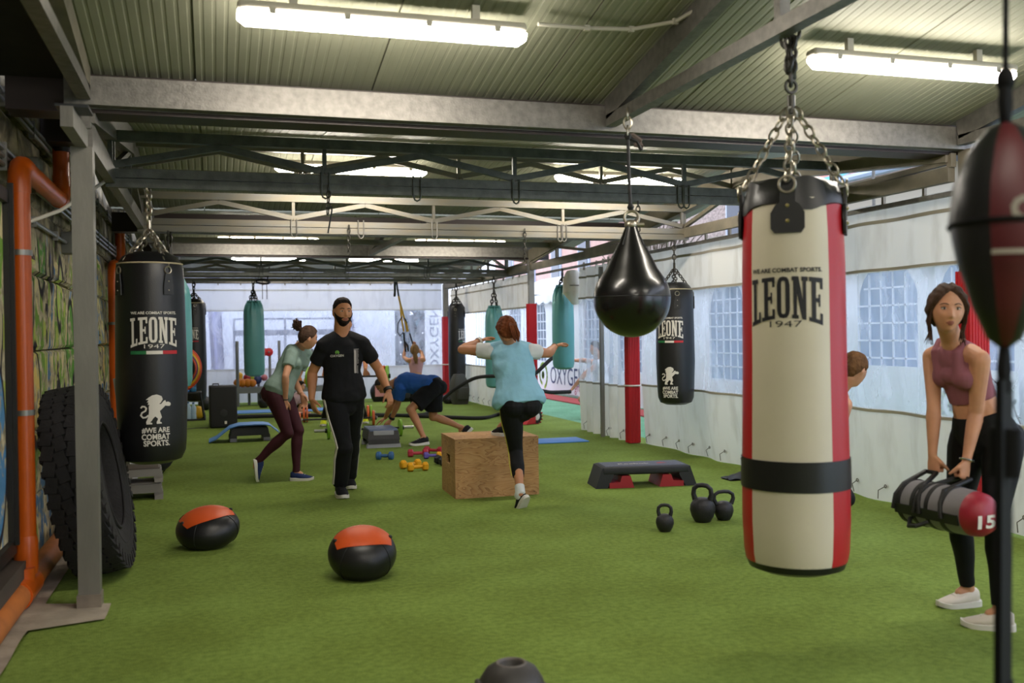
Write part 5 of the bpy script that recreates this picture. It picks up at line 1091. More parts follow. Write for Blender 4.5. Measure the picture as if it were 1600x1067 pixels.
# ================================================================ people
def remeshed(name, mb, voxel, smooth=4, fac=.5):
    """one continuous surface grown from overlapping closed shapes"""
    me = D.meshes.new('raw'); me.from_pydata([tuple(v) for v in mb.v], [], mb.f); me.update()
    bm = bmesh.new(); bm.from_mesh(me); bmesh.ops.recalc_face_normals(bm, faces=bm.faces); bm.to_mesh(me); bm.free()
    o = D.objects.new('raw', me); COL.objects.link(o)
    m = o.modifiers.new('r', 'REMESH'); m.mode = 'VOXEL'; m.voxel_size = voxel; m.use_smooth_shade = True
    s = o.modifiers.new('s', 'SMOOTH'); s.factor = fac; s.iterations = smooth
    dg = bpy.context.evaluated_depsgraph_get(); out = D.meshes.new_from_object(o.evaluated_get(dg)); out.name = name
    D.objects.remove(o); D.meshes.remove(me)
    return out
def ell_tube(mb, secs, n=20, round0=True, round1=True):
    """secs: (centre, lateral axis, front axis, a, b); closed with domes or flat ends"""
    rings = []
    def ring(c, x, y, a, b): return [c + x*(a*cos(2*pi*i/n)) + y*(b*sin(2*pi*i/n)) for i in range(n)]
    def dome(s0, s1, rev):
        c, x, y, a, b = s0; d = (s0[0]-s1[0]).normalized(); r = min(a, b); k = []
        for j in (1, 2, 3):
            t = j/3*pi/2*.97; k.append(ring(c+d*r*sin(t), x, y, a*cos(t), b*cos(t)))
        return list(reversed(k)) if rev else k
    if round0: rings += dome(secs[0], secs[1], True)
    rings += [ring(*s) for s in secs]
    if round1: rings += dome(secs[-1], secs[-2], False)
    mb.rings(rings); return mb
def limb(mb, pts, rad, n=14, r0=True, r1=True, squash=1., ref=None):
    pts = [Vector(p) for p in pts]; secs = []; prev = Vector(ref) if ref is not None else None
    for i, p in enumerate(pts):
        t = (pts[min(i+1, len(pts)-1)]-pts[max(i-1, 0)]).normalized()
        if prev is None: prev = Vector((0, 0, 1)) if abs(t.z) < .8 else Vector((0, 1, 0))
        x = t.cross(prev).normalized(); y = x.cross(t).normalized(); prev = y
        secs.append((p, x, y, rad[i], rad[i]*squash))
    return ell_tube(mb, secs, n, r0, r1)
def lerp(a, b, t): return a+(b-a)*t
def along(a, b, ts): return [lerp(a, b, t) for t in ts]

def head_fn(d, S, fem):
    """surface point of a head (x right, y forward, z up) for a unit direction d"""
    x, y, z = d
    wx = .083 if not fem else .080; wy = .097; wz = .118
    p = Vector((x*wx, y*wy, z*wz))
    if z < 0:                                   # narrower jaw
        k = min(1, -z); p.x *= 1-.30*k**1.5 if not fem else 1-.36*k**1.4
        if y > 0: p.y *= 1+.04*k
        else: p.y *= 1-.42*k
    if y > 0: p.y *= .93 + .05*abs(z)
    g = lambda u, c, s_: math.exp(-((u-c)/s_)**2)
    if y > .15:
        f = 0
        nz = p.z
        f += .026*g(p.x, 0, .0095)*(max(0, min(1, (.022-nz)/.05)) if nz > -.034 else max(0, 1-(-.034-nz)/.011))      # nose
        f += .007*g(abs(p.x), .011, .007)*g(nz, -.033, .009)                                                      # nostrils
        f -= .0085*g(abs(p.x), .031, .017)*g(nz, .006, .012)                                                        # eye sockets
        f += .0055*g(abs(p.x), .03, .024)*g(nz, .029, .009)                                                          # brow ridge
        f += .005*g(abs(p.x), .042, .016)*g(nz, -.022, .018)                                                         # cheekbones
        f += .0075*g(p.x, 0, .019)*(g(nz, -.056, .0055)+1.1*g(nz, -.069, .006))                                     # lips
        f -= .003*g(p.x, 0, .02)*g(nz, -.0625, .0022)
        f += .011*g(p.x, 0, .024)*g(nz, -.100, .016)                                                                   # chin
        p.y += f*min(1, (y-.15)/.3)
    return p*S
def head_mb(mb, H, fr, S, fem, inflate=0., mask=None, n=64, k=48):
    X, Y, Z = fr; rings = []
    for j in range(k+1):
        a = -pi/2+pi*j/k; rg = []
        for i in range(n):
            al = 2*pi*i/n; c = max(cos(a), .004); d = Vector((c*sin(al), c*cos(al), sin(a))); p = head_fn(d, S, fem)
            if mask is not None: p = p*(1+mask(p/S, d)/max(p.length, 1e-4))
            rg.append(H+X*p.x+Y*p.y+Z*p.z)
        rings.append(rg)
    mb.rings(rings)
    return mb
def frame_from(f, up=(0, 0, 1)):
    Y = Vector(f).normalized(); X = Y.cross(Vector(up)).normalized(); Z = X.cross(Y); return X, Y, Z
def hand_mb(mb, W, d, nrm, side, s=1., curl=.35, spread=.10, grip=False):
    """wrist W, hand direction d, palm normal nrm, side=+1 when the thumb lies on the +(d x nrm) side"""
    d = Vector(d).normalized(); nrm = (Vector(nrm)-d*Vector(nrm).dot(d)).normalized(); x = d.cross(nrm)*side
    secs = [(W+d*t*s-nrm*.0*s, x, nrm, a*s, b*s) for t, a, b in ((-.02, .026, .020), (.01, .028, .019), (.04, .038, .0165), (.075, .042, .0145), (.092, .040, .012))]
    ell_tube(mb, secs, 16)
    for i, (o, L) in enumerate(((.029, .072), (.0095, .082), (-.0105, .076), (-.029, .058))):
        base = W + d*.083*s + x*o*s; a = 0; p = base-d*.02*s; pts = [p, base]; dd = d + x*(o*spread*8)
        for q in range(3):
            c = (curl*(1.25 if q else .8) if not grip else (1.35, 1.5, 1.0)[q])*(1+.12*i); a += c
            e = (dd.normalized()*cos(a)+nrm*sin(a)); pts.append(pts[-1]+e*L*s*(.44, .31, .25)[q])
        limb(mb, pts, [.0095*s, .0095*s, .009*s, .0082*s, .0066*s], 10)
    b0 = W+d*.018*s+x*.022*s; t1 = (d*.75+x*.75+nrm*.25).normalized(); t2 = (d*.95+x*.2+nrm*(.45 if not grip else .9)).normalized()
    limb(mb, [b0, b0+t1*.038*s, b0+t1*.038*s+t2*.032*s, b0+t1*.038*s+t2*.056*s], [.015*s, .0125*s, .0105*s, .008*s], 10)

SKIN = {}
def skin(name, c):
    m = M(name, c, .5, 0, .08, 14, .05, 220, spec=.35); m.node_tree.nodes['Principled BSDF'].inputs['Subsurface Weight'].default_value = .06
    m.node_tree.nodes['Principled BSDF'].inputs['Subsurface Radius'].default_value = (.02, .008, .005); return m
LIP = M('lips', '94564c', .45); BROW = M('brow', '2a1c16', .8)
EYEW = M('eye_white', 'c9c2ba', .3); IRIS = M('iris', '2c1b12', .2)
def cloth(name, c, rough=.8, bump=.25): 
    return M(name, c, rough, 0, .05, 5, bump, 14, spec=.25, dist=.02)
def finish(me, name, mats, root, off=0.):
    mi = wm(root).inverted(); me.transform(mi); me.name = name
    for m in (mats if isinstance(mats, (list, tuple)) else [mats]): me.materials.append(m)
    me.polygons.foreach_set('use_smooth', [True]*len(me.polygons))
    o = D.objects.new(name, me); COL.objects.link(o); o.parent = root; return o
def wrinkle(me, amp, sc, seed=0., stretch=(1, 1, 1)):
    n = len(me.vertices); co = np.empty(n*3); no = np.empty(n*3); me.vertices.foreach_get('co', co); me.vertices.foreach_get('normal', no)
    co = co.reshape(-1, 3); no = no.reshape(-1, 3); dv = np.empty(n)
    for i in range(n):
        p = co[i]; dv[i] = noise.noise((p[0]*sc*stretch[0]+seed, p[1]*sc*stretch[1], p[2]*sc*stretch[2])) + .5*noise.noise((p[0]*sc*2.1*stretch[0], p[1]*sc*2.1*stretch[1]+seed, p[2]*sc*2.1*stretch[2]))
    co += no*(dv*amp)[:, None]; me.vertices.foreach_set('co', co.ravel()); me.update()

def torso_secs(J, fem, S, inf=0., t0=-.1, t1=1.0, waist=None):
    P, N = J['P'], J['N']; M_ = J.get('S', (P+N)/2); hx = (J['HR']-J['HL']).normalized(); sx = (J['SR']-J['SL']).normalized()
    T = [(-.16, .10, .085), (-.08, .145, .108), (0, .172, .118), (.12, .168, .116), (.28, .146, .10), (.42, .135, .096), (.58, .146, .105), (.74, .162, .115), (.86, .172, .108), (.94, .165, .088), (1.0, .115, .07), (1.06, .07, .058)]
    if fem: T = [(-.16, .10, .085), (-.08, .15, .112), (0, .176, .12), (.12, .166, .113), (.28, .132, .092), (.42, .118, .086), (.58, .126, .092), (.74, .142, .102), (.86, .150, .095), (.94, .145, .078), (1.0, .098, .062), (1.06, .06, .052)]
    secs = []
    for t, a, b in T:
        if t < t0-1e-6 or t > t1+1e-6: continue
        u = min(max(t, 0), 1); c = P*(1-u)**2 + (M_*2-(P+N)/2)*2*u*(1-u) + N*u*u
        if t < 0: c = P+(P-lerp(P, M_, .35)).normalized()*(-t)*.5
        if t > 1: c = N+(N-lerp(M_, N, .5)).normalized()*(t-1)*.5
        lat = lerp(hx, sx, u).normalized(); upv = (lerp((M_-P).normalized(), (N-M_).normalized(), u)).normalized(); fr = upv.cross(lat).normalized(); lat = fr.cross(upv).normalized()
        w_ = J.get('wide', 1.)
        secs.append((c, lat, -fr, (a*w_+inf)*S, (b*w_+inf)*S))
    return secs
def body_front(J): return J['F']
def person(name, label, J, fem, S=1., voxel=.006, skinm=None, hair=None, look=None, up=(0, 0, 1), clothes=(), hands=None, feet=None, beard=None, bare_to=None, lips=True, base=None, hands_on=True, eyes=True, group=None):
    root = thing('person', label, 'person', base if base is not None else (J['AL']*.5+J['AR']*.5)*1.0)
    if base is None: root.location.z = 0
    g = .88 if fem else 1.0; mb = MB()
    ell_tube(mb, torso_secs(J, fem, S, 0, -.2, 1.06))
    fwd = J['F']
    # neck and head
    X, Y, Z = frame_from(look, up); H = J['H']
    hb = H - Z*.06*S - Y*.022*S
    limb(mb, [J['N']-(J['N']-J['P']).normalized()*.05, J['N']+(hb-J['N'])*.4, hb, hb+Z*.05*S], [(.074 if not fem else .064)*S, (.066 if not fem else .053)*S, (.062 if not fem else .050)*S, .05*S], 18)
    head_mb(mb, H, (X, Y, Z), S, fem)
    for s in (-1, 1): mb.sph(H+X*s*.081*S*(.97 if fem else 1)-Y*.006*S-Z*.005*S, .03*S, 14, sc=(.32, .62, 1), q=Matrix((X, Y, Z)).transposed())
    if fem:
        up_ = (J['N']-J['P']).normalized(); sx = (J['SR']-J['SL']).normalized()
        for s in (-1, 1): mb.sph(lerp(J['P'], J['N'], .72)+sx*s*.066*S+fwd*.064*S, .061*S, 16)
    for s, k in ((-1, 'L'), (1, 'R')):
        sh, el, wr = J['S'+k], J['E'+k], J['W'+k]
        tr = J['N']+(sh-J['N'])*.35+(J['N']-J['P']).normalized()*.0
        limb(mb, [lerp(J['P'], J['N'], .9), tr, sh], [.07*g*S, .062*g*S, .058*g*S], 14)
        m1 = J.get('muscle', 1.)
        limb(mb, along(sh, el, (0, .2, .5, .8, 1)), [x*g*S*m1 for x in (.058, .056, .049, .042, .040)], 14)
        limb(mb, along(el, wr, (0, .22, .55, .85, 1)), [x*g*S*m1 for x in (.040, .0435, .036, .028, .026)], 14)
        if hands and hands.get(k): hd = hands[k]; hand_mb(mb, wr, hd['d'], hd['n'], hd.get('side', 1), S*(.95 if fem else 1.03), hd.get('curl', .35), grip=hd.get('grip', False))
        hp, kn, an = J['H'+k], J['K'+k], J['A'+k]
        th = along(hp, kn, (0, .15, .4, .7, .9, 1)); limb(mb, th, [x*S for x in ((.090, .094, .083, .066, .057, .055) if fem else (.088, .09, .081, .066, .058, .056))], 18)
        cf = along(kn, an, (0, .12, .32, .6, .85, 1)); bk = (-(fwd)*.012*S)
        cf = [c+bk*(1 if 0 < i < 4 else 0) for i, c in enumerate(cf)]; limb(mb, cf, [x*S*g**.3 for x in (.054, .053, .057, .045, .035, .036)], 16)
        mb.sph(lerp(J['P'], hp, .75)-fwd*.045*S-Vector((0, 0, .02)), .098*S, 16)
        if 'T'+k in J: limb(mb, [an, an+(J['T'+k]-an).normalized()*.05*S], [.034*S, .026*S], 12)
    me = remeshed('body', mb, voxel)
    mats = [skinm, LIP, BROW]; body = finish(me, 'body', mats, root)
    # lips and brows on the face
    off = root.location; n = len(me.polygons); ctr = np.empty(n*3); me.polygons.foreach_get('center', ctr); ctr = ctr.reshape(-1, 3) + np.array(off) - np.array(H)
    lx, ly, lz = [ctr @ np.array(v)/S for v in (X, Y, Z)]; ax = np.abs(lx); idx = np.zeros(n, dtype=np.int32)
    face = ly > .055
    idx[face & (ax < (.020 if fem else .024)-.012*np.abs(lz+.0635)/.012) & (lz > -.0765) & (lz < -.0515)] = 1
    arc = .0305 + .006*np.clip((ax-.012)/.02, 0, 1) - .012*np.clip((ax-.034)/.02, 0, 1)
    
    me.polygons.foreach_set('material_index', idx)
    if eyes:
        for s in (-1, 1):
            c = H + (X*s*.031+Y*.0735+Z*.0075)*S; q = Matrix((X, Y, Z)).transposed()
            b = MB(); b.mat(0).sph(c, .0118*S, 16, sc=(1.25, .9, .5), q=q); b.mat(1).sph(c+Y*.0066*S, .0064*S, 12, sc=(1, .75, 1), q=q); b.build('eye', [EYEW, IRIS], root, world=True)
            b = MB(); b.tube([c+(X*.016*k+Y*(.0085-.0035*abs(k)*1.3)+Z*(.0072-.004*k*k))*S for k in (-1, -.5, 0, .5, 1)], .0022*S, 6); b.build('eyelid', BROW if fem else skinm, root, world=True)
    if eyes:
        for s in (-1, 1):
            pts = []
            for x_, z_ in ((.013, .0265), (.021, .0305), (.031, .033), (.042, .031), (.052, .0245)):
                wx, wz = (.080 if fem else .083), .118; dx, dz = s*x_/wx, z_/wz; p_ = head_fn(Vector((dx, sqrt(max(.05, 1-dx*dx-dz*dz)), dz)), S, fem); pts.append(H+X*p_.x+Y*(p_.y-.0008)+Z*p_.z)
            b = MB(); b.tube(pts, [r_*S for r_ in ((.0022, .003, .0028, .0024, .0012) if fem else (.003, .0042, .004, .0034, .0018))], 6); b.build('eyebrow', BROW, root, world=True)
    if hair: hair(root, H, (X, Y, Z), S)
    if beard: beard(root, H, (X, Y, Z), S)
    for c in clothes: c(root, J, fem, S, g)
    if feet:
        for k in 'LR':
            if k in feet: shoe(root, J['A'+k], J['T'+k], feet[k], S*(.92 if fem else 1.02))
    return root
def shoe(root, A, T, spec, s):
    """spec: upper material, sole material, sole-down direction"""
    dn = Vector(spec.get('down', (0, 0, -1))).normalized(); f = (T-A); f = (f-dn*f.dot(dn)).normalized(); x = f.cross(dn)
    heel = spec.get('heel'); o = heel if heel is not None else A-f*.055*s+dn*.07*s        # point on the sole under the heel
    L = spec.get('L', .275)*s
    out = lambda t: .0375+.012*sin(pi*min(1, t*1.1))-.0*t + (.006 if .55 < t < .85 else 0) - (.02*max(0, (t-.85)/.15)**2) - .010*max(0, (.12-t)/.12)
    def sec(t, z0, z1, k=1.):
        c = o+f*(t*L); w_ = out(t)*s*k; n = 16; up = -dn
        return [c + x*(w_*cos(2*pi*i/n)) + up*((z0+z1)/2*s+(z1-z0)/2*s*sin(2*pi*i/n)) for i in range(n)]
    hts = [(0, .088), (.06, .104), (.16, .110), (.28, .106), (.42, .090), (.58, .072), (.74, .058), (.88, .048), (.97, .038), (1.0, .028)]
    b = MB(); b.rings([sec(t, .010, h, .55 if t in (0, 1.0) else 1.0) for t, h in hts]); b.build('shoe', spec['m'], root, world=True)
    b = MB(); rg = []
    for t in (0, .03, .1, .25, .45, .65, .8, .92, .985, 1.0):
        c = o+f*(t*L*1.03-.008*s); w_ = (out(min(t, .99))*1.10)*s*(.6 if t in (0, 1.0) else 1); up = -dn; z1 = (.032 if t < .3 else .026)*s; lift = .012*s*max(0, (t-.75)/.25)**2
        rg.append([c-x*w_+up*lift, c-x*w_*1.0+up*(z1+lift), c-x*w_*.8+up*(z1+.004*s+lift), c+x*w_*.8+up*(z1+.004*s+lift), c+x*w_+up*(z1+lift), c+x*w_+up*lift])
    b.rings(rg); b.build('sole', spec['sole'], root, world=True)
    if spec.get('laces', True):
        b = MB()
        for i in range(4):
            t = .36+.085*i; h = np.interp(t, [q[0] for q in hts], [q[1] for q in hts])*s; c = o+f*(t*L)-dn*(h-.002*s); b.tube([c-x*.02*s, c-dn*.004*s, c+x*.02*s], .003*s, 5)
        b.build('laces', spec.get('lace', spec['sole']), root, world=True)
# ---- clothing makers
def shirt(m, sleeve=.5, t0=-.05, inf=.017, loose=.01, vox=.009, amp=.008, name='shirt', sl_r=(.066, .064, .062), extra=None, sleeve_m=None):
    def fn(root, J, fem, S, g):
        mb = MB(); secs = torso_secs(J, fem, S, inf, t0, 1.0)
        k = len(secs); secs = [(c, x, y, a+loose*S*(1 if i < k*.55 else .3), b+loose*S*(1 if i < k*.55 else .3)) for i, (c, x, y, a, b) in enumerate(secs)]
        ell_tube(mb, secs, 28, False, False)
        if fem:
            sx = (J['SR']-J['SL']).normalized()
            for s in (-1, 1): mb.sph(lerp(J['P'], J['N'], .72)+sx*s*.064*S+J['F']*.075*S, .072*S, 16)
        for q in 'LR':
            sh, el = J['S'+q], J['E'+q]; sl = MB() if sleeve_m else mb
            limb(mb, [lerp(J['P'], J['N'], .9), J['N']+(sh-J['N'])*.4, lerp(sh, el, .04)], [.086*g*S, .084*g*S, .080*g*S], 16)
            if sleeve: limb(sl, [lerp(J['N'], sh, .7) if not sleeve_m else sh, lerp(sh, el, .08), lerp(sh, el, sleeve*.6), lerp(sh, el, sleeve)], [sl_r[0]*g*S]+[x*g*S for x in sl_r], 16, True, False)
            if sleeve_m: me = remeshed('sleeve', sl, vox, 3); wrinkle(me, amp*.6*S, 9, J['P'].x); finish(me, 'sleeve', sleeve_m, root)
        me = remeshed(name, mb, vox, 3); wrinkle(me, amp*S, 9, J['P'].x); finish(me, name, m, root)
    return fn
def trousers(m, end=(1., 1.), inf=.010, vox=.008, amp=.004, name='trousers', calf=None, waist_t=.2, flare=0., knee=None):
    """end: how far down the shin each leg goes (0..1); values below 0 stop on the thigh"""
    def fn(root, J, fem, S, g):
        mb = MB(); ell_tube(mb, torso_secs(J, fem, S, inf, -.2, waist_t), 24, True, False)
        fwd = J['F']; gl = (inf+.002)
        for q, e in zip('LR', end):
            hp, kn, an = J['H'+q], J['K'+q], J['A'+q]
            mb.sph(lerp(J['P'], hp, .75)-fwd*.045*S-Vector((0, 0, .02)), (.098+gl)*S, 16)
            tr = (.090, .094, .083, .066, .057, .055) if fem else (.088, .09, .081, .066, .058, .056)
            if e < 0:
                u = 1+e; limb(mb, along(hp, kn, (0, u*.4, u*.8, u)), [(.098+gl)*S, (.096+gl+flare*.4)*S, (.088+gl+flare)*S, (.086+gl+flare)*S], 18, True, False)
            else:
                limb(mb, along(hp, kn, (0, .15, .4, .7, .9, 1)), [(x+inf)*S for x in tr], 18)
                cr = calf or (.054, .053, .057, .045, .035, .036); ts = [t for t in (0, .12, .32, .6, .85, 1)]
                cf = [c-fwd*.012*S*(1 if 0 < i < 4 else 0) for i, c in enumerate(along(kn, lerp(kn, an, e), ts))]
                limb(mb, cf, [(np.interp(t*e, ts, cr)+inf)*S*g**.3 for t in ts], 16, True, False)
        me = remeshed(name, mb, vox, 3); wrinkle(me, amp*S, 8, J['P'].y); finish(me, name, m, root)
    return fn
def hair_shell(m, thick=.012, line=None, name='hair', rough=.004, sc=60, fem=False, vox=None):
    """hair as a full-volume cap; line(p, d) returns True where hair grows"""
    def fn(root, H, fr, S):
        def mask(p, d):
            az = math.atan2(abs(d.x), d.y); s, T = line(p, az); s += rough*.6*noise.noise((p.x*90, p.y*90, p.z*90)); u = min(1, max(0, (s+.003)/.014)); u = u*u*(3-2*u)
            return (-.010+(.010+T)*u + (rough*noise.noise((p.x*sc, p.y*sc*.5, p.z*sc)) if u > .5 else 0))*S
        b = MB(); head_mb(b, H, fr, S, fem, mask=mask, n=112, k=84); b.build(name, m, root, world=True)
    return fn
def strands(m, name, paths, rad, n=7):
    def fn(root, H, fr, S):
        X, Y, Z = fr; b = MB()
        for pth in paths:
            pts = [H+(X*p[0]+Y*p[1]+Z*p[2])*S for p in pth]; k = len(pts); b.tube(pts, [rad*S*(1-.75*(i/(k-1))**2) for i in range(k)], n)
        b.build(name, m, root, world=True)
    return fn
def both(*f):
    def fn(root, H, fr, S):
        for q in f: q(root, H, fr, S)
    return fn
def hairm(name, c): return M(name, c, .7, 0, .35, 40, .6, 120, spec=.12, stretch=(1, 1, .25))
HDARK = hairm('hair_dark', '211915'); HBRN = hairm('hair_brown', '46342a'); HRED = hairm('hair_auburn', '6b3a22'); HBLD = hairm('hair_blonde', '8a6a48'); HGREY = hairm('hair_grey', '3b3634')
BLKC = cloth('cloth_black', '141417', .85, .2); BLKL = cloth('legging_black', '0f1013', .7, .1)
def skel(**k): return {a: Vector(b) for a, b in k.items() if not isinstance(b, (int, float))} | {a: b for a, b in k.items() if isinstance(b, (int, float))}
def band(root, a, c, t, r, th, m, name, wd=None):
    p = lerp(a, c, t); d = (c-a).normalized(); b = MB()
    if wd: q = Vector((0, 0, 1)).rotation_difference(d).to_matrix(); b.rings([[q @ Vector((rr*cos(2*pi*i/20), rr*sin(2*pi*i/20), z))+p for i in range(20)] for rr, z in ((r-.003, -wd/2), (r+th, -wd/2), (r+th, wd/2), (r-.003, wd/2))])
    else: b.torus(p, r, th, axis=d, n=20, k=6)
    return b.build(name, m, root, world=True)
def chest(J, S, u, v, fem=False, lift=.0, back=False):
    """point on the torso front at lateral offset u (m, towards the person's right) and height v (0 pelvis..1 neck)"""
    secs = torso_secs(J, fem, S, .014, -.2, 1.06); ts = [-.16, -.08, 0, .12, .28, .42, .58, .74, .86, .94, 1.0, 1.06]
    k = min(range(len(ts)-1), key=lambda i: 0 if ts[i] <= v <= ts[i+1] else 9); w_ = (v-ts[k])/(ts[k+1]-ts[k]); a, b_ = secs[k], secs[k+1]
    c = lerp(a[0], b_[0], w_); lat = lerp(a[1], b_[1], w_).normalized(); A = lerp(a[3], b_[3], w_); B = lerp(a[4], b_[4], w_); fr = J['F']
    q = max(-.98, min(.98, u/(A)))
    return c+lat*u+fr*((B+lift)*sqrt(1-q*q))
# ---------------------------------------------------------------- posing helpers
TC = -_f                                             # towards the viewer
def cv(x, y, z): return (_r*x + _u*y + TC*z).normalized()
def ik2(a, c, L1, L2, pole):
    d = c-a; L = min(d.length, (L1+L2)*.999); e = d.normalized(); q = (L1*L1-L2*L2+L*L)/(2*L); h = sqrt(max(L1*L1-q*q, 0)); p = Vector(pole); p = (p-e*p.dot(e)).normalized(); return a+e*q+p*h
def foot(hpx, tpx, S=1., z=0., L=None):
    h, t = atz(*hpx, z), atz(*tpx, z); f = (t-h).normalized(); L = L or min(max((t-h).length, .25), .30)
    return h+f*.062*S+Vector((0, 0, .088*S)), h+f*(L-.04)+Vector((0, 0, .03)), h, L
def fwd(J): J['F'] = (J['N']-J['P']).cross((J['SR']-J['SL']).normalized()+(J['HR']-J['HL']).normalized()).normalized(); return J
def hnd(J, k, d, n, curl=.35, grip=False):
    d, n = Vector(d).normalized(), Vector(n); n = (n-d*n.dot(d)).normalized(); th = J.get('TH'+k, J['F']); return dict(d=d, n=n, curl=curl, grip=grip, side=1 if d.cross(n).dot(th) > 0 else -1)
SK1 = skin('skin_tan', 'b67e5a'); SK2 = skin('skin_light', 'c58f70'); SK3 = skin('skin_warm', 'b98160')
WSOLE = M('sole_white', 'cfcbc2', .6); BSHOE = cloth('shoe_black', '17171a', .7, .15); NSHOE = cloth('shoe_navy', '22305a', .8, .4); CSHOE = cloth('shoe_cream', 'cfc6bb', .6, .1); YSHOE = cloth('shoe_yellow', 'c9d41c', .6, .15)
DN = Vector((0, 0, -1))
# ---------------------------------------------------------------- man walking towards the camera
S = 1.0; P = atD(538, 620, 8.70); N = reach(P, (533, 527), .53, -1)
J = skel(P=P, N=N, H=atD(535, 488.5, 8.62), HR=reach(P, (523, 624), .095, -1), HL=reach(P, (552, 624), .095, 1), SR=reach(N, (508, 539), .175, -1), SL=reach(N, (565, 537), .19, 1), muscle=1.12, wide=1.03)
aR, tR, hR, lR = foot((530, 772), (541, 783)); aL, tL, hL, lL = foot((545, 758), (553, 772))
J.update(AR=aR, TR=tR, AL=aL, TL=tL); J = fwd(J)
J['KR'] = ik2(J['HR'], aR, .435, .43, J['F']+_r*.1); J['KL'] = ik2(J['HL'], aL, .435, .43, J['F'])
J['ER'] = reach(J['SR'], (488, 582), .30, 1); J['WR'] = reach(J['ER'], (487, 623), .255, -1); J['EL'] = reach(J['SL'], (592, 577), .30, 1); J['WL'] = reach(J['EL'], (607, 611), .25, -1)
def interp(x, xs, ys): return float(np.interp(x, xs, ys))
def beardl(p, az):
    ax = abs(p.x); zb = interp(az, (0, .3, .5, .8, 1.1, 1.3, 1.5), (-.041, -.042, -.043, -.036, -.016, .008, .014)); s = zb-p.z
    if p.y > .04: s = min(s, (sqrt((p.x/.022)**2+((p.z+.0645)/.0095)**2)-1)*.010)
    return min(s, (1.42-az)*.09), .009 if p.z < -.07 else .006
def manhair(p, az):
    zl = interp(az, (0, .5, .8, 1.0, 1.2, 1.38, 1.55, 1.8, 2.2, pi), (.079, .077, .068, .054, .038, .024, .036, .002, -.04, -.055)); return p.z-zl, .003+.018*min(1, max(0, (p.z-.03)/.06))
man = person('person', 'bearded man in black T-shirt and black track trousers walking forward', J, False, S, .0052, SK1, hair_shell(HDARK, .016, manhair), look=cv(.50, .05, .86), up=(0.02, 0, 1),
    beard=hair_shell(HDARK, .01, beardl, 'beard', .0015, 120), hands=dict(R=hnd(J, 'R', cv(.30, -1, .15), cv(.75, .1, -.6), .28), L=hnd(J, 'L', cv(.22, -1, .25), cv(-.75, -.1, -.5), .40)),
    clothes=(shirt(BLKC, .62, -.14, .017, .014, .008, .009, sl_r=(.075, .073, .071)), trousers(BLKC, (.97, .97), .014, .008, .006, 'track_trousers', calf=(.062, .064, .066, .060, .056, .056), waist_t=.2, )),
    feet=dict(R=dict(m=BSHOE, sole=WSOLE, heel=hR, L=lR, lace=BLKP), L=dict(m=BSHOE, sole=WSOLE, heel=hL, L=lL, lace=BLKP)))
band(man, J['WL'], J['EL'], .06, .033, .007, BLKP, 'wrist_watch', .03)
from mathutils.bvhtree import BVHTree
_sh = [c for c in man.children if c.name.startswith('shirt')][0]; _bv = BVHTree.FromPolygons([v.co for v in _sh.data.vertices], [tuple(p.vertices) for p in _sh.data.polygons]); _mi = wm(man).inverted()
def _c(u0, v0):
    def fn(x, y):
        q = _mi @ (chest(J, S, u0-x, v0+y/.53, False, .0)+J['F']*.15); h = _bv.ray_cast(q, -J['F']); return (h[0]+J['F']*.0025) if h[0] else q-J['F']*.12
    return fn
f = Flat(); f.text('OXYGEN', .05, 0, 0, off=.012, width=.105, height=.020); f.lay(_c(.092, .70), 'chest_lettering', PWH, man, .012)
f = Flat(); f.stroke([(.013*cos(a), .013*sin(a)) for a in [i*.5-1 for i in range(11)]], .007).stroke([(.004*cos(a), .004*sin(a)) for a in [i*1.2 for i in range(6)]], .005); f.lay(_c(.092, .755), 'chest_emblem', M('emblem_green', '6aa834', .6), man, .012)
f = Flat(); y = .0
f.rect(-.030, -.215, -.004, -.012)
for i in range(36): f.rect(.003, -.012-i*.0035-.0018, .010+.014*R.random(), -.012-i*.0035)
for i in range(6): f.rect(.004, -.150-i*.012-.008, .013, -.150-i*.012)
f.rect(-.03, -.008, .028, -.003)
f.lay(_c(-.088, .80), 'chest_print', M('print_greyish', 'a8a09c', .7), man, .012, .02)
for k, sd in (('R', 1), ('L', -1)):
    h_, kn, an = J['H'+k], J['K'+k], J['A'+k]; o = (J['HR']-J['HL']).normalized()*sd
    for q in (-.011, .011):
        b = MB(); pts = [h_+o*.103, lerp(h_, kn, .4)+o*.101, lerp(h_, kn, .8)+o*.080, kn+o*.076, lerp(kn, an, .3)+o*.083-J['F']*.01, lerp(kn, an, .65)+o*.077, lerp(kn, an, .95)+o*.072]
        b.tube([p+J['F']*q for p in pts], .0065, 6, up=J['F']); b.build('side_stripe', PWH, man, world=True)
# ---------------------------------------------------------------- woman in grey-green T-shirt
S = .97; P = atD(434, 613, 9.72); N = reach(P, (466, 545), .49, 1)
J = skel(P=P, N=N, H=atD(481, 528, 9.75), HR=P+(TC*.085-_r*.02), HL=P-(TC*.085-_r*.02), SR=N+TC*.15-_r*.03-_u*.045, SL=N-TC*.13+_r*.06-_u*.04)
aL, tL, hL, lL = foot((454, 751), (491, 750), .92); J.update(AL=aL, TL=tL, AR=atD(401, 722, 9.62), TR=atD(393, 751, 9.62)); J = fwd(J)
J['KL'] = ik2(J['HL'], aL, .425, .42, _r); J['KR'] = ik2(J['HR'], J['AR'], .425, .42, _r-_u*.2)
J['ER'] = reach(J['SR'], (446, 588), .27, -1); J['WR'] = reach(J['ER'], (446, 625), .24, 1); J['EL'] = reach(J['SL'], (461, 597), .28, 1); J['WL'] = reach(J['EL'], (472, 617), .24, -1)
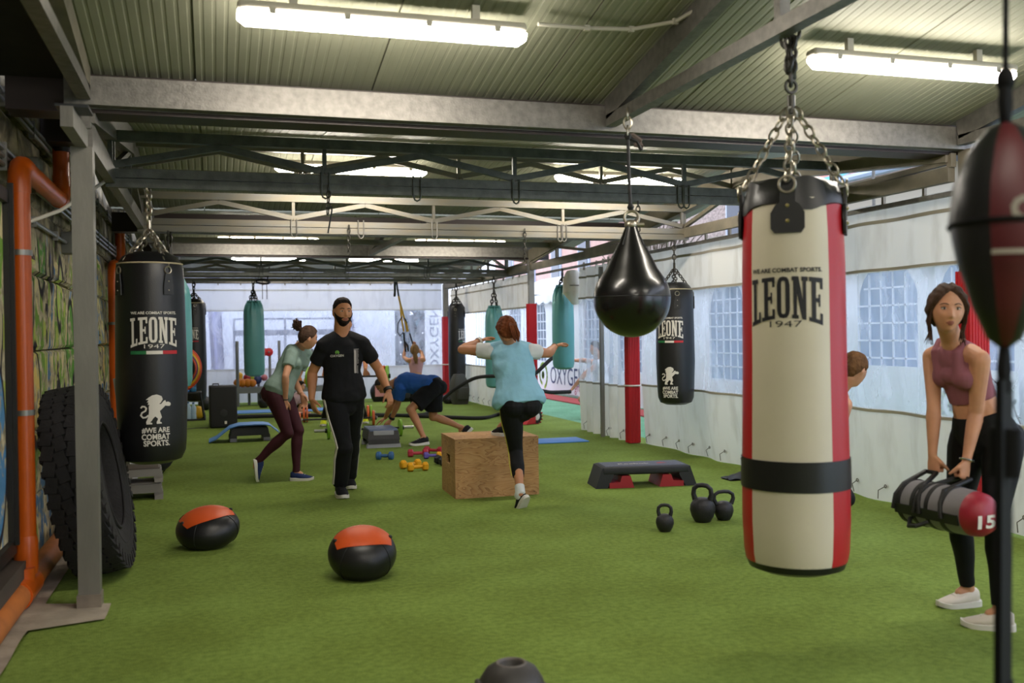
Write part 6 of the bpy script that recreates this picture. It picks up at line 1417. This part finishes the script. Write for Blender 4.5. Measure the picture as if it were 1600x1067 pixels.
def upd(p, az):                                       # hair pulled back
    zl = interp(az, (0, .5, .8, 1.1, 1.38, 1.55, 1.8, 2.3, pi), (.076, .068, .052, .022, -.004, .016, -.025, -.065, -.075)); return p.z-zl, .009+.006*min(1, max(0, p.z/.08))
R2 = random.Random(3)
def bun(c, r, n=60, up=.05):
    P_ = []
    for i in range(n):
        a = R2.uniform(0, 6.28); e = Vector((cos(a)*R2.uniform(.3, 1), R2.uniform(-1, .3), sin(a)*R2.uniform(.2, 1))).normalized(); c0 = Vector(c)
        P_.append([c0*.8, c0+e*r*.6, c0+e*r+Vector((0, -.012, up*R2.uniform(.2, 1))), c0+e*r*1.35+Vector((R2.uniform(-.02, .02), -.02, up*R2.uniform(.2, 1.5)))])
    return P_
def tail(c, end, n=40, wd=.022):
    P_ = []
    for i in range(n):
        o = Vector((R2.uniform(-1, 1)*wd, R2.uniform(-.6, 1)*wd, 0)); c0, e0 = Vector(c), Vector(end); P_.append([c0, lerp(c0, e0, .3)+o+Vector((0, -.02, .01)), lerp(c0, e0, .65)+o*1.3+Vector((0, -.015, 0)), e0+o*.8+Vector((0, 0, R2.uniform(-.03, .03)))])
    return P_
GRN = cloth('tee_grey_green', '7c9088', .85, .3); MAR = cloth('legging_maroon', '3c1620', .65, .1)
gw = person('person', 'woman in grey-green T-shirt and maroon leggings stepping sideways, hair in a bun', J, True, S, .006, SK2, both(hair_shell(HBRN, .012, upd, fem=True), strands(HBRN, 'hair_bun', bun((0, -.115, .085), .043, 90, .03), .014)), look=cv(.86, -.22, -.42), up=cv(.15, 1, 0),
    hands=dict(R=hnd(J, 'R', cv(-.15, -1, .1), cv(.1, 0, -1), .45), L=hnd(J, 'L', cv(.35, -1, .1), cv(-.2, -.3, 1), .3)),
    clothes=(shirt(GRN, .58, -.18, .014, .016, .008, .009, sl_r=(.078, .076, .073)), trousers(MAR, (.99, .99), .005, .0075, .002, 'leggings')),
    feet=dict(L=dict(m=NSHOE, sole=WSOLE, heel=hL, L=.26), R=dict(m=NSHOE, sole=WSOLE, heel=atD(396, 722, 9.60)+_u*.02, down=cv(-.93, -.1, .38), L=.25)))
band(gw, J['WR'], J['ER'], .04, .031, .005, BLKP, 'hair_tie_bracelet')
# ---------------------------------------------------------------- woman stepping onto the box
S = .97; P = atD(812, 628, 8.22); N = reach(P, (797, 541), .50, 1)
J = skel(P=P, N=N, H=atD(792, 517, 8.28), HL=reach(P, (798, 634), .095, -1), HR=reach(P, (829, 634), .095, 1), SL=reach(N, (768, 549), .165, -1), SR=reach(N, (827, 549), .17, -1), wide=1.06, muscle=1.2)
J['AL'] = atD(813, 771, 8.04); J['TL'] = atD(801, 790, 8.14); bx = atz(784, 681, .525); J['AR'] = bx+Vector((0, 0, .09)); J['TR'] = bx+(_f-_r*.5).normalized()*.17+Vector((0, 0, .03)); J = fwd(J)
J['KL'] = ik2(J['HL'], J['AL'], .42, .41, _f); J['KR'] = ik2(J['HR'], J['AR'], .425, .41, _f*.8+_r*.6+_u*.5)
J['EL'] = reach(J['SL'], (722, 546), .275, 1); J['WL'] = reach(J['EL'], (749, 533), .24, 1); J['ER'] = reach(J['SR'], (857, 552), .26, 1); J['WR'] = reach(J['ER'], (867, 541), .20, 1)
J['THL'] = _u; J['THR'] = _u
def upd2(p, az): s, T = upd(p, az); return s, T+.006
AQ = cloth('tee_aqua', '8dbfd6', .8, .4); WHT = cloth('tee_white', 'cdd0d2', .85, .3)
bwm = person('person', 'woman in light blue T-shirt with white sleeves stepping onto the plywood box', J, True, S, .006, SK3, both(hair_shell(HRED, .018, upd2, fem=True, rough=.008), strands(HRED, 'ponytail', tail((.0, -.105, .055), (.05, -.13, -.085), 60, .03), .008)), look=cv(-.28, -.12, -.95),
    hands=dict(L=hnd(J, 'L', cv(.85, .3, -.4), cv(.1, -1, .2), .2), R=hnd(J, 'R', cv(.75, .25, -.6), cv(.1, -1, .2), .3)),
    clothes=(shirt(AQ, .45, -.14, .020, .032, .008, .013, sleeve_m=WHT, sl_r=(.084, .083, .082)), trousers(BLKL, (.62, .9), .008, .0075, .003, 'leggings')),
    feet=dict(L=dict(m=BSHOE, sole=WSOLE, heel=atD(824, 778, 8.0), down=cv(.55, -.62, .56), L=.275), R=dict(m=BSHOE, sole=WSOLE, heel=bx-(_f-_r*.5).normalized()*.05, L=.25)))
band(bwm, J['WL'], J['EL'], .03, .03, .007, PWH, 'wrist_watch', .03); band(bwm, J['WR'], J['ER'], .05, .03, .004, CHR, 'bracelet')
hp, kn, an = J['HL'], J['KL'], J['AL']; o = (J['HL']-J['HR']).normalized(); b = MB(); b.tube([hp+o*.10, lerp(hp, kn, .4)+o*.096, lerp(hp, kn, .8)+o*.072, kn+o*.066, lerp(kn, an, .3)+o*.068, lerp(kn, an, .58)+o*.060], .004, 6); b.build('side_stripe', M('stripe_yellow', 'b9b23a', .7), bwm, world=True)
b = MB(); limb(b, [lerp(an, kn, .18), lerp(an, kn, .02), an+(J['TL']-an)*.15], [.041, .043, .042], 14, False, True); b.build('sock', WHT, bwm, world=True)
# ---------------------------------------------------------------- man bending over
S = 1.0; P = atD(678, 604, 13.15); N = reach(P, (624, 596), .50, 1)
J = skel(P=P, N=N, H=atD(599, 602, 13.15), HL=P+TC*.09-_u*.01, HR=P-TC*.09, SL=N+TC*.17-_u*.06+_r*.03, SR=N-TC*.16-_u*.06, wide=1.05)
aL, tL, hL, lL = foot((669, 694), (638, 697)); aR = atD(722, 668, 13.4); J.update(AL=aL, TL=tL, AR=aR, TR=atD(712, 682, 13.4)); J = fwd(J)
J['KL'] = ik2(J['HL'], aL, .435, .43, -_r+_u*.3); J['KR'] = ik2(J['HR'], aR, .435, .43, -_r-_u*.6)
J['EL'] = reach(J['SL'], (622, 630), .28, 1); J['WL'] = reach(J['EL'], (611.5, 655), .25, 1); J['ER'] = reach(J['SR'], (611, 634), .28, 1); J['WR'] = reach(J['ER'], (602, 653), .25, 1); J['THL'] = TC+_u; J['THR'] = TC+_u
BLU2 = cloth('tee_blue', '2f5fae', .85, .3)
def short(p, az): s, T = manhair(p, az); return s, .006
bm_ = person('person', 'man in blue T-shirt and black shorts bending to the turf in a deep lunge', J, False, S, .0065, SK1, hair_shell(HGREY, .006, short, rough=.002), look=cv(-.55, -.83, .1), up=cv(-.8, .55, 0),
    hands=dict(L=hnd(J, 'L', cv(-.75, -.6, .1), cv(-.3, -1, -.2), .2), R=hnd(J, 'R', cv(-.8, -.45, .1), cv(-.3, -1, 0), .2)),
    clothes=(shirt(BLU2, .66, -.08, .014, .02, .009, .012, sl_r=(.086, .086, .088)), trousers(BLKC, (-.22, -.22), .02, .009, .008, 'shorts', waist_t=.12, flare=.015)),
    feet=dict(L=dict(m=BSHOE, sole=WSOLE, heel=hL, L=.285), R=dict(m=BSHOE, sole=WSOLE, heel=atD(739, 671, 13.35), down=cv(.72, -.69, .1), L=.28)))
band(bm_, J['WL'], J['EL'], .08, .034, .007, BLKP, 'wrist_watch', .03)
# ---------------------------------------------------------------- woman with the sandbag
S = .96; P = atD(1541, 684, 4.88); N = reach(P, (1491, 541), .49, -1)
J = skel(P=P, N=N, H=atD(1480, 484, 4.70), HL=P+(TC*.075+_r*.05), HR=P-(TC*.075+_r*.05), SL=reach(N, (1531, 562), .165, -1), SR=reach(N, (1457, 557), .16, 1))
aR, tR, hR, lR = foot((1529, 945), (1449, 950), .95); aL, tL, hL, lL = foot((1585, 985), (1510, 978), .95); J.update(AR=aR, TR=tR, AL=aL, TL=tL); J = fwd(J)
J['KR'] = ik2(J['HR'], aR, .42, .415, J['F']); J['KL'] = ik2(J['HL'], aL, .42, .415, J['F'])
J['ER'] = reach(J['SR'], (1459, 636), .27, -1); J['WR'] = reach(J['ER'], (1457, 711), .235, -1); J['EL'] = reach(J['SL'], (1525, 646), .275, 1); J['WL'] = reach(J['EL'], (1510, 720), .24, -1); J['THR'] = TC-_r*.4; J['THL'] = TC-_r
def rwh(p, az):
    zl = interp(az, (0, .25, .5, .75, 1.0, 1.25, 1.5, 1.8, 2.3, pi), (.088, .084, .070, .046, .016, -.012, -.03, -.06, -.08, -.085)); return p.z-zl, .016+.006*min(1, az)-.007*math.exp(-(p.x/.010)**2)
loose = []
for s in (-1, 1):
    for i in range(16): x0 = s*R2.uniform(.07, .082); loose.append([(x0*.8, .02, .06), (x0*1.08, .035-.03*R2.random(), .0), (x0*1.12, .02-.05*R2.random(), -.06), (x0*(.9+.2*R2.random()), -.01, -.11), (x0*(.8+.5*R2.random()), -.03+.06*R2.random(), -.15-.03*R2.random())])
ROSE = cloth('top_dusty_rose', '8a5560', .75, .12)
def croptop_of(m, nm='crop_top'):
  def croptop(root, J, fem, S, g):
      mb = MB(); secs = torso_secs(J, True, S, .006, .40, .90); ell_tube(mb, secs, 28, False, False); sx = (J['SR']-J['SL']).normalized(); up_ = (J['N']-J['P']).normalized()
      for s in (-1, 1): mb.sph(lerp(J['P'], J['N'], .72)+sx*s*.064*S+J['F']*.064*S, .068*S, 18)
      mb.sph(lerp(J['P'], J['N'], .74)+J['F']*.060*S, .074*S, 16, sc=(1, 1, .8)); mb.sph(lerp(J['P'], J['N'], .87)+J['F']*.048*S, .092*S, 20, sc=(1, .62, 1), q=Matrix((sx, J['F'], up_)).transposed())
      for q in 'LR':
          sd = (J['S'+q]-J['N']); top = J['N']+sd*.50+up_*.052*S+J['F']*.0
          limb(mb, [lerp(J['P'], J['N'], .82)+sd*.42+J['F']*.085*S, J['N']+sd*.46+up_*.018*S+J['F']*.055*S, top, J['N']+sd*.42-J['F']*.06*S, lerp(J['P'], J['N'], .82)+sd*.3-J['F']*.07*S], [.034*S, .028*S, .026*S, .028*S, .04*S], 12, ref=J['F'])
      me = remeshed(nm, mb, .006, 3); wrinkle(me, .002, 14); finish(me, nm, m, root)
  return croptop
rw = person('person', 'woman in dusty pink crop top and black leggings holding the grey sandbag', J, True, S, .0046, SK2, both(hair_shell(HBRN, .016, rwh, rough=.006, sc=45, fem=True), strands(HBRN, 'loose_hair', loose, .0055), strands(HBRN, 'hair_bun', bun((0, -.12, .0), .05, 60, .0), .008)), look=cv(-.20, -.05, .97), up=cv(.03, 1, 0),
    hands=dict(R=hnd(J, 'R', cv(.05, -1, .1), cv(.9, 0, -.4), grip=True), L=hnd(J, 'L', cv(-.2, -1, .1), cv(-.5, 0, -.85), grip=True)),
    clothes=(croptop_of(ROSE), trousers(BLKL, (.93, .93), .006, .007, .002, 'leggings', waist_t=.30)),
    feet=dict(R=dict(m=CSHOE, sole=WSOLE, heel=hR, L=.265), L=dict(m=CSHOE, sole=WSOLE, heel=hL, L=.265)))
b = MB(); b.torus(lerp(J['WL'], J['EL'], .02), .031, .0045, axis=(J['EL']-J['WL']), n=24, k=6); b.build('bracelet', M('silver', 'c9c9cc', .2, .9), rw, world=True)
X, Y, Z = frame_from(cv(-.20, -.05, .97), cv(.03, 1, 0))
for s in (-1, 1): b = MB(); b.torus(J['H']+(X*s*.078+Y*.0-Z*.042)*S, .008, .0022, axis=X, n=12, k=5); b.build('earring', M('gold', 'c9a75a', .25, .9), rw, world=True)
# sandbag in her hands
e1, e0 = atD(1526, 803, 4.53), atD(1421, 781, 4.92); ax = (e1-e0).normalized(); Lb = (e1-e0).length; rb = .108
t = thing('sandbag', 'grey and black weighted training bag with red end, held by the woman', 'sandbag', (e0+e1)/2); o_ = Vector(t.location); q = Vector((0, 0, 1)).rotation_difference(ax).to_matrix(); zz = q.inverted() @ Vector((0, 0, 1))
GBAG = M('bag_grey', '77757a', .55, 0, .06, 6, .1, 60); hL_ = Lb/2
b = MB(); b.lathe([(rb*.8, -hL_), (rb, -hL_+.05), (rb*1.02, 0), (rb, hL_-.05), (rb*.97, hL_)], n=36, axis=ax); b.build('bag_body', GBAG, t)
b = MB(); b.lathe([(rb*.975, hL_-.004), (rb*.93, hL_+.03), (rb*.72, hL_+.065), (rb*.4, hL_+.082), (.004, hL_+.086)], n=36, axis=ax); b.build('red_end', M('bag_red', '9c1f33', .45), t)
b = MB(); b.lathe([(.004, -hL_-.05), (rb*.5, -hL_-.045), (rb*.82, -hL_-.01), (rb*.86, -hL_+.02)], n=36, axis=ax); b.build('dark_end', BLKP, t)
for u in (-.82, -.40, .04, .46): b = MB(); b.lathe([(rb*.98, u*hL_-.013), (rb*1.045, u*hL_-.011), (rb*1.045, u*hL_+.011), (rb*.98, u*hL_+.013)], n=36, axis=ax); b.build('strap', BLKP, t)
side = ax.cross(Vector((0, 0, 1))).normalized(); side = side if side.dot(TC) > 0 else -side
for s in (1, -1): b = MB(); b.rings([[ax*(u*hL_)+(side*s*cos(a)+Vector((0, 0, 1))*sin(a))*rr for a, rr in ((-.45, rb*1.0), (-.45, rb*1.06), (.0, rb*1.07), (.0, rb*1.0))] for u in (-.95, -.5, 0, .5, .95)]); b.build('side_panel', BLKP, t)
b = MB(); mid = side*rb*1.07*cos(-.6)+Vector((0, 0, 1))*rb*1.07*sin(-.6); b.tube([ax*(-.5*hL_)+mid, ax*(-.35*hL_)+mid+side*.04-Vector((0, 0, .03)), ax*(-.1*hL_)+mid+side*.045-Vector((0, 0, .02)), ax*(.05*hL_)+mid], .011, 8); b.build('side_handle', BLKP, t)
for k in 'RL':
    g_ = J['W'+k]+DN*.085; top = g_-o_; c0 = ax*max(-.55*hL_, min(.5*hL_, top.dot(ax))); print('HAND', k, round(top.dot(ax), 3), [round(q_, 3) for q_ in (top-ax*top.dot(ax))]); b = MB()
    zu = Vector((0, 0, 1)); b.tube([c0-ax*.085+side*rb*1.04-zu*.03, c0-ax*.075+side*rb*.98+zu*.04, c0-ax*.06+side*rb*.62+zu*rb*.86, top-ax*.035+side*.012, top+ax*.035+side*.012, c0+ax*.06+side*rb*.62+zu*rb*.86, c0+ax*.075+side*rb*.98+zu*.04, c0+ax*.085+side*rb*1.04-zu*.03], .012, 8); b.build('carry_handle', BLKP, t)
nx = ax.cross(Vector((0, 0, 1))).normalized(); nx = nx if nx.dot(_r) > 0 else -nx; ny = (Vector((0, 0, 1))-ax*ax.z).normalized()
f = Flat(); f.text('15', .1, 0, 0, off=.035, width=.105, height=.062); f.lay(lambda x, y: ax*(hL_+.089-.40*((x+.0)**2+(y-.02)**2)*3.0) + nx*(x-.03) + ny*(y-.02), 'number', PWH, t, .012, .012)
# ---------------------------------------------------------------- woman behind the white and red bag
S = .95; P = atD(1252, 690, 6.15); N = reach(P, (1304, 618), .48, 1)
J = skel(P=P, N=N, H=atD(1334, 578, 6.35), HR=P+TC*.085, HL=P-TC*.085, SR=N+TC*.14-_u*.05+_r*.02, SL=N-TC*.14-_u*.05)
aR, tR, hR, lR = foot((1244, 880), (1290, 882), .93); aL, tL, hL, lL = foot((1240, 868), (1286, 868), .93); J.update(AR=aR, TR=tR, AL=aL, TL=tL); J = fwd(J)
for k in 'LR': J['K'+k] = ik2(J['H'+k], J['A'+k], .42, .41, _r); J['E'+k] = J['S'+k]+(DN*.9-_r*.25).normalized()*.27; J['W'+k] = J['E'+k]+(DN*.95+_r*.2).normalized()*.23
person('person', 'woman mostly hidden behind the white and red bag, only head and shoulder showing', J, True, S, .0075, SK2, both(hair_shell(hairm('hair_lightbrown', '5a3f27'), .013, upd, fem=True), strands(hairm('hair_lightbrown', '5a3f27'), 'hair_bun', bun((0, -.12, .03), .04, 40, .0), .008)), look=cv(.78, -.32, -.5),
    hands={k: hnd(J, k, DN, -_r, .4) for k in 'LR'}, clothes=(croptop_of(BLKL, 'tank_top'), trousers(BLKL, (.95, .95), .006, .009, .002, 'leggings')),
    feet=dict(R=dict(m=BSHOE, sole=WSOLE, heel=hR, L=.25, laces=False), L=dict(m=BSHOE, sole=WSOLE, heel=hL, L=.25, laces=False)))
# ---------------------------------------------------------------- woman on the yellow straps, seen from behind
S = .95; P = atD(650, 598, 19.3); N = reach(P, (650, 563), .46, 1)
J = skel(P=P, N=N, H=atD(648, 548, 19.25), HL=P-_r*.09, HR=P+_r*.09, SL=reach(N, (637.5, 563), .15, -1), SR=reach(N, (661.5, 562), .15, -1))
bz = Vector((P.x, P.y, 0))+_f*.35; J['AL'] = bz-_r*.12+Vector((0, 0, .085)); J['AR'] = bz+_r*.12+Vector((0, 0, .085)); J['TL'] = J['AL']+_f*.15-Vector((0, 0, .055)); J['TR'] = J['AR']+_f*.15-Vector((0, 0, .055)); J = fwd(J)
for k in 'LR': J['K'+k] = ik2(J['H'+k], J['A'+k], .42, .41, _f+_u)
J['EL'] = reach(J['SL'], (631, 558), .26, 1); J['WL'] = reach(J['EL'], (633, 543), .22, 1); J['ER'] = reach(J['SR'], (659, 551), .27, 1); J['WR'] = reach(J['ER'], (646, 541), .22, 1)
PNK = cloth('top_pale_pink', 'b98d90', .75, .12)
person('person', 'woman in pale pink top pulling on the yellow straps, seen from behind', J, True, S, .009, SK2, both(hair_shell(HBLD, .014, upd2, fem=True), strands(HBLD, 'ponytail', tail((0, -.11, .06), (.03, -.14, -.24), 50, .03), .009)), look=cv(-.1, .1, -1), eyes=False,
    hands={k: hnd(J, k, _u, TC, .9) for k in 'LR'}, clothes=(croptop_of(PNK, 'racer_top'), trousers(BLKL, (.95, .95), .006, .01, .002, 'leggings')),
    feet={k: dict(m=BSHOE, sole=WSOLE, L=.25, laces=False) for k in 'LR'})
# ---------------------------------------------------------------- girl crouching by the rack
S = .84; P = atD(458, 632, 18.2); N = reach(P, (468, 617), .40, -1)
J = skel(P=P, N=N, H=atD(469.5, 604, 17.75), HR=P+TC*.07-_r*.03, HL=P-TC*.07+_r*.03, SR=N+TC*.12-_u*.05-_r*.04, SL=N-TC*.1-_u*.05+_r*.06)
for k, s in (('R', 1), ('L', -1)): J['A'+k] = Vector((P.x, P.y, .085))+TC*.1*s+_r*.02; J['T'+k] = J['A'+k]+_r*.14-Vector((0, 0, .05))
J = fwd(J)
for k in 'LR': J['K'+k] = ik2(J['H'+k], J['A'+k], .30, .30, _r+_u*.6); J['W'+k] = Vector((J['N'].x, J['N'].y, .06))+_r*.14+(J['S'+k]-J['N'])*.6; J['E'+k] = ik2(J['S'+k], J['W'+k], .25, .22, -_r-_u)
person('person', 'dark-haired girl in pale top crouching low before the ball rack', J, True, S, .009, SK2, both(hair_shell(HDARK, .013, upd, fem=True), strands(HDARK, 'hair_bun', bun((0, -.11, .06), .03, 30, .0), .009)), look=cv(.92, -.12, .25), eyes=False,
    hands={k: hnd(J, k, cv(.6, -.7, .2), cv(-.3, -1, 0), .3) for k in 'LR'}, clothes=(shirt(cloth('top_lilac', 'b59aa0', .8, .1), .5, -.05, .012, .01, .01, .006), trousers(BLKL, (.95, .95), .006, .01, .002, 'leggings')),
    feet={k: dict(m=BSHOE, sole=WSOLE, L=.22, laces=False) for k in 'LR'})
# ---------------------------------------------------------------- man with the barbell behind the walking man
S = 1.0; P = atD(537, 580, 15.1); N = reach(P, (538, 530), .52, -1)
J = skel(P=P, N=N, H=atD(541, 507, 15.05), HR=P-_r*.09, HL=P+_r*.09, SR=reach(N, (521, 537), .18, 1), SL=reach(N, (557, 537), .18, 1))
aR, tR, hR, lR = foot((506, 664), (504, 672)); aL, tL, hL, lL = foot((570, 660), (575, 669)); J.update(AR=aR, TR=tR, AL=aL, TL=tL); J = fwd(J)
zb = atD(541, 584, 14.75); J['WR'] = atD(507, 580, 14.78); J['WL'] = atD(571, 578, 14.78)
for k in 'LR': J['K'+k] = ik2(J['H'+k], J['A'+k], .435, .43, TC); J['E'+k] = ik2(J['S'+k], J['W'+k], .30, .26, -TC+(J['S'+k]-N))
person('person', 'man in dark red top lifting a barbell, nearly hidden behind the walking man', J, False, S, .009, SK1, hair_shell(HDARK, .014, manhair), look=cv(.1, 0, 1), eyes=False,
    hands={k: hnd(J, k, DN, -TC, grip=True) for k in 'LR'}, clothes=(shirt(cloth('top_dark_red', '6a1a2c', .85, .2), .95, -.06, .016, .02, .01, .01, sl_r=(.085, .08, .06)), trousers(BLKC, (.97, .97), .014, .01, .004, 'trousers', waist_t=.1)),
    feet=dict(R=dict(m=YSHOE, sole=WSOLE, heel=hR, L=.28, laces=False), L=dict(m=YSHOE, sole=WSOLE, heel=hL, L=.28, laces=False)))
zbar = J['WR'].z-.085; A_, B_ = atD(478, 586, 14.78), atD(609, 580, 14.78)
barbell((A_.x, A_.y, 0), (B_.x, B_.y, 0), [(.03, .16, .04, PLG), (.075, .16, .05, PLO), (.925, .16, .05, PLO), (.97, .16, .035, PLG)], 'barbell with orange and lime plates held across by the red-topped man', z=zbar, sleeve=.1)
# ---------------------------------------------------------------- person swinging the rope outside
S = .98; P = atD(944, 606, 16.4); N = reach(P, (934, 564), .48, 1)
J = skel(P=P, N=N, H=atD(930, 545, 16.35), HL=P+TC*.09, HR=P-TC*.09, SL=N+TC*.16-_u*.05, SR=N-TC*.15-_u*.04)
for k, s in (('L', 1), ('R', -1)): J['A'+k] = Vector((P.x, P.y, .065))+TC*.2*s-_r*.05; J['T'+k] = J['A'+k]-_r*.15-Vector((0, 0, .05))
J = fwd(J); J['EL'] = reach(J['SL'], (915, 583), .28, -1); J['WL'] = reach(J['EL'], (894, 608), .25, -1); J['ER'] = reach(J['SR'], (914, 563), .28, 1); J['WR'] = reach(J['ER'], (896, 563), .22, -1)
for k in 'LR': J['K'+k] = ik2(J['H'+k], J['A'+k], .43, .42, -_r)
person('person', 'person outside behind the gathered curtain, only bare arms on the rope visible', J, False, S, .009, SK2, hair_shell(HDARK, .014, manhair), look=cv(-1, -.1, .1), eyes=False,
    hands={k: hnd(J, k, cv(-.7, -.5, .2), cv(0, -1, .1), grip=True) for k in 'LR'}, clothes=(shirt(WHT, .0, -.06, .016, .012, .01, .008, 'vest'), trousers(BLKC, (-.2, -.2), .016, .01, .004, 'shorts', waist_t=.1)),
    feet={k: dict(m=BSHOE, sole=WSOLE, L=.27, laces=False) for k in 'LR'})
# ================================================================ groups of repeated things
GROUPS = dict(heavy_bag='punching bags hanging in the gym', tube_lamp='tube lamps under the roof', roof_truss='zigzag trusses across the roof', side_frame='side frames of the roof', roof_frame='lengthwise frames of the near roof bay', roof_beam='steel tubes across the roof', eaves_beam='eaves beams across the roof', roof_gutter='gutters between the roof bays', steel_column='steel columns of the shelter', pvc_curtain='clear-windowed plastic curtains', curtain_rail='curtain rails', kettlebell='kettlebells on the turf', dumbbell='dumbbells on the turf by the jump box', barbell='barbells with coloured plates', ball='balls on and about the rack', hoop='hoops hanging by the stone wall', backpack='bags on the floor at the far end', step_platform='aerobic steps on the turf', medicine_ball='black and orange medicine balls', exercise_mat='blue exercise mats', water_bottle='bottles around the low stool', person='people training in the gym', conduit_run='conduits on the stone wall', junction_box='junction boxes on the stone wall', downpipe='orange downpipes', hanging_chain='chains hanging from the trusses', bell_weight='red weights on the rack posts', metal_plank='aluminium planks leaning on the wall', hanging_sheet='white sheets outside the rear curtain', grey_drape='grey drapes outside the rear curtain', climbing_plant='vines outside the clear curtain')
for o in D.objects:
    if o.parent is None and 'category' in o.keys() and 'group' not in o.keys():
        g = GROUPS.get(o.name.split('.')[0])
        if g: o['group'] = g
